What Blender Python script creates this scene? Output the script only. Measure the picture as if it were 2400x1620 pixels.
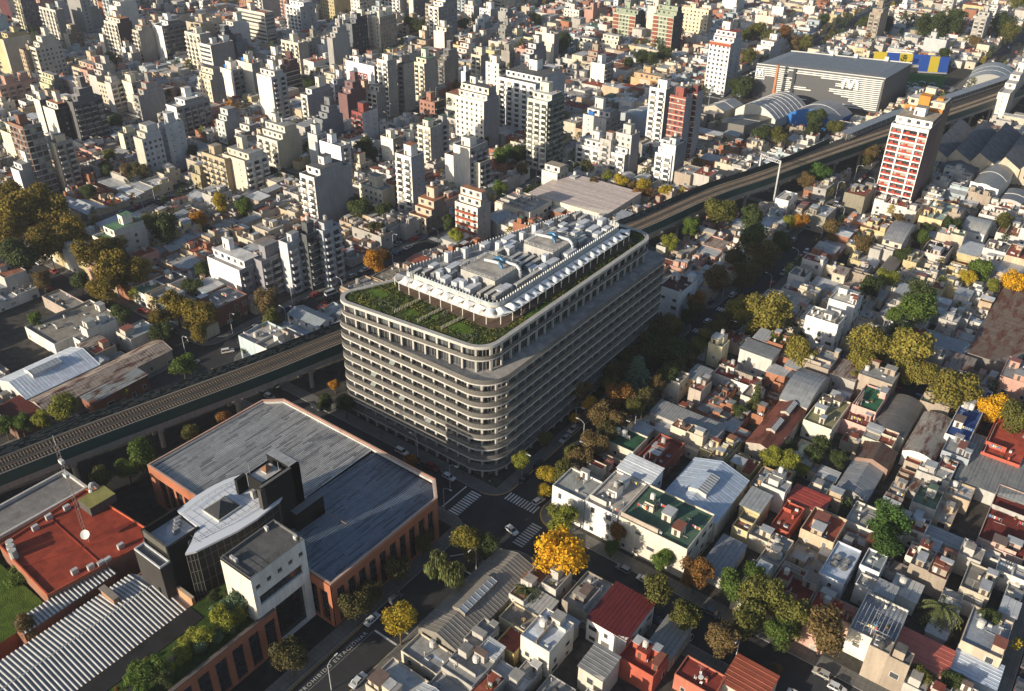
import bpy, math, random
import numpy as np
from mathutils import Vector, Matrix
for o in list(bpy.data.objects): bpy.data.objects.remove(o)
S = bpy.context.scene
C = S.collection
R = math.radians
# ---------------------------------------------------------------- camera, sky, sun, exposure
cam_d = bpy.data.cameras.new('camera'); cam = bpy.data.objects.new('camera', cam_d); C.objects.link(cam)
cam_d.sensor_width = 36; cam_d.lens = 30.75; cam_d.clip_start = 1; cam_d.clip_end = 20000
def cam_axes(yaw, pitch, roll):
    cy, sy = math.cos(yaw), math.sin(yaw)
    f = Vector((sy*math.cos(pitch), cy*math.cos(pitch), -math.sin(pitch)))
    r = Vector((cy, -sy, 0)); d = f.cross(r)
    return r*math.cos(roll)+d*math.sin(roll), -r*math.sin(roll)+d*math.cos(roll), f
_r, _d, _f = cam_axes(R(-36.2), R(32.1), R(-.8))
_m = Matrix.Identity(4)
for i in range(3):
    _m[i][0] = _r[i]; _m[i][1] = -_d[i]; _m[i][2] = -_f[i]
_m[0][3] = 0; _m[1][3] = 0; _m[2][3] = 165
cam.matrix_world = _m
S.camera = cam
SUN_AZ, SUN_EL = R(74), R(16.5)       # the way the light travels, and its height
sd = bpy.data.lights.new('sun', 'SUN'); sun = bpy.data.objects.new('sun', sd); C.objects.link(sun)
sd.energy = 5.0; sd.angle = R(.6); sd.color = (1, .87, .68)
dirv = Vector((math.cos(SUN_AZ)*math.cos(SUN_EL), math.sin(SUN_AZ)*math.cos(SUN_EL), -math.sin(SUN_EL)))
sun.rotation_euler = dirv.to_track_quat('-Z', 'Y').to_euler()
W = bpy.data.worlds.new('World'); S.world = W; W.use_nodes = True
nt = W.node_tree; bg = nt.nodes['Background']
sky = nt.nodes.new('ShaderNodeTexSky'); sky.sky_type = 'NISHITA'; sky.sun_disc = False
sky.sun_elevation = SUN_EL; sky.sun_rotation = math.atan2(-dirv.x, -dirv.y)
sky.air_density = 1.0; sky.dust_density = 1.2; sky.ozone_density = 1.5
nt.links.new(sky.outputs[0], bg.inputs[0]); bg.inputs[1].default_value = .095
S.view_settings.view_transform = 'Standard'; S.view_settings.look = 'None'
S.view_settings.exposure = .56; S.view_settings.gamma = 1
S.view_settings.use_curve_mapping = False
# ---------------------------------------------------------------- the air
def haze_box():
    me = bpy.data.meshes.new('haze'); x0, y0, z0, x1, y1, z1 = -1900, -200, -1.6, 900, 2000, 167
    me.from_pydata([(x0,y0,z0),(x1,y0,z0),(x1,y1,z0),(x0,y1,z0),(x0,y0,z1),(x1,y0,z1),(x1,y1,z1),(x0,y1,z1)], [], [(3,2,1,0),(0,1,5,4),(1,2,6,5),(2,3,7,6),(3,0,4,7),(4,5,6,7)])
    o = bpy.data.objects.new('haze', me); C.objects.link(o); o['kind'] = 'stuff'
    m = bpy.data.materials.new('haze'); m.use_nodes = True; t = m.node_tree; t.nodes.clear()
    out = t.nodes.new('ShaderNodeOutputMaterial'); v = t.nodes.new('ShaderNodeVolumePrincipled'); v.inputs['Color'].default_value = (.80, .86, 1, 1)
    v.inputs['Density'].default_value = HAZE; v.inputs['Anisotropy'].default_value = .1; t.links.new(v.outputs[0], out.inputs['Volume']); me.materials.append(m)
HAZE = .00008
# ---------------------------------------------------------------- materials
def lin0(h):
    h = h.lstrip('#'); c = [int(h[i:i+2], 16)/255 for i in (0, 2, 4)]
    return tuple((x/12.92 if x <= .04045 else ((x+.055)/1.055)**2.4) for x in c)
def lin(h, sat=.58):
    c = lin0(h); l = .3*c[0]+.55*c[1]+.15*c[2]; k = .92
    return tuple(max(.004, (l+(x-l)*sat)*k) for x in c)
MATS = {}
class NT:
    def __init__(s, name, rough=.85, spec=.3, metal=0):
        s.m = bpy.data.materials.new(name); s.m.use_nodes = True; s.t = s.m.node_tree
        s.b = s.t.nodes['Principled BSDF']; s.b.inputs['Roughness'].default_value = rough
        s.b.inputs['Specular IOR Level'].default_value = spec; s.b.inputs['Metallic'].default_value = metal
        MATS[name] = s.m
    def n(s, ty, **k):
        x = s.t.nodes.new(ty)
        for a, v in k.items():
            if a.startswith('i_'):
                key = a[2:].replace('_', ' ')
                (x.inputs[int(key)] if key.isdigit() else x.inputs[key]).default_value = v
            else: setattr(x, a, v)
        return x
    def l(s, a, b): s.t.links.new(a, b)
    def col(s): return s.n('ShaderNodeAttribute', attribute_name='Col').outputs['Color']
    def pos(s, sc=(1, 1, 1)):
        g = s.n('ShaderNodeNewGeometry'); v = s.n('ShaderNodeVectorMath', operation='MULTIPLY')
        v.inputs[1].default_value = sc; s.l(g.outputs['Position'], v.inputs[0]); return v.outputs[0]
    def noise(s, sc, scale=(1, 1, 1), det=4, lo=.3, hi=.7, a=.8, b=1.1, rough=.6):
        x = s.n('ShaderNodeTexNoise'); x.inputs['Scale'].default_value = sc; x.inputs['Detail'].default_value = det
        x.inputs['Roughness'].default_value = rough
        s.l(s.pos(scale), x.inputs['Vector'])
        m = s.n('ShaderNodeMapRange'); s.l(x.outputs[0], m.inputs[0])
        for i, v in zip((1, 2, 3, 4), (lo, hi, a, b)): m.inputs[i].default_value = v
        return m.outputs[0]
    def mul(s, colr, fac):
        v = s.n('ShaderNodeVectorMath', operation='SCALE'); s.l(colr, v.inputs[0]); s.l(fac, v.inputs['Scale']); return v.outputs[0]
    def base(s, c): s.l(c, s.b.inputs['Base Color'])
    def bump(s, h, strength=.4, dist=.1):
        b = s.n('ShaderNodeBump'); b.inputs['Strength'].default_value = strength; b.inputs['Distance'].default_value = dist
        s.l(h, b.inputs['Height']); s.l(b.outputs[0], s.b.inputs['Normal'])
# painted masonry: colour from the mesh, broad stains and rain streaks
m = NT('paint', .88, .25)
c = m.mul(m.col(), m.noise(.12, (1, 1, 1), 5, .3, .7, .84, 1.08))
c = m.mul(c, m.noise(1.1, (1, 1, .12), 3, .35, .75, 1.04, .80))
c = m.mul(c, m.noise(2.5, (1, 1, 1), 4, .3, .7, .93, 1.05)); m.base(c)
# roof membranes and concrete decks: patchy
m = NT('roof', .9, .2)
c = m.mul(m.col(), m.noise(.35, (1, 1, 1), 6, .3, .7, .68, 1.18, .7))
c = m.mul(c, m.noise(3.5, (1, 1, 1), 4, .3, .7, .85, 1.1))
vo = m.n('ShaderNodeTexVoronoi', distance='CHEBYCHEV'); vo.inputs['Scale'].default_value = .42; m.l(m.pos(), vo.inputs['Vector'])
sx = m.n('ShaderNodeSeparateColor'); m.l(vo.outputs['Color'], sx.inputs[0]); mr = m.n('ShaderNodeMapRange'); m.l(sx.outputs[0], mr.inputs[0]); mr.inputs[3].default_value = .82; mr.inputs[4].default_value = 1.12
m.base(m.mul(c, mr.outputs[0]))
m = NT('metal', .42, .5, .15)
c = m.mul(m.col(), m.noise(.5, (1, 1, 1), 6, .3, .72, .72, 1.12, .7)); m.base(c)
m = NT('rusty', .7, .3)
ns = m.noise(.55, (1, .25, 1), 6, .47, .6, 0, 1, .65)
mx = m.n('ShaderNodeMix', data_type='RGBA'); m.l(ns, mx.inputs['Factor']); m.l(m.col(), mx.inputs['A'])
mx.inputs['B'].default_value = (.085, .03, .018, 1)
m.base(m.mul(mx.outputs['Result'], m.noise(2, (1, 1, 1), 4, .3, .7, .8, 1.1)))
m = NT('glass', .12, .6); m.base(m.col())
m.l(m.noise(.9, (1, 1, 1), 1, .3, .7, .08, .3), m.b.inputs['Roughness'])
m = NT('frit', .5, .4); m.base(m.col())
tp = m.n('ShaderNodeBsdfTransparent'); ms = m.n('ShaderNodeMixShader'); ms.inputs[0].default_value = .42; m.l(m.b.outputs[0], ms.inputs[1]); m.l(tp.outputs[0], ms.inputs[2]); m.l(ms.outputs[0], m.t.nodes['Material Output'].inputs[0])
m = NT('plain', .6, .4); m.base(m.col())
m = NT('asphalt', .85, .3)
vo = m.n('ShaderNodeTexVoronoi', distance='CHEBYCHEV'); vo.inputs['Scale'].default_value = .12; m.l(m.pos(), vo.inputs['Vector'])
sx = m.n('ShaderNodeSeparateColor'); m.l(vo.outputs['Color'], sx.inputs[0]); mr = m.n('ShaderNodeMapRange'); m.l(sx.outputs[0], mr.inputs[0]); mr.inputs[1].default_value = .55; mr.inputs[3].default_value = .96; mr.inputs[4].default_value = 1.3
m.base(m.mul(m.mul(m.mul(m.col(), m.noise(.15, (1, 1, 1), 6, .3, .7, .75, 1.25)), m.noise(6, (1, 1, 1), 3, .3, .7, .8, 1.2)), mr.outputs[0]))
m = NT('paving', .9, .2)
br = m.n('ShaderNodeTexBrick'); br.inputs['Scale'].default_value = 1
br.inputs['Color1'].default_value = (1, 1, 1, 1); br.inputs['Color2'].default_value = (.88, .88, .88, 1); br.inputs['Mortar'].default_value = (.6, .6, .6, 1)
br.inputs['Brick Width'].default_value = 1.2; br.inputs['Row Height'].default_value = 1.2; br.inputs['Mortar Size'].default_value = .05; br.offset = 0
m.l(m.pos(), br.inputs['Vector'])
vm = m.n('ShaderNodeVectorMath', operation='MULTIPLY'); m.l(m.col(), vm.inputs[0]); m.l(br.outputs[0], vm.inputs[1])
m.base(m.mul(vm.outputs[0], m.noise(.25, (1, 1, 1), 6, .3, .7, .75, 1.15)))
m = NT('brick', .9, .2)
m.base(m.mul(m.mul(m.col(), m.noise(.2, (1, 1, 1), 5, .3, .7, .82, 1.12)), m.noise(5, (1, 1, 3), 3, .3, .7, .82, 1.15)))
m = NT('ballast', .95, .1); m.base(m.mul(m.mul(m.col(), m.noise(2.2, (1, 1, 1), 6, .35, .65, .55, 1.35, .8)), m.noise(.1, (1, 1, 1), 4, .3, .7, .8, 1.2)))
m.bump(m.noise(2.2, (1, 1, 1), 6, .3, .7, 0, 1), .6, .15)
m = NT('grass', .95, .1); m.base(m.mul(m.mul(m.col(), m.noise(.5, (1, 1, 1), 6, .3, .7, .6, 1.3)), m.noise(5, (1, 1, 1), 5, .3, .7, .6, 1.4)))
m.bump(m.noise(4, (1, 1, 1), 5, .3, .7, 0, 1), .8, .3)
m = NT('soil', 1, .05); m.base(m.mul(m.col(), m.noise(.4, (1, 1, 1), 8, .3, .7, .5, 1.5, .7)))
m = NT('fabric', .7, .2); m.base(m.col())
m.b.inputs['Subsurface Weight'].default_value = 0
# leaves: colour of the object, a different shade for each leaf, some light through
m = NT('leaves', .75, .25)
oi = m.n('ShaderNodeObjectInfo'); at_ = m.n('ShaderNodeAttribute', attribute_name='Col')
vm = m.n('ShaderNodeVectorMath', operation='MULTIPLY'); m.l(oi.outputs['Color'], vm.inputs[0]); m.l(at_.outputs['Color'], vm.inputs[1])
m.base(vm.outputs[0])
tr = m.n('ShaderNodeBsdfTranslucent'); m.l(vm.outputs[0], tr.inputs[0])
ms = m.n('ShaderNodeMixShader'); ms.inputs[0].default_value = .3
out = m.t.nodes['Material Output']; m.l(m.b.outputs[0], ms.inputs[1]); m.l(tr.outputs[0], ms.inputs[2]); m.l(ms.outputs[0], out.inputs[0])
# ---------------------------------------------------------------- mesh builder
class MB:
    """collects boxes, prisms and tubes with a colour and a material each; build() links them as one mesh object"""
    def __init__(s): s.v = []; s.f = []; s.c = []; s.m = []; s.ms = []
    def mi(s, mat):
        if mat not in s.ms: s.ms.append(mat)
        return s.ms.index(mat)
    def face(s, pts, col, mat='paint'):
        b = len(s.v); s.v.extend(pts); s.f.append(tuple(range(b, b+len(pts)))); s.c.append(col); s.m.append(s.mi(mat))
    def box(s, x0, y0, z0, x1, y1, z1, col, mat='paint', top=None, tmat=None, bottom=False):
        b = len(s.v)
        s.v.extend([(x0,y0,z0),(x1,y0,z0),(x1,y1,z0),(x0,y1,z0),(x0,y0,z1),(x1,y0,z1),(x1,y1,z1),(x0,y1,z1)])
        fs = [(0,1,5,4),(1,2,6,5),(2,3,7,6),(3,0,4,7)]
        k = s.mi(mat)
        for f in fs: s.f.append(tuple(b+i for i in f)); s.c.append(col); s.m.append(k)
        s.f.append((b+4,b+5,b+6,b+7)); s.c.append(top or col); s.m.append(s.mi(tmat or mat))
        if bottom: s.f.append((b+3,b+2,b+1,b)); s.c.append(col); s.m.append(k)
    def obox(s, c, u, hx, hy, z0, z1, col, mat='paint', top=None, tmat=None):
        """box turned about z: centre c, unit vector u along its x, half sizes"""
        w = (-u[1], u[0]); b = len(s.v)
        q = [(c[0]+a*hx*u[0]+e*hy*w[0], c[1]+a*hx*u[1]+e*hy*w[1]) for a, e in ((-1,-1),(1,-1),(1,1),(-1,1))]
        s.v.extend([(x, y, z0) for x, y in q]+[(x, y, z1) for x, y in q]); k = s.mi(mat)
        for f in [(0,1,5,4),(1,2,6,5),(2,3,7,6),(3,0,4,7)]: s.f.append(tuple(b+i for i in f)); s.c.append(col); s.m.append(k)
        s.f.append((b+4,b+5,b+6,b+7)); s.c.append(top or col); s.m.append(s.mi(tmat or mat))
        s.f.append((b+3,b+2,b+1,b)); s.c.append(col); s.m.append(k)
    def prism(s, poly, z0, z1, col, mat='paint', top=None, tmat=None, cap=True, bottom=False):
        n = len(poly); b = len(s.v)
        s.v.extend([(p[0], p[1], z0) for p in poly]+[(p[0], p[1], z1) for p in poly]); k = s.mi(mat)
        for i in range(n):
            j = (i+1) % n; s.f.append((b+i, b+j, b+n+j, b+n+i)); s.c.append(col); s.m.append(k)
        if cap: s.f.append(tuple(b+n+i for i in range(n))); s.c.append(top or col); s.m.append(s.mi(tmat or mat))
        if bottom: s.f.append(tuple(b+n-1-i for i in range(n))); s.c.append(col); s.m.append(k)
    def ring(s, po, pi, z0, z1, col, mat='paint', bottom=True, top=None):
        n = len(po); b = len(s.v); k = s.mi(mat)
        s.v.extend([(p[0], p[1], z) for z in (z0, z1) for P in (po, pi) for p in P])
        for i in range(n):
            j = (i+1) % n
            qs = [((b+i, b+j, b+2*n+j, b+2*n+i), col), ((b+n+j, b+n+i, b+3*n+i, b+3*n+j), col), ((b+2*n+i, b+2*n+j, b+3*n+j, b+3*n+i), top or col)]
            if bottom: qs.append(((b+n+i, b+n+j, b+j, b+i), col))
            for q, cc in qs: s.f.append(q); s.c.append(cc); s.m.append(k)
    def cyl(s, x, y, z0, z1, r, col, mat='paint', n=8, r1=None, cap=True):
        r1 = r if r1 is None else r1
        b = len(s.v); k = s.mi(mat)
        for z, rr in ((z0, r), (z1, r1)):
            s.v.extend([(x+rr*math.cos(2*math.pi*i/n), y+rr*math.sin(2*math.pi*i/n), z) for i in range(n)])
        for i in range(n):
            j = (i+1) % n; s.f.append((b+i, b+j, b+n+j, b+n+i)); s.c.append(col); s.m.append(k)
        if cap: s.f.append(tuple(b+n+i for i in range(n))); s.c.append(col); s.m.append(k)
    def tube(s, a, d, r, col, mat='plain', n=5, r1=None):
        a = Vector(a); d = Vector(d); t = (d-a).normalized(); u = t.orthogonal().normalized(); w = t.cross(u)
        b = len(s.v); k = s.mi(mat); r1 = r if r1 is None else r1
        for p, rr in ((a, r), (d, r1)):
            for i in range(n):
                q = p+rr*(math.cos(2*math.pi*i/n)*u+math.sin(2*math.pi*i/n)*w); s.v.append(tuple(q))
        for i in range(n):
            j = (i+1) % n; s.f.append((b+i, b+j, b+n+j, b+n+i)); s.c.append(col); s.m.append(k)
        s.f.append(tuple(b+n+i for i in range(n))); s.c.append(col); s.m.append(k)
    def add(s, o, dx=0, dy=0, dz=0):
        b = len(s.v); s.v.extend([(x+dx, y+dy, z+dz) for x, y, z in o.v]); mp = [s.mi(q) for q in o.ms]
        s.f.extend([tuple(i+b for i in f) for f in o.f]); s.c.extend(o.c); s.m.extend([mp[i] for i in o.m])
    def mesh(s, name, org=(0, 0, 0)):
        me = bpy.data.meshes.new(name)
        v = s.v if org == (0, 0, 0) else [(x-org[0], y-org[1], z-org[2]) for x, y, z in s.v]
        me.from_pydata(v, [], s.f)
        if s.f:
            cnt = np.array([len(f) for f in s.f]); cl = np.ones((len(s.f), 4), np.float32); cl[:, :3] = np.array(s.c, np.float32)
            at = me.color_attributes.new('Col', 'FLOAT_COLOR', 'CORNER')
            at.data.foreach_set('color', np.repeat(cl, cnt, axis=0).ravel())
            me.polygons.foreach_set('material_index', np.array(s.m, np.int32))
        for q in s.ms: me.materials.append(MATS[q])
        return me
    def build(s, name, parent=None, kind=None, org=None):
        """org: world point that becomes the object's origin (given for top-level meshes)"""
        if not s.f: return None
        org = org or (0, 0, 0)
        o = bpy.data.objects.new(name, s.mesh(name, org)); C.objects.link(o)
        if parent is not None: o.parent = parent
        else: o.location = org
        if kind: o['kind'] = kind
        return o
def tag(o, label=None, cat=None, group=None, kind=None):
    if label: o['label'] = label
    if cat: o['category'] = cat
    if group: o['group'] = group
    if kind: o['kind'] = kind
    return o
def thing(name, label, cat, loc, group=None):
    """Empty at the thing's base; its parts are given in world coordinates and stored relative to it"""
    o = bpy.data.objects.new(name, None); C.objects.link(o); o.empty_display_size = 1
    o.location = loc; LOC[o.name] = loc
    return tag(o, label, cat, group)
LOC = {}
def org_of(p):
    return LOC.get(p.name, (0, 0, 0))
def part(mb, name, parent, kind=None):
    if not mb.f: return None
    t = parent; 
    while t.parent: t = t.parent
    o = bpy.data.objects.new(name, mb.mesh(name, LOC.get(t.name, (0, 0, 0)))); C.objects.link(o); o.parent = parent
    if kind: o['kind'] = kind
    return o
def inst(name, me, parent, loc, rz=0, scale=None):
    """one more piece with shared mesh data; loc in world coordinates"""
    t = parent
    while t.parent: t = t.parent
    b = LOC.get(t.name, (0, 0, 0))
    o = bpy.data.objects.new(name, me); C.objects.link(o); o.parent = parent
    o.location = (loc[0]-b[0], loc[1]-b[1], loc[2]-b[2]); o.rotation_euler = (0, 0, rz)
    if scale: o.scale = scale
    return o
def solo(mb, name, label, cat, loc, group=None):
    o = bpy.data.objects.new(name, mb.mesh(name, loc)); C.objects.link(o); o.location = loc
    LOC[o.name] = loc
    return tag(o, label, cat, group)
def struct(mb, name):
    o = bpy.data.objects.new(name, mb.mesh(name)); C.objects.link(o); o['kind'] = 'structure'; return o
# ---------------------------------------------------------------- outline helpers (counter-clockwise convex corners (x, y, radius))
def offset(cs, d):
    n = len(cs); E = []
    for i in range(n):
        a = Vector(cs[i][:2]); b = Vector(cs[(i+1) % n][:2]); t = (b-a).normalized(); nn = Vector((-t.y, t.x))
        E.append((a+nn*d, t))
    out = []
    for i in range(n):
        (p, t), (q, u) = E[i-1], E[i]
        den = t.x*u.y-t.y*u.x; w = q-p; k = (w.x*u.y-w.y*u.x)/den; X = p+t*k
        out.append((X.x, X.y, max(.05, cs[i][2]-d)))
    return out
def rounded(cs, seg=10):
    n = len(cs); out = []
    for i in range(n):
        p = Vector(cs[i][:2]); a = Vector(cs[i-1][:2]); b = Vector(cs[(i+1) % n][:2]); r = cs[i][2]
        u = (a-p).normalized(); v = (b-p).normalized(); ang = u.angle(v)/2
        L = r/math.tan(ang); c = p+(u+v).normalized()*(r/math.sin(ang))
        s0 = p+u*L-c; s1 = p+v*L-c; a0 = math.atan2(s0.y, s0.x); a1 = math.atan2(s1.y, s1.x)
        while a1 < a0: a1 += 2*math.pi
        for k in range(seg+1):
            t = a0+(a1-a0)*k/seg; out.append((c.x+r*math.cos(t), c.y+r*math.sin(t)))
    return out
def walk(poly, step, start=0.):
    """points every step along a closed outline, with the direction of travel"""
    n = len(poly); L = [0]
    for i in range(n): L.append(L[-1]+math.dist(poly[i], poly[(i+1) % n]))
    tot = L[-1]; k = round(tot/step); out = []
    for q in range(k):
        s = (start+q*tot/k) % tot
        i = max(j for j in range(n) if L[j] <= s+1e-9); a = poly[i]; b = poly[(i+1) % n]
        t = (s-L[i])/max(1e-9, L[i+1]-L[i])
        dx, dy = b[0]-a[0], b[1]-a[1]; l = math.hypot(dx, dy) or 1
        out.append(((a[0]+dx*t, a[1]+dy*t), (dx/l, dy/l)))
    return out
rng = random.Random(11)
# colours (real-world base colours)
ASPH = (.030, .031, .034); CONC = (.30, .28, .25); WHITE = (.72, .70, .66); CREAM = (.60, .52, .40)
GREY = (.30, .30, .30); LGREY = (.46, .45, .43); RED = (.33, .075, .04); TERRA = (.36, .15, .085)
BRICKC = (.30, .115, .065); GREENR = (.09, .17, .11); TIN = (.42, .43, .44); GLASSD = (.022, .028, .034)
DARK = (.03, .03, .032); SILVER = (.55, .56, .58)
# ================================================================ GROUND, STREETS
XS = [22+127*k-0 for k in range(3, -1, -1)]; XS = [403, 276, 149, 22, -104.3, -233, -362, -491, -620, -749, -878, -1007, -1136]
YS = [-120, 10, 139.1, 272, 400, 528, 656, 784, 912, 1040, 1168, 1296]
mb = MB(); mb.box(-4500, -3000, -.6, 4000, 6000, -.012, (.10, .10, .09), 'soil'); struct(mb, 'ground')
mb = MB(); mb.face([(-1200, -126, 0), (420, -126, 0), (420, 1310, 0), (-1200, 1310, 0)], ASPH, 'asphalt'); road = struct(mb, 'road')
BLOCKS = []
hw = 5.4
for i in range(len(XS)-1):
    for j in range(len(YS)-1):
        BLOCKS.append((XS[i+1]+hw, YS[j]+5.7, XS[i]-hw, YS[j+1]-5.7))
for b in BLOCKS:
    near = b[1] < 420 and b[0] > -420
    mb = MB(); pc = (.155, .15, .14)
    cs = [(b[0], b[1], 6.5), (b[2], b[1], 6.5), (b[2], b[3], 6.5), (b[0], b[3], 6.5)]
    if near:
        a = rounded(cs, 6); mb.ring(a, rounded(offset(cs, .22), 6), .0, .135, (.26, .25, .23), 'paint', bottom=False)
        mb.prism(rounded(offset(cs, .2), 6), 0, .12, pc, 'paving')
    else: mb.box(b[0], b[1], 0, b[2], b[3], .12, pc, 'paving')
    mb.box(b[0]+4, b[1]+4, .1, b[2]-4, b[3]-4, .125, (.062, .058, .052), 'soil')
    if b[0] < -170 < b[2] and b[1] < 100 < b[3]: mb.box(b[0]+4, b[1]+4, .1, b[2]-4, b[3]-4, .14, (.028, .027, .026), 'soil')  # darker sheet stands in for the shade between brick hall and viaduct
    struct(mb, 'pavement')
# painted markings: zebra crossings, stop lines, kerb paint, lettering
def stripes(x0, y0, x1, y1, n, along, col=(.52, .52, .50)):
    mb = MB()
    for k in range(n):
        if along == 'y':
            a = y0+(y1-y0)*(k+.22)/n; b = y0+(y1-y0)*(k+.72)/n; mb.face([(x0, a, .006), (x1, a, .006), (x1, b, .006), (x0, b, .006)], col, 'asphalt')
        else:
            a = x0+(x1-x0)*(k+.22)/n; b = x0+(x1-x0)*(k+.72)/n; mb.face([(a, y0, .006), (b, y0, .006), (b, y1, .006), (a, y1, .006)], col, 'asphalt')
    return struct(mb, 'zebra_crossing')
stripes(-118.6, 133.6, -115.2, 144.2, 11, 'y'); stripes(-109.6, 146.8, -99.2, 150.0, 11, 'x'); stripes(-97.6, 134.5, -94.4, 144.0, 10, 'y', (.40, .40, .38))
stripes(-109.6, 128.2, -99.2, 131.2, 11, 'x', (.3, .3, .3))
for X in XS[3:9]:
    for Y in YS[2:7]:
        if (X, Y) in ((-104.3, 139.1), (-233, 139.1)): continue
        stripes(X-5, Y-11.5, X+5, Y-8.6, 10, 'x'); stripes(X-5, Y+8.6, X+5, Y+11.5, 10, 'x')
        stripes(X-11, Y-5, X-8.2, Y+5, 10, 'y'); stripes(X+8.2, Y-5, X+11, Y+5, 10, 'y')
mb = MB()
def line(x0, y0, x1, y1, w, col=(.5, .5, .48), z=.006):
    d = Vector((x1-x0, y1-y0)).normalized(); n = Vector((-d.y, d.x))*w/2
    mb.face([(x0-n.x, y0-n.y, z), (x1-n.x, y1-n.y, z), (x1+n.x, y1+n.y, z), (x0+n.x, y0+n.y, z)], col, 'asphalt')
line(-120.9, 133.8, -120.9, 144.4, .38); line(-106.2, 48, -106.2, 92, .12, (.22, .22, .21)); line(-109.4, 40, -109.4, 96, .2, (.38, .24, .05))
line(-106.1, 92.4, -99.2, 92.4, .5); line(-106.1, 96.3, -99.2, 96.3, .35, (.4, .4, .38)); line(-107, 119.5, -99.2, 119.5, .35); line(-107.3, 121, -104, 125, .3); line(-104, 125, -107, 127, .3)
line(-99.0, 60, -99.0, 90, .15, (.3, .2, .05))
for Y in (139.1,):
    a = rounded([(-227.6, 144.8, 6.5), (-109.7, 144.8, 6.5), (-109.7, 266, 6.5), (-227.6, 266, 6.5)], 8)
    for p, q in zip(a, a[1:]):
        if p[0] > -126 and p[1] < 158: line(p[0]*1+.0, p[1], q[0], q[1], .25, (.42, .26, .06), .142)
    a = rounded([(-98.9, 144.8, 6.5), (16.6, 144.8, 6.5), (16.6, 266, 6.5), (-98.9, 266, 6.5)], 8)
    for p, q in zip(a[:9], a[1:9]): line(p[0], p[1], q[0], q[1], .3, (.5, .3, .06), .142)
struct(mb, 'road_marking')
def text_mesh(body, size, col, mat='asphalt', ext=0.0, space=1.0):
    cu = bpy.data.curves.new('t', 'FONT'); cu.body = body; cu.size = size; cu.extrude = ext; cu.resolution_u = 2; cu.space_character = space
    to = bpy.data.objects.new('t', cu); C.objects.link(to); bpy.context.view_layer.update()
    me = bpy.data.meshes.new_from_object(to.evaluated_get(bpy.context.evaluated_depsgraph_get()))
    bpy.data.objects.remove(to); me.name = 'lettering'
    n = len(me.loops); at = me.color_attributes.new('Col', 'FLOAT_COLOR', 'CORNER')
    at.data.foreach_set('color', np.tile(np.array(list(col)+[1], np.float32), n)); me.materials.clear(); me.materials.append(MATS[mat])
    me.polygons.foreach_set('material_index', np.zeros(len(me.polygons), np.int32))
    return me
lt = bpy.data.objects.new('road_lettering', text_mesh('PROHIBIDO ESTACIONAR', 1.75, (.42, .43, .43), space=1.28)); C.objects.link(lt)
w = max(v.co.x for v in lt.data.vertices); k = 20.2/w
lt.location = (-106.75, 70.6, .007); lt.rotation_euler = (0, 0, R(90)); lt.scale = (k, .82, 1); lt['kind'] = 'structure'
# ================================================================ THE CURVED OFFICE BUILDING
HL = [(-176.6, 147.6, 5.5), (-114.7, 147.6, 8.6), (-114.9, 248.6, 7), (-135.4, 248.6, 4)]
HU = [(-175.6, 147.2, 5), (-119.6, 151.9, 7), (-119.7, 244.2, 6.5), (-134.2, 244.2, 2.5)]
hero = thing('office_building', 'large grey office building with rounded corners, white floor bands, roof garden and white roof awnings', 'building', (-150, 200, 0))
FASC = (.50, .485, .455); RAILC = (.175, .168, .158); FLOORC = (.36, .345, .325); COLC = (.44, .42, .385)
zk = [3.9+3.66*k for k in range(9)]
lo = rounded(HL, 14)
for k, z in enumerate(zk):
    mb = MB(); mb.prism(lo, z-.42, z, FASC, 'paint', FLOORC, 'roof', bottom=True); part(mb, 'floor_slab', hero)
    mb = MB(); mb.ring(rounded(offset(HL, .06), 14), rounded(offset(HL, .14), 14), z+.02, z+1.4, (.17, .162, .148), 'frit'); part(mb, 'railing', hero)
up = rounded(HU, 14)
mb = MB(); mb.prism(up, 37.0, 37.4, FASC, 'paint', FLOORC, 'roof', bottom=True); part(mb, 'floor_slab', hero)
mb = MB(); mb.ring(rounded(offset(HU, .06), 14), rounded(offset(HU, .14), 14), 37.42, 38.6, (.17, .162, .148), 'frit'); part(mb, 'railing', hero)
mb = MB(); mb.prism(up, 40.75, 41.2, FASC, 'paint', FLOORC, 'roof', bottom=True); part(mb, 'roof_slab', hero)
mb = MB(); mb.ring(up, rounded(offset(HU, 1.35), 14), 41.2, 41.62, FASC, 'paint', False, (.40, .385, .36)); part(mb, 'parapet', hero)
cm = MB(); cm.box(-.3, -.3, 0, .3, .3, 33.2-.42, COLC); cme = cm.mesh('column', (0, 0, 0))
cm = MB(); cm.box(-.28, -.28, 0, .28, .28, 7.4, COLC); cme2 = cm.mesh('column', (0, 0, 0))
colL = walk(rounded(offset(HL, 1.75), 14), 4.06, 3.2); colU = walk(rounded(offset(HU, .75), 14), 4.12, 3.1)
for (p, t) in colL: inst('column', cme, hero, (p[0], p[1], .12), math.atan2(t[1], t[0]))
for (p, t) in colU: inst('column', cme2, hero, (p[0], p[1], 33.35), math.atan2(t[1], t[0]))
rest = MB(); nwin = 0
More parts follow.
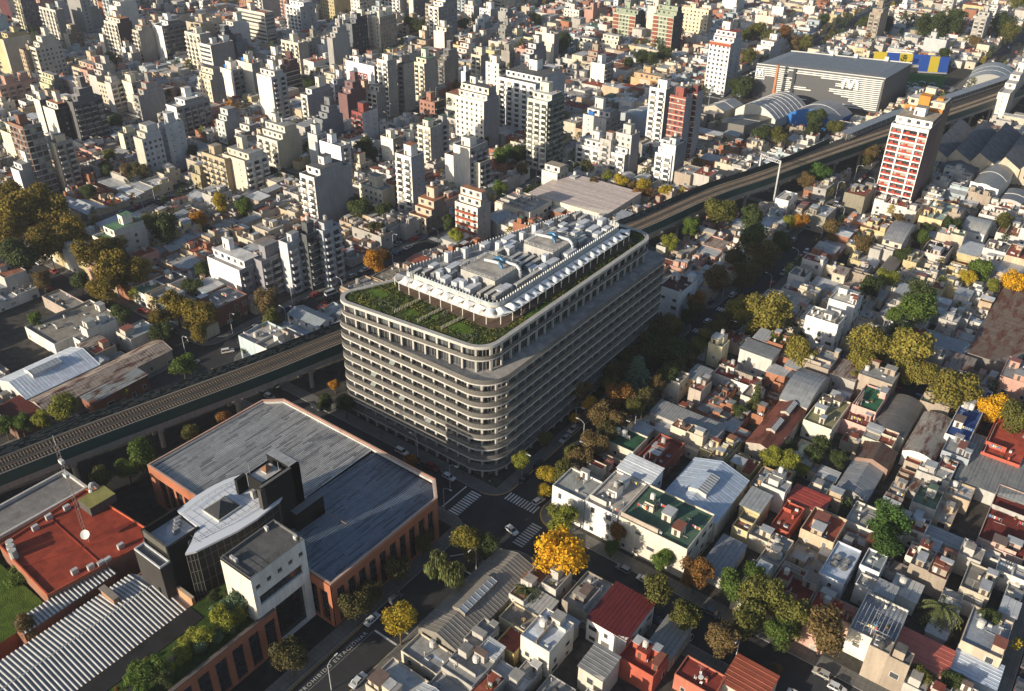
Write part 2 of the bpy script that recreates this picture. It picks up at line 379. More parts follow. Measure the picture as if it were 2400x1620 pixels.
def bays(poly, z0, z1, step, indiv, start):
    global nwin
    w = walk(poly, step, start); n = len(w)
    for i in range(n):
        a, ta = w[i]; b, _ = w[(i+1) % n]
        t = Vector((b[0]-a[0], b[1]-a[1])); L = t.length; t.normalize(); nn = (t.y, -t.x)
        vis = nn[1] < -.3 or nn[0] > .3
        q = MB()
        kk = rng.choice((.6, 1, 1, 1.3, 2.2)); gc = (.05*kk, .054*kk, .058*kk)
        q.face([(a[0], a[1], z0), (b[0], b[1], z0), (b[0], b[1], z1), (a[0], a[1], z1)], gc, 'glass')
        for f in (0, .25, .5, .75):
            c0 = (a[0]+t.x*L*f+nn[0]*.05, a[1]+t.y*L*f+nn[1]*.05)
            q.obox(c0, (t.x, t.y), .045, .06, z0, z1, (.24, .235, .22), 'plain')
        for zz in (z0+.12, z0+(z1-z0)*.72):
            c0 = (a[0]+t.x*L*.5+nn[0]*.045, a[1]+t.y*L*.5+nn[1]*.045); q.obox(c0, (t.x, t.y), L/2, .05, zz-.05, zz+.05, (.16, .16, .155), 'plain')
        if indiv and vis and nwin < 298: part(q, 'window', hero); nwin += 1
        else: rest.add(q)
gl = rounded(offset(HL, 2.5), 14)
bays(rounded(offset(HU, 1.5), 14), 37.4, 40.75, 4.12, True, 3.1); bays(rounded(offset(HU, 1.5), 14), 33.25, 37.0, 4.12, True, 3.1)
for k in (8, 7, 6, 5, 4): bays(gl, zk[k-1], zk[k]-.42, 4.06, True, 3.0)
for k in (3, 2, 1): bays(gl, zk[k-1], zk[k]-.42, 4.06, False, 3.0)
bays(gl, .12, zk[0]-.42, 4.06, True, 3.0)
part(rest, 'glazing', hero, 'stuff')
mb = MB()                                                       # open awning windows that tilt out of the front
for (x, k) in ((-152, 6), (-160, 4), (-160.5, 3), (-149, 3.0), (-139, 2.0)):
    z = zk[int(k)]; q = MB(); q.face([(x, 149.9, z+2.7), (x+1.9, 149.9, z+2.7), (x+1.9, 147.9, z+1.3), (x, 147.9, z+1.3)], (.25, .28, .26), 'glass'); part(q, 'awning_window', hero)
# roof garden
gard = rounded(offset(HU, 1.4), 12)
mb = MB(); mb.prism(gard, 41.2, 41.34, (.055, .07, .025), 'grass'); part(mb, 'garden_bed', hero)
DECK = [(-163.5, 163.2, 3), (-123.7, 162.0, 4), (-122.9, 237, 4), (-146, 237, 1)]
mb = MB(); mb.prism(rounded(DECK, 8), 41.3, 41.42, (.135, .095, .07), 'paving'); part(mb, 'deck', hero)
PH = [(-163, 166.6, 2.5), (-127.7, 166.6, 3.4), (-127.7, 235.2, 3), (-145.2, 235.2, .8)]
mb = MB(); mb.prism(rounded(PH, 8), 41.35, 44.7, (.56, .52, .46), 'paint', (.33, .33, .33), 'roof'); part(mb, 'penthouse', hero)
mb = MB(); mb.ring(rounded(offset(PH, .02), 8), rounded(offset(PH, .22), 8), 44.7, 45.5, (.50, .49, .47), 'paint'); part(mb, 'penthouse_parapet', hero)
mb = MB(); mb.ring(rounded(offset(PH, .05), 8), rounded(offset(PH, .09), 8), 45.5, 46.4, (.34, .38, .40), 'glass'); part(mb, 'glass_screen', hero)
sp = MB()
for (p, t) in walk(rounded(offset(PH, .3), 8), 1.15): sp.obox(p, t, .06, .16, 44.8, 46.9, (.62, .62, .60), 'plain')
part(sp, 'screen_post', hero, 'stuff')
sg = bpy.data.objects.new('lettering', text_mesh('Mirabilia \u25cf851', 1.5, (.75, .75, .73), 'plain', .04)); C.objects.link(sg)
sg.parent = hero; w = max(v.co.x for v in sg.data.vertices); sg.location = (-142.2+150, 166.45-200, 45.05); sg.rotation_euler = (R(90), 0, 0); sg.scale = (9.2/w, 1, 1)
for (x0, y0, x1, y1) in ((-147.2, 175.2, -134.6, 188), (-142.8, 200.5, -131.8, 213.8)):
    mb = MB(); mb.box(x0, y0, 44.7, x1, y1, 48, (.42, .41, .39), 'paint', (.40, .37, .33), 'roof'); pr = part(mb, 'plant_room', hero)
    mb = MB()
    for a, b, c_, d in ((x0, y0, x1, y0), (x1, y0, x1, y1), (x0, y1, x1, y1), (x0, y0, x0, y1)):
        n = int(max(abs(c_-a), abs(d-b))/1.6)
        for i in range(n+1): mb.box(a+(c_-a)*i/n-.03, b+(d-b)*i/n-.03, 48, a+(c_-a)*i/n+.03, b+(d-b)*i/n+.03, 49, (.55, .55, .53), 'plain')
        for z in (48.5, 49): mb.tube((a, b, z), (c_, d, z), .035, (.55, .55, .53), n=4)
    part(mb, 'handrail', pr)
def chiller(L, w, h):
    q = MB(); q.box(-w/2, -L/2, .25, w/2, L/2, h, (.20, .21, .22), 'metal', (.56, .52, .44), 'metal')
    q.box(-w/2-.05, -L/2-.05, h, w/2+.05, L/2+.05, h+.12, (.58, .55, .48), 'metal')
    n = int(L/1.1)
    for i in range(n+1):
        y = -L/2+L*i/n
        for sx in (-1, 1): q.box(sx*w/2-.05, y-.07, 0, sx*w/2+.05, y+.07, h, (.55, .53, .48), 'metal')
    return q
def ahu(L, w, h):
    q = MB(); q.box(-w/2, -L/2, .15, w/2, L/2, h, (.55, .57, .60), 'metal', (.60, .62, .65), 'metal')
    for i in range(int(L/1.3)): q.box(-w/2-.02, -L/2+.25+i*1.3, .35, w/2+.02, -L/2+.35+i*1.3, h+.03, (.42, .43, .45), 'metal')
    return q
cA = chiller(7.5, 1.1, 1.9).mesh('air_conditioner'); cB = chiller(4.4, 1.0, 1.9).mesh('air_conditioner')
aA = ahu(5.2, 2.3, 2.1).mesh('air_handler'); aB = ahu(3, 2, 2.4).mesh('air_handler'); aC = ahu(1.6, 1.6, 3.4).mesh('air_handler')
for i in range(4): inst('air_conditioner', cA, hero, (-141.5+i*2.3, 193.5+i*.3, 44.7))
for i in range(5): inst('air_conditioner', cB, hero, (-131.6-i*1.45, 216.5+i*1.5, 44.7), 0)
for x, y in ((-131, 171.2), (-133.2, 170.6), (-135.4, 170), (-130.3, 180.5), (-130.3, 187)): inst('air_conditioner', cA, hero, (x, y+2.5, 44.7))
for x, y in ((-153.5, 172), (-156, 170.8), (-149.4, 173.5), (-150.7, 181), (-149.5, 188.5), (-147.4, 194.5), (-145, 207), (-143.6, 217)): inst('air_conditioner', cB, hero, (x, y, 44.7))
for x, y in ((-152, 177.5), (-139.5, 171.2), (-131.8, 175.8), (-147.8, 200), (-130.5, 198), (-130.2, 207), (-140.5, 218), (-138.5, 228), (-133.5, 226)): inst('air_handler', aA, hero, (x, y, 44.7))
for x, y in ((-156.5, 174), (-144.5, 170.4), (-148.5, 170.0), (-132, 191), (-146, 197.5), (-130.6, 193), (-145, 212), (-137, 223.5), (-142.5, 222)): inst('air_handler', aB, hero, (x, y, 44.7))
for x, y in ((-151, 170.2), (-142, 170.0), (-140.4, 173.3), (-149.5, 196.5), (-133, 198), (-139, 215.5), (-135, 217)): inst('air_handler', aC, hero, (x, y, 44.7))
used_ = []
_ru = random.Random(12)
phi = rounded(offset(PH, 1.6), 4)
def inside0(p, poly):
    c_ = False; n = len(poly)
    for i in range(n):
        a = poly[i]; b = poly[i-1]
        if (a[1] > p[1]) != (b[1] > p[1]) and p[0] < (b[0]-a[0])*(p[1]-a[1])/(b[1]-a[1])+a[0]: c_ = not c_
    return c_
taken = [(o.location[0]-150, o.location[1]+200) for o in bpy.data.objects if o.parent == hero and o.name.split('.')[0] in ('air_conditioner', 'air_handler')]
for _ in range(900):
    x, y = _ru.uniform(-162, -128), _ru.uniform(168, 234)
    if not inside0((x, y), phi) or (-149.2 < x < -133.2 and 172.5 < y < 190.5) or (-144.8 < x < -130.4 and 198 < y < 216.2): continue
    if any(abs(x-a) < 2.5 and abs(y-b) < 5.2 for a, b in taken): continue
    me_ = _ru.choice((cB, cB, aB, aC, aA)); taken.append((x, y)); inst('air_conditioner' if me_ is cB else 'air_handler', me_, hero, (x, y, 44.7))
def ptube(pts, r, col, name, par, n=8):
    q = MB()
    for a, b in zip(pts, pts[1:]): q.tube(a, b, r, col, 'metal', n)
    return part(q, name, par)
BL = (.03, .15, .30)
for ox, oy in ((-139.3, 181.5), (-136.8, 205.5)):
    ptube([(ox-5, oy+1.5, 48.8), (ox-1.2, oy+1.5, 49.2), (ox+.5, oy+1.3, 49.4)], .48, (.50, .53, .55), 'duct', hero)
    ptube([(ox+.5, oy+1.3, 49.4), (ox+1.3, oy+1.1, 49.1), (ox+1.7, oy+.9, 48.2)], .46, BL, 'duct', hero)
    ptube([(ox-3.5, oy+4.5, 48.7), (ox-1.5, oy+4.4, 49.3), (ox+.6, oy+4.2, 48.3)], .46, BL, 'duct', hero)
    ptube([(ox+1, oy+4, 48.9), (ox+5, oy+3.8, 49.1), (ox+6.4, oy+3.6, 48), (ox+6.5, oy+3.6, 45.5)], .48, (.50, .53, .55), 'duct', hero)
for k in range(8):
    y = 172+k*7.6; ptube([(-148+k*.9, y, 45.2), (-131, y+.4, 45.2)], .12, (.5, .5, .5), 'pipe', hero, 5)
# awnings round the penthouse: tensile cloth, hung between wall and ring beam
RING = offset(PH, -3.6)
def canopy(a, b, c_, d, hi):
    """a, b on the wall, c, d on the ring; cloth with hollow edges and one raised corner pair"""
    q = MB(); N = 6; g = []
    A, B_, C_, D = Vector(a), Vector(b), Vector(c_), Vector(d); ctr = (A+B_+C_+D)/4
    for i in range(N+1):
        for j in range(N+1):
            u = i/N; v = j/N; p = A*(1-u)*(1-v)+B_*u*(1-v)+C_*u*v+D*(1-u)*v
            e = max(abs(2*u-1), abs(2*v-1)); m_ = 1-min(abs(2*u-1), abs(2*v-1)); pull = .30*m_*e**3
            p = p+(ctr-p)*pull; p.z = 44.05+1.0*(1-v)**1.6*(.55+.45*math.cos((u-.5)*math.pi))+(hi*.5*(1-abs(2*u-1))*math.sin(v*math.pi))
            g.append(tuple(p))
    q.v = g
    for i in range(N):
        for j in range(N):
            k = i*(N+1)+j; q.f.append((k, k+N+1, k+N+2, k+1)); q.c.append((.80, .80, .79)); q.m.append(q.mi('fabric'))
    return part(q, 'awning', hero)
def line_can(p0, p1, nrm, n):
    for i in range(n):
        t0 = i/n; t1 = (i+1)/n
        a = [p0[k]+(p1[k]-p0[k])*t0 for k in (0, 1)]; b = [p0[k]+(p1[k]-p0[k])*t1 for k in (0, 1)]
        canopy((a[0], a[1], 44), (b[0], b[1], 44), (b[0]+nrm[0]*3.5, b[1]+nrm[1]*3.5, 44), (a[0]+nrm[0]*3.5, a[1]+nrm[1]*3.5, 44), .5 if i % 2 else 1.3)
line_can((-161.5, 166.4), (-130.6, 166.4), (0, -1), 8); line_can((-127.5, 170.2), (-127.5, 232.5), (1, 0), 18)
canopy((-130.6, 166.4, 44), (-128.4, 167.4, 44), (-126, 164.3, 44), (-130.4, 162.9, 44), .8); canopy((-128.4, 167.4, 44), (-127.5, 170, 44), (-124, 170, 44), (-125.8, 164.6, 44), .8)
canopy((-127.6, 232.5, 44), (-128.6, 235, 44), (-126, 238, 44), (-124, 233.5, 44), .8)
mb = MB(); rg = rounded(RING, 8)
for a, b in zip(rg, rg[1:]+rg[:1]):
    if b[0] > -164 or a[0] > -164: mb.tube((a[0], a[1], 44), (b[0], b[1], 44), .09, (.6, .6, .58), n=5)
part(mb, 'awning_beam', hero)
pm = MB(); pm.cyl(0, 0, 0, 2.65, .13, (.62, .60, .56), 'plain', 6); pme = pm.mesh('awning_post')
for (p, t) in walk(rg, 4.05, 2.0):
    if p[1] < 165.5 or p[0] > -126: inst('awning_post', pme, hero, (p[0], p[1], 41.4))
# planting: loose stuff in drifts of different green
LV = (.34, .42)
def leafy(q, x, y, z, r, n, col, sz=.3, zs=.7, rr=rng):
    for _ in range(n):
        a = rr.random()*6.283; b = math.acos(rr.random()*1.5-.5); d = r*(.45+.55*rr.random())
        c0 = Vector((x+d*math.sin(b)*math.cos(a), y+d*math.sin(b)*math.sin(a), z+d*math.cos(b)*zs))
        u = Vector((rr.gauss(0, 1), rr.gauss(0, 1), rr.gauss(0, .6))).normalized()*sz; v = u.cross(Vector((rr.gauss(0, 1), rr.gauss(0, 1), rr.gauss(0, 1)))).normalized()*sz*.8
        k = .6+.7*rr.random()
        q.face([tuple(c0-u), tuple(c0-v), tuple(c0+u), tuple(c0+v)], (col[0]*k, col[1]*k, col[2]*k), 'leaves')
def inside(p, poly):
    c_ = False; n = len(poly)
    for i in range(n):
        a = poly[i]; b = poly[i-1]
        if (a[1] > p[1]) != (b[1] > p[1]) and p[0] < (b[0]-a[0])*(p[1]-a[1])/(b[1]-a[1])+a[0]: c_ = not c_
    return c_
gi = rounded(offset(HU, 1.9), 10); di = rounded(offset(DECK, -.7), 8)
q = MB(); rr = random.Random(4)
G1 = (.14, .17, .035); G2 = (.07, .12, .025); G3 = (.20, .19, .04); G4 = (.15, .18, .10); G5 = (.10, .075, .05)
lawns = [(-164.6, 158.2, 3.4, 2.2), (-149.2, 155.6, 2.2, 1.7), (-142.8, 158.0, 1.7, 1.2), (-133.2, 157.6, 4.6, 2.3), (-122.0, 176, .9, 3), (-121.6, 182, .8, 3)]
for _ in range(5200):
    x = rr.uniform(-176, -120); y = rr.uniform(148.5, 243)
    if not inside((x, y), gi) or inside((x, y), di): continue
    if any(((x-l[0])/l[2])**2+((y-l[1])/l[3])**2 < 1 for l in lawns): continue
    s = math.sin(x*.45)+math.sin(y*.6+x*.2)+rr.gauss(0, .35)
    col = G3 if s > 1.1 else G1 if s > .2 else G2 if s > -.6 else G5 if s > -1.0 else G4
    leafy(q, x, y, 41.45, .45+.35*rr.random(), 9, col, .2, .9, rr)
o = part(q, 'roof_planting', hero, 'stuff'); o.color = (1, 1, 1, 1)
for l in lawns:
    q = MB(); q.prism([(l[0]+l[2]*math.cos(t/16*6.283), l[1]+l[3]*math.sin(t/16*6.283)) for t in range(16)], 41.3, 41.4, (.10, .16, .03), 'grass'); part(q, 'roof_lawn', hero)
tm = MB(); tm.box(-.04, -.04, 0, .04, .04, 1.15, (.42, .38, .30), 'plain'); tme = tm.mesh('trellis_post')
for (a, b) in (((-152.8, 152.6), (-151.9, 162.4)), ((-144.3, 152.9), (-143.4, 162.0)), ((-136.6, 153.8), (-135.7, 162.0))):
    q = MB(); n = 17
    for i in range(n):
        x = a[0]+(b[0]-a[0])*i/(n-1); y = a[1]+(b[1]-a[1])*i/(n-1); q.box(x-.05, y-.05, 41.35, x+.05, y+.05, 42.5, (.45, .41, .33), 'plain')
    q.tube((a[0], a[1], 42.3), (b[0], b[1], 42.3), .05, (.45, .41, .33)); part(q, 'trellis', hero)
# ================================================================ facade with real openings
def facade(wall, glass, O, U, N, L, z0, z1, cols, rows, col, gcol, depth=.25, mat='paint', gmat='glass', frame=None, skip=None):
    """wall strip with recessed openings. O start point, U along, N outward; cols (s0,s1), rows (z0,z1)"""
    def P(s, z, d=0): return (O[0]+U[0]*s-N[0]*d, O[1]+U[1]*s-N[1]*d, z)
    zs = z0
    for (a, b) in rows:
        if a > zs: wall.face([P(0, zs), P(L, zs), P(L, a), P(0, a)], col, mat)
        s = 0
        for i, (c0, c1) in enumerate(cols):
            if skip and skip(i, a): continue
            if c0 > s: wall.face([P(s, a), P(c0, a), P(c0, b), P(s, b)], col, mat)
            wall.face([P(c0, a), P(c1, a), P(c1, a, depth), P(c0, a, depth)], col, mat)
            wall.face([P(c0, b, depth), P(c1, b, depth), P(c1, b), P(c0, b)], col, mat)
            wall.face([P(c0, a, depth), P(c0, b, depth), P(c0, b), P(c0, a)], col, mat)
            wall.face([P(c1, a), P(c1, b), P(c1, b, depth), P(c1, a, depth)], col, mat)
            g = gcol(i, a) if callable(gcol) else gcol
            glass.face([P(c0, a, depth), P(c1, a, depth), P(c1, b, depth), P(c0, b, depth)], g, gmat)
            s = c1
        if s < L: wall.face([P(s, a), P(L, a), P(L, b), P(s, b)], col, mat)
        zs = b
    if zs < z1: wall.face([P(0, zs), P(L, zs), P(L, z1), P(0, z1)], col, mat)
def even(L, n, w):
    return [((i+.5)*L/n-w/2, (i+.5)*L/n+w/2) for i in range(n)]
# ================================================================ BRICK EXHIBITION HALL (left of the street)
BR = (.33, .125, .07)
hall = thing('brick_hall', 'low red brick hall with huge ribbed grey roof and tall dark windows beside the crossing', 'building', (-148, 108, 0))
HP = [(-183.2, 87.4), (-163, 87.4), (-163, 87.4), (-113.9, 87.7), (-113.7, 124.3), (-118.9, 129.5), (-177.7, 129.5), (-182.4, 125.3)]
w = MB(); g = MB()
facade(w, g, (-113.9, 87.7), (0.005, 1), (1, 0), 36.6, 0, 13.9, [(1.6+i*3.45, 3.9+i*3.45) for i in range(10)], [(.4, 11.2)], BR, GLASSD, .55, 'brick')
facade(w, g, (-183.2, 87.4), (1, 0), (0, -1), 69.3, 0, 13.9, [(4.2+i*3.6, 6.9+i*3.6) for i in range(18)], [(.8, 11.0)], BR, GLASSD, .55, 'brick')
w.face([(-113.7, 124.3, 0), (-118.9, 129.5, 0), (-118.9, 129.5, 13.9), (-113.7, 124.3, 13.9)], BR, 'brick')
w.face([(-118.9, 129.5, 0), (-177.7, 129.5, 0), (-177.7, 129.5, 13.9), (-118.9, 129.5, 13.9)], BR, 'brick')
w.face([(-177.7, 129.5, 0), (-182.4, 125.3, 0), (-182.4, 125.3, 13.9), (-177.7, 129.5, 13.9)], BR, 'brick')
w.face([(-182.4, 125.3, 0), (-183.2, 87.4, 0), (-183.2, 87.4, 13.9), (-182.4, 125.3, 13.9)], BR, 'brick')
part(w, 'wall', hall)
for i, f in enumerate(g.f):                                      # each tall window is a part with its glazing bars
    q = MB(); pts = [g.v[k] for k in f]; q.face(pts, GLASSD, 'glass')
    a, b = Vector(pts[0]), Vector(pts[1]); t = (b-a).normalized(); nn = Vector((t.y, -t.x, 0))
    for z in (3.2, 5.9, 8.6):
        c0 = (a+b)/2+nn*.06; q.obox((c0.x, c0.y), (t.x, t.y), (b-a).length/2, .05, z-.07, z+.07, (.05, .045, .04), 'plain')
    c0 = (a+b)/2+nn*.06; q.obox((c0.x, c0.y), (t.x, t.y), .06, .05, pts[0][2], pts[2][2], (.05, .045, .04), 'plain')
    part(q, 'window', hall)
hp = [(p[0], p[1]) for p in HP if True]; hp = [hp[0]]+hp[3:]
q = MB(); inn = [(-182.8, 87.9), (-114.4, 88.2), (-114.2, 124.1), (-119.1, 129.0), (-177.5, 129.0), (-181.9, 125.0)]
q.ring(hp, inn, 13.3, 14.1, (.40, .20, .13), 'brick', False, (.45, .30, .24))
part(q, 'parapet', hall)
q = MB(); inn2 = [(-182.4, 88.2), (-114.8, 88.5), (-114.6, 123.9), (-119.3, 128.6), (-177.3, 128.6), (-181.5, 124.8)]
q.ring(inn, inn2, 13.0, 13.75, (.50, .49, .47), 'paint', False); part(q, 'gutter', hall)
def roofz(x, y):
    if x > -141: return 13.15-(x+141)*.022-(y-88)*.018
    return 13.15+(y-108)*.002-.0025*(-141-x)
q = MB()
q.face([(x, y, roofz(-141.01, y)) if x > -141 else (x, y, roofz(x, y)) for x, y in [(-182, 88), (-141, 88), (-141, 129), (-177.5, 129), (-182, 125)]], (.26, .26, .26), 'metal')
q.face([(-141, 88, 13.1), (-114.3, 88, roofz(-114.3, 88)), (-114.3, 124, roofz(-114.3, 124)), (-119.2, 129, roofz(-119, 129)), (-141, 129, roofz(-140.9, 129))], (.12, .15, .20), 'metal')  # bluish dark tone: sky reflection and weaker sun put into the east slope's colour
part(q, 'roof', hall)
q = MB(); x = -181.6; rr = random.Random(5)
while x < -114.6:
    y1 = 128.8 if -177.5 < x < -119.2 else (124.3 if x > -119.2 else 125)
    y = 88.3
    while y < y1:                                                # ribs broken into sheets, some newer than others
        L = min(y1-y, rr.uniform(2, 9)); k = rr.choice((.5, .8, 1, 1, 1.1, 1.2)); c0 = (.56*k, .55*k, .53*k) if x < -141 else (.20*k, .24*k, .30*k)  # east ribs take the same painted sky tone
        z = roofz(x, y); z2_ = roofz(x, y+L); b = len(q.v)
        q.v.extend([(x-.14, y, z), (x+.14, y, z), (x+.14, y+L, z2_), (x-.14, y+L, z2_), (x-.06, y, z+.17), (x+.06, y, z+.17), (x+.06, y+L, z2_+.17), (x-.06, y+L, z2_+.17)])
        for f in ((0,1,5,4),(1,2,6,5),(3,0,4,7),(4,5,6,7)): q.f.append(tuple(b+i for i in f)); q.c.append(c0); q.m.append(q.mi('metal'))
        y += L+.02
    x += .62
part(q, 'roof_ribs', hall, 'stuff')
for a, b in (((-160, 112), (-152, 112.6)), ((-150, 98), (-141.5, 98.4)), ((-133, 104), (-124, 104)), ((-136, 92), (-127, 92))):
    q = MB(); q.tube((a[0], a[1], 13.5), (b[0], b[1], 13.5), .1, (.25, .15, .11), n=5); part(q, 'roof_pipe', hall)
# ================================================================ BLACK CURVED BUILDING
BK = (.011, .0105, .010); SV = (.62, .65, .70)
blk = thing('curved_building', 'black office building with curved silver roof, dark pyramid skylight and stair tower', 'building', (-143, 83, 0))
CR = [(-138.2, 69.1), (-137.0, 71), (-136.1, 75.4), (-135.0, 80.2), (-134.6, 85.6), (-135.1, 92.4), (-136.9, 96.2), (-144.4, 97), (-149.2, 93.5), (-150.6, 90.5), (-151.4, 86.9), (-151.6, 81.5), (-150.9, 76.2), (-143, 75.8), (-140, 72)]
q = MB(); q.prism(CR, 0, 23.6, BK, 'plain', None, None, False); part(q, 'glass_wall', blk)
q = MB()
for z in (3.6, 7.2, 10.8, 14.4, 18, 21.4):
    for a, b in zip(CR, CR[1:]): q.tube((a[0], a[1], z), (b[0], b[1], z), .11, (.10, .095, .09), n=4)
for a, b in zip(CR[:6], CR[1:7]):
    for t in (0, .34, .67): x = a[0]+(b[0]-a[0])*t; y = a[1]+(b[1]-a[1])*t; q.tube((x, y, 0), (x, y, 23.6), .09, (.10, .095, .09), n=4)
part(q, 'glazing_bars', blk)
q = MB(); CRo = [((x+143)*1.03-143, (y-83)*1.02+83) for x, y in CR]; q.prism(CRo, 23.6, 24.15, SV, 'metal', (.60, .63, .68), 'plain', True, True); part(q, 'roof', blk)
q = MB(); rr = random.Random(8)
for i in range(14):
    y = 73+i*1.75; q.box(-148.2, y, 24.15, -138.2, y+.06, 24.19, (.3, .31, .32), 'metal')
for x in (-146, -142.5, -140): q.box(x, 74, 24.15, x+.05, 96, 24.185, (.3, .31, .32), 'metal')
part(q, 'roof_seam', blk)
for pts in (CR[1:6], CR[9:13]):
    q = MB(); dx = -2.6 if pts[0][0] > -140 else 2.6
    pp = [(x+dx, y) for x, y in pts]
    for a, b in zip(pp, pp[1:]):
        for z in (24.7, 25.2): q.tube((a[0], a[1], z), (b[0], b[1], z), .04, (.25, .25, .24), n=4)
        for t in (0, .33, .66): x = a[0]+(b[0]-a[0])*t; y = a[1]+(b[1]-a[1])*t; q.tube((x, y, 24.1), (x, y, 25.2), .04, (.25, .25, .24), n=4)
    part(q, 'railing', blk)
q = MB(); q.box(-146.2, 79.5, 24.1, -140.2, 85.9, 24.6, (.55, .53, .48)); z0 = 24.6
pa = [(-146, 79.7), (-140.4, 79.7), (-140.4, 85.7), (-146, 85.7)]
for i in range(4):
    a = pa[i]; b = pa[(i+1) % 4]; q.face([(a[0], a[1], z0), (b[0], b[1], z0), (-143.2, 82.7, 27.0)], (.035, .033, .03), 'glass')
part(q, 'skylight', blk)
q = MB()
q.box(-136.3, 88.7, 0, -135.5, 100.2, 30.4, BK, 'paint', (.12, .12, .12)); q.box(-144.4, 97.7, 0, -135.5, 100.2, 30.4, BK, 'paint', (.30, .31, .33), 'roof')
q.box(-144.9, 88.2, 0, -143.9, 91, 28.6, BK); q.box(-136.6, 88.3, 0, -135.3, 89.6, 30.0, (.06, .055, .05)); part(q, 'stair_tower', blk)
q = MB(); q.box(-142.6, 90.3, 24, -137.2, 96.8, 29.4, BK, 'paint', (.48, .47, .45), 'roof'); q.ring([(-142.6, 90.3), (-137.2, 90.3), (-137.2, 96.8), (-142.6, 96.8)], [(-142.4, 90.5), (-137.4, 90.5), (-137.4, 96.6), (-142.4, 96.6)], 29.4, 29.9, BK); lb = part(q, 'lift_house', blk)
q = MB(); q.box(-141.2, 93.4, 29.4, -139.4, 95.2, 30.1, (.5, .48, .44)); pa = [(-141.5, 93.1), (-139.1, 93.1), (-139.1, 95.5), (-141.5, 95.5)]
for i in range(4): a = pa[i]; b = pa[(i+1) % 4]; q.face([(a[0], a[1], 30.1), (b[0], b[1], 30.1), (-140.3, 94.3, 31.2)], (.24, .12, .07), 'roof')
part(q, 'skylight', lb)
q = MB(); q.tube((-142.3, 91, 29.5), (-142.3, 91, 33), .05, (.4, .4, .4)); q.tube((-138, 96, 29.5), (-138, 96, 32), .05, (.4, .4, .4)); part(q, 'antenna', blk)
q = MB(); q.box(-135.6, 95.5, 0, -133.2, 104, 18.5, BK, 'paint', (.16, .17, .18)); q.box(-139.5, 100.2, 0, -133.2, 104, 14.8, BK, 'paint', (.2, .2, .2)); part(q, 'annex', blk)
q = MB(); q.box(-151.4, 67.6, 0, -142.4, 76.5, 22.6, BK, 'paint', (.44, .46, .50), 'roof')
q.box(-151.6, 67.2, 22.6, -142.2, 67.7, 24.6, (.10, .095, .085)); q.box(-151.8, 67.2, 0, -151.3, 76.5, 24.6, BK); q.box(-142.6, 67.2, 0, -142.0, 75.6, 24.6, BK); part(q, 'side_wing', blk)
q = MB(); q.box(-152.0, 64.6, 0, -142.3, 67.2, 20.2, (.045, .042, .04), 'paint', (.16, .16, .165), 'roof'); q.ring([(-152, 64.6), (-142.3, 64.6), (-142.3, 67.2), (-152, 67.2)], [(-151.7, 64.9), (-142.6, 64.9), (-142.6, 66.9), (-151.7, 66.9)], 20.2, 20.7, (.48, .50, .53)); part(q, 'front_box', blk)
for x, y in ((-149.6, 74), (-148.6, 73.2), (-147.6, 72.4), (-146.8, 71.6)):
    q = MB(); q.box(x, y, 22.6, x+.7, y+1.6, 24.0, (.30, .30, .31), 'metal'); part(q, 'air_conditioner', blk)
q = MB(); q.box(-141, 89.2, 24.1, -140, 90.2, 26.4, (.5, .49, .46), 'metal'); part(q, 'air_conditioner', blk)
# ================================================================ WHITE GATE BLOCK
wb = thing('gate_building', 'white block with five small square windows above a tall dark entrance', 'building', (-125, 79.5, 0))
WH = (.66, .65, .62); w = MB(); g = MB()
facade(w, g, (-120.3, 72.3), (0, 1), (1, 0), 14.9, 14.5, 24.9, [(1.3, 13.3)], [(15.6, 18.4)], WH, GLASSD, .5)
w.v = [(x, y, z) for x, y, z in w.v]
w2 = MB()
facade(w, g, (-120.3, 72.3), (0, 1), (1, 0), 14.9, 0, 14.5, [(4.6, 13.1)], [(.2, 12.2)], WH, (.014, .016, .018), 1.2)
# small square windows cut in the upper strip
wu = MB(); gu = MB(); facade(wu, gu, (-120.297, 72.3), (0, 1), (1, 0), 14.9, 19.6, 24.9, even(14.9, 5, 1.25), [(20.6, 21.9)], WH, (.05, .055, .06), .35)
# drop the plain strip that the small-window strip replaces
w.f, w.c, w.m = zip(*[(f, c_, m_) for f, c_, m_ in zip(w.f, w.c, w.m) if not (min(w.v[i][2] for i in f) >= 18.3 and max(w.v[i][2] for i in f) > 24)]); w.f, w.c, w.m = list(w.f), list(w.c), list(w.m)
w.face([(-120.3, 72.3, 18.4), (-120.3, 87.2, 18.4), (-120.3, 87.2, 19.6), (-120.3, 72.3, 19.6)], WH)
w.add(wu)
facade(w, g, (-130.4, 72.3), (1, 0), (0, -1), 10.1, 0, 24.9, [(2, 3), (5.4, 6.4)], [(16, 17.2)], (.62, .58, .50), (.05, .055, .06), .3)
w.face([(-120.3, 87.2, 0), (-130.4, 87.2, 0), (-130.4, 87.2, 24.9), (-120.3, 87.2, 24.9)], WH); w.face([(-130.4, 87.2, 0), (-130.4, 72.3, 0), (-130.4, 72.3, 24.9), (-130.4, 87.2, 24.9)], WH)
part(w, 'wall', wb)
for mbx, nm in ((g, 'window'), (gu, 'window')):
    for f, c_, in zip(mbx.f, mbx.c):
        q = MB(); q.face([mbx.v[i] for i in f], c_, 'glass'); part(q, nm, wb)
q = MB(); q.face([(-130.2, 72.6, 24.3), (-120.6, 72.6, 24.3), (-120.6, 87, 24.3), (-130.2, 87, 24.3)], (.10, .10, .10), 'roof'); q.ring([(-130.4, 72.3), (-120.3, 72.3), (-120.3, 87.2), (-130.4, 87.2)], [(-130.1, 72.6), (-120.6, 72.6), (-120.6, 86.9), (-130.1, 86.9)], 24.3, 25.0, (.13, .13, .13)); part(q, 'roof', wb)
q = MB()
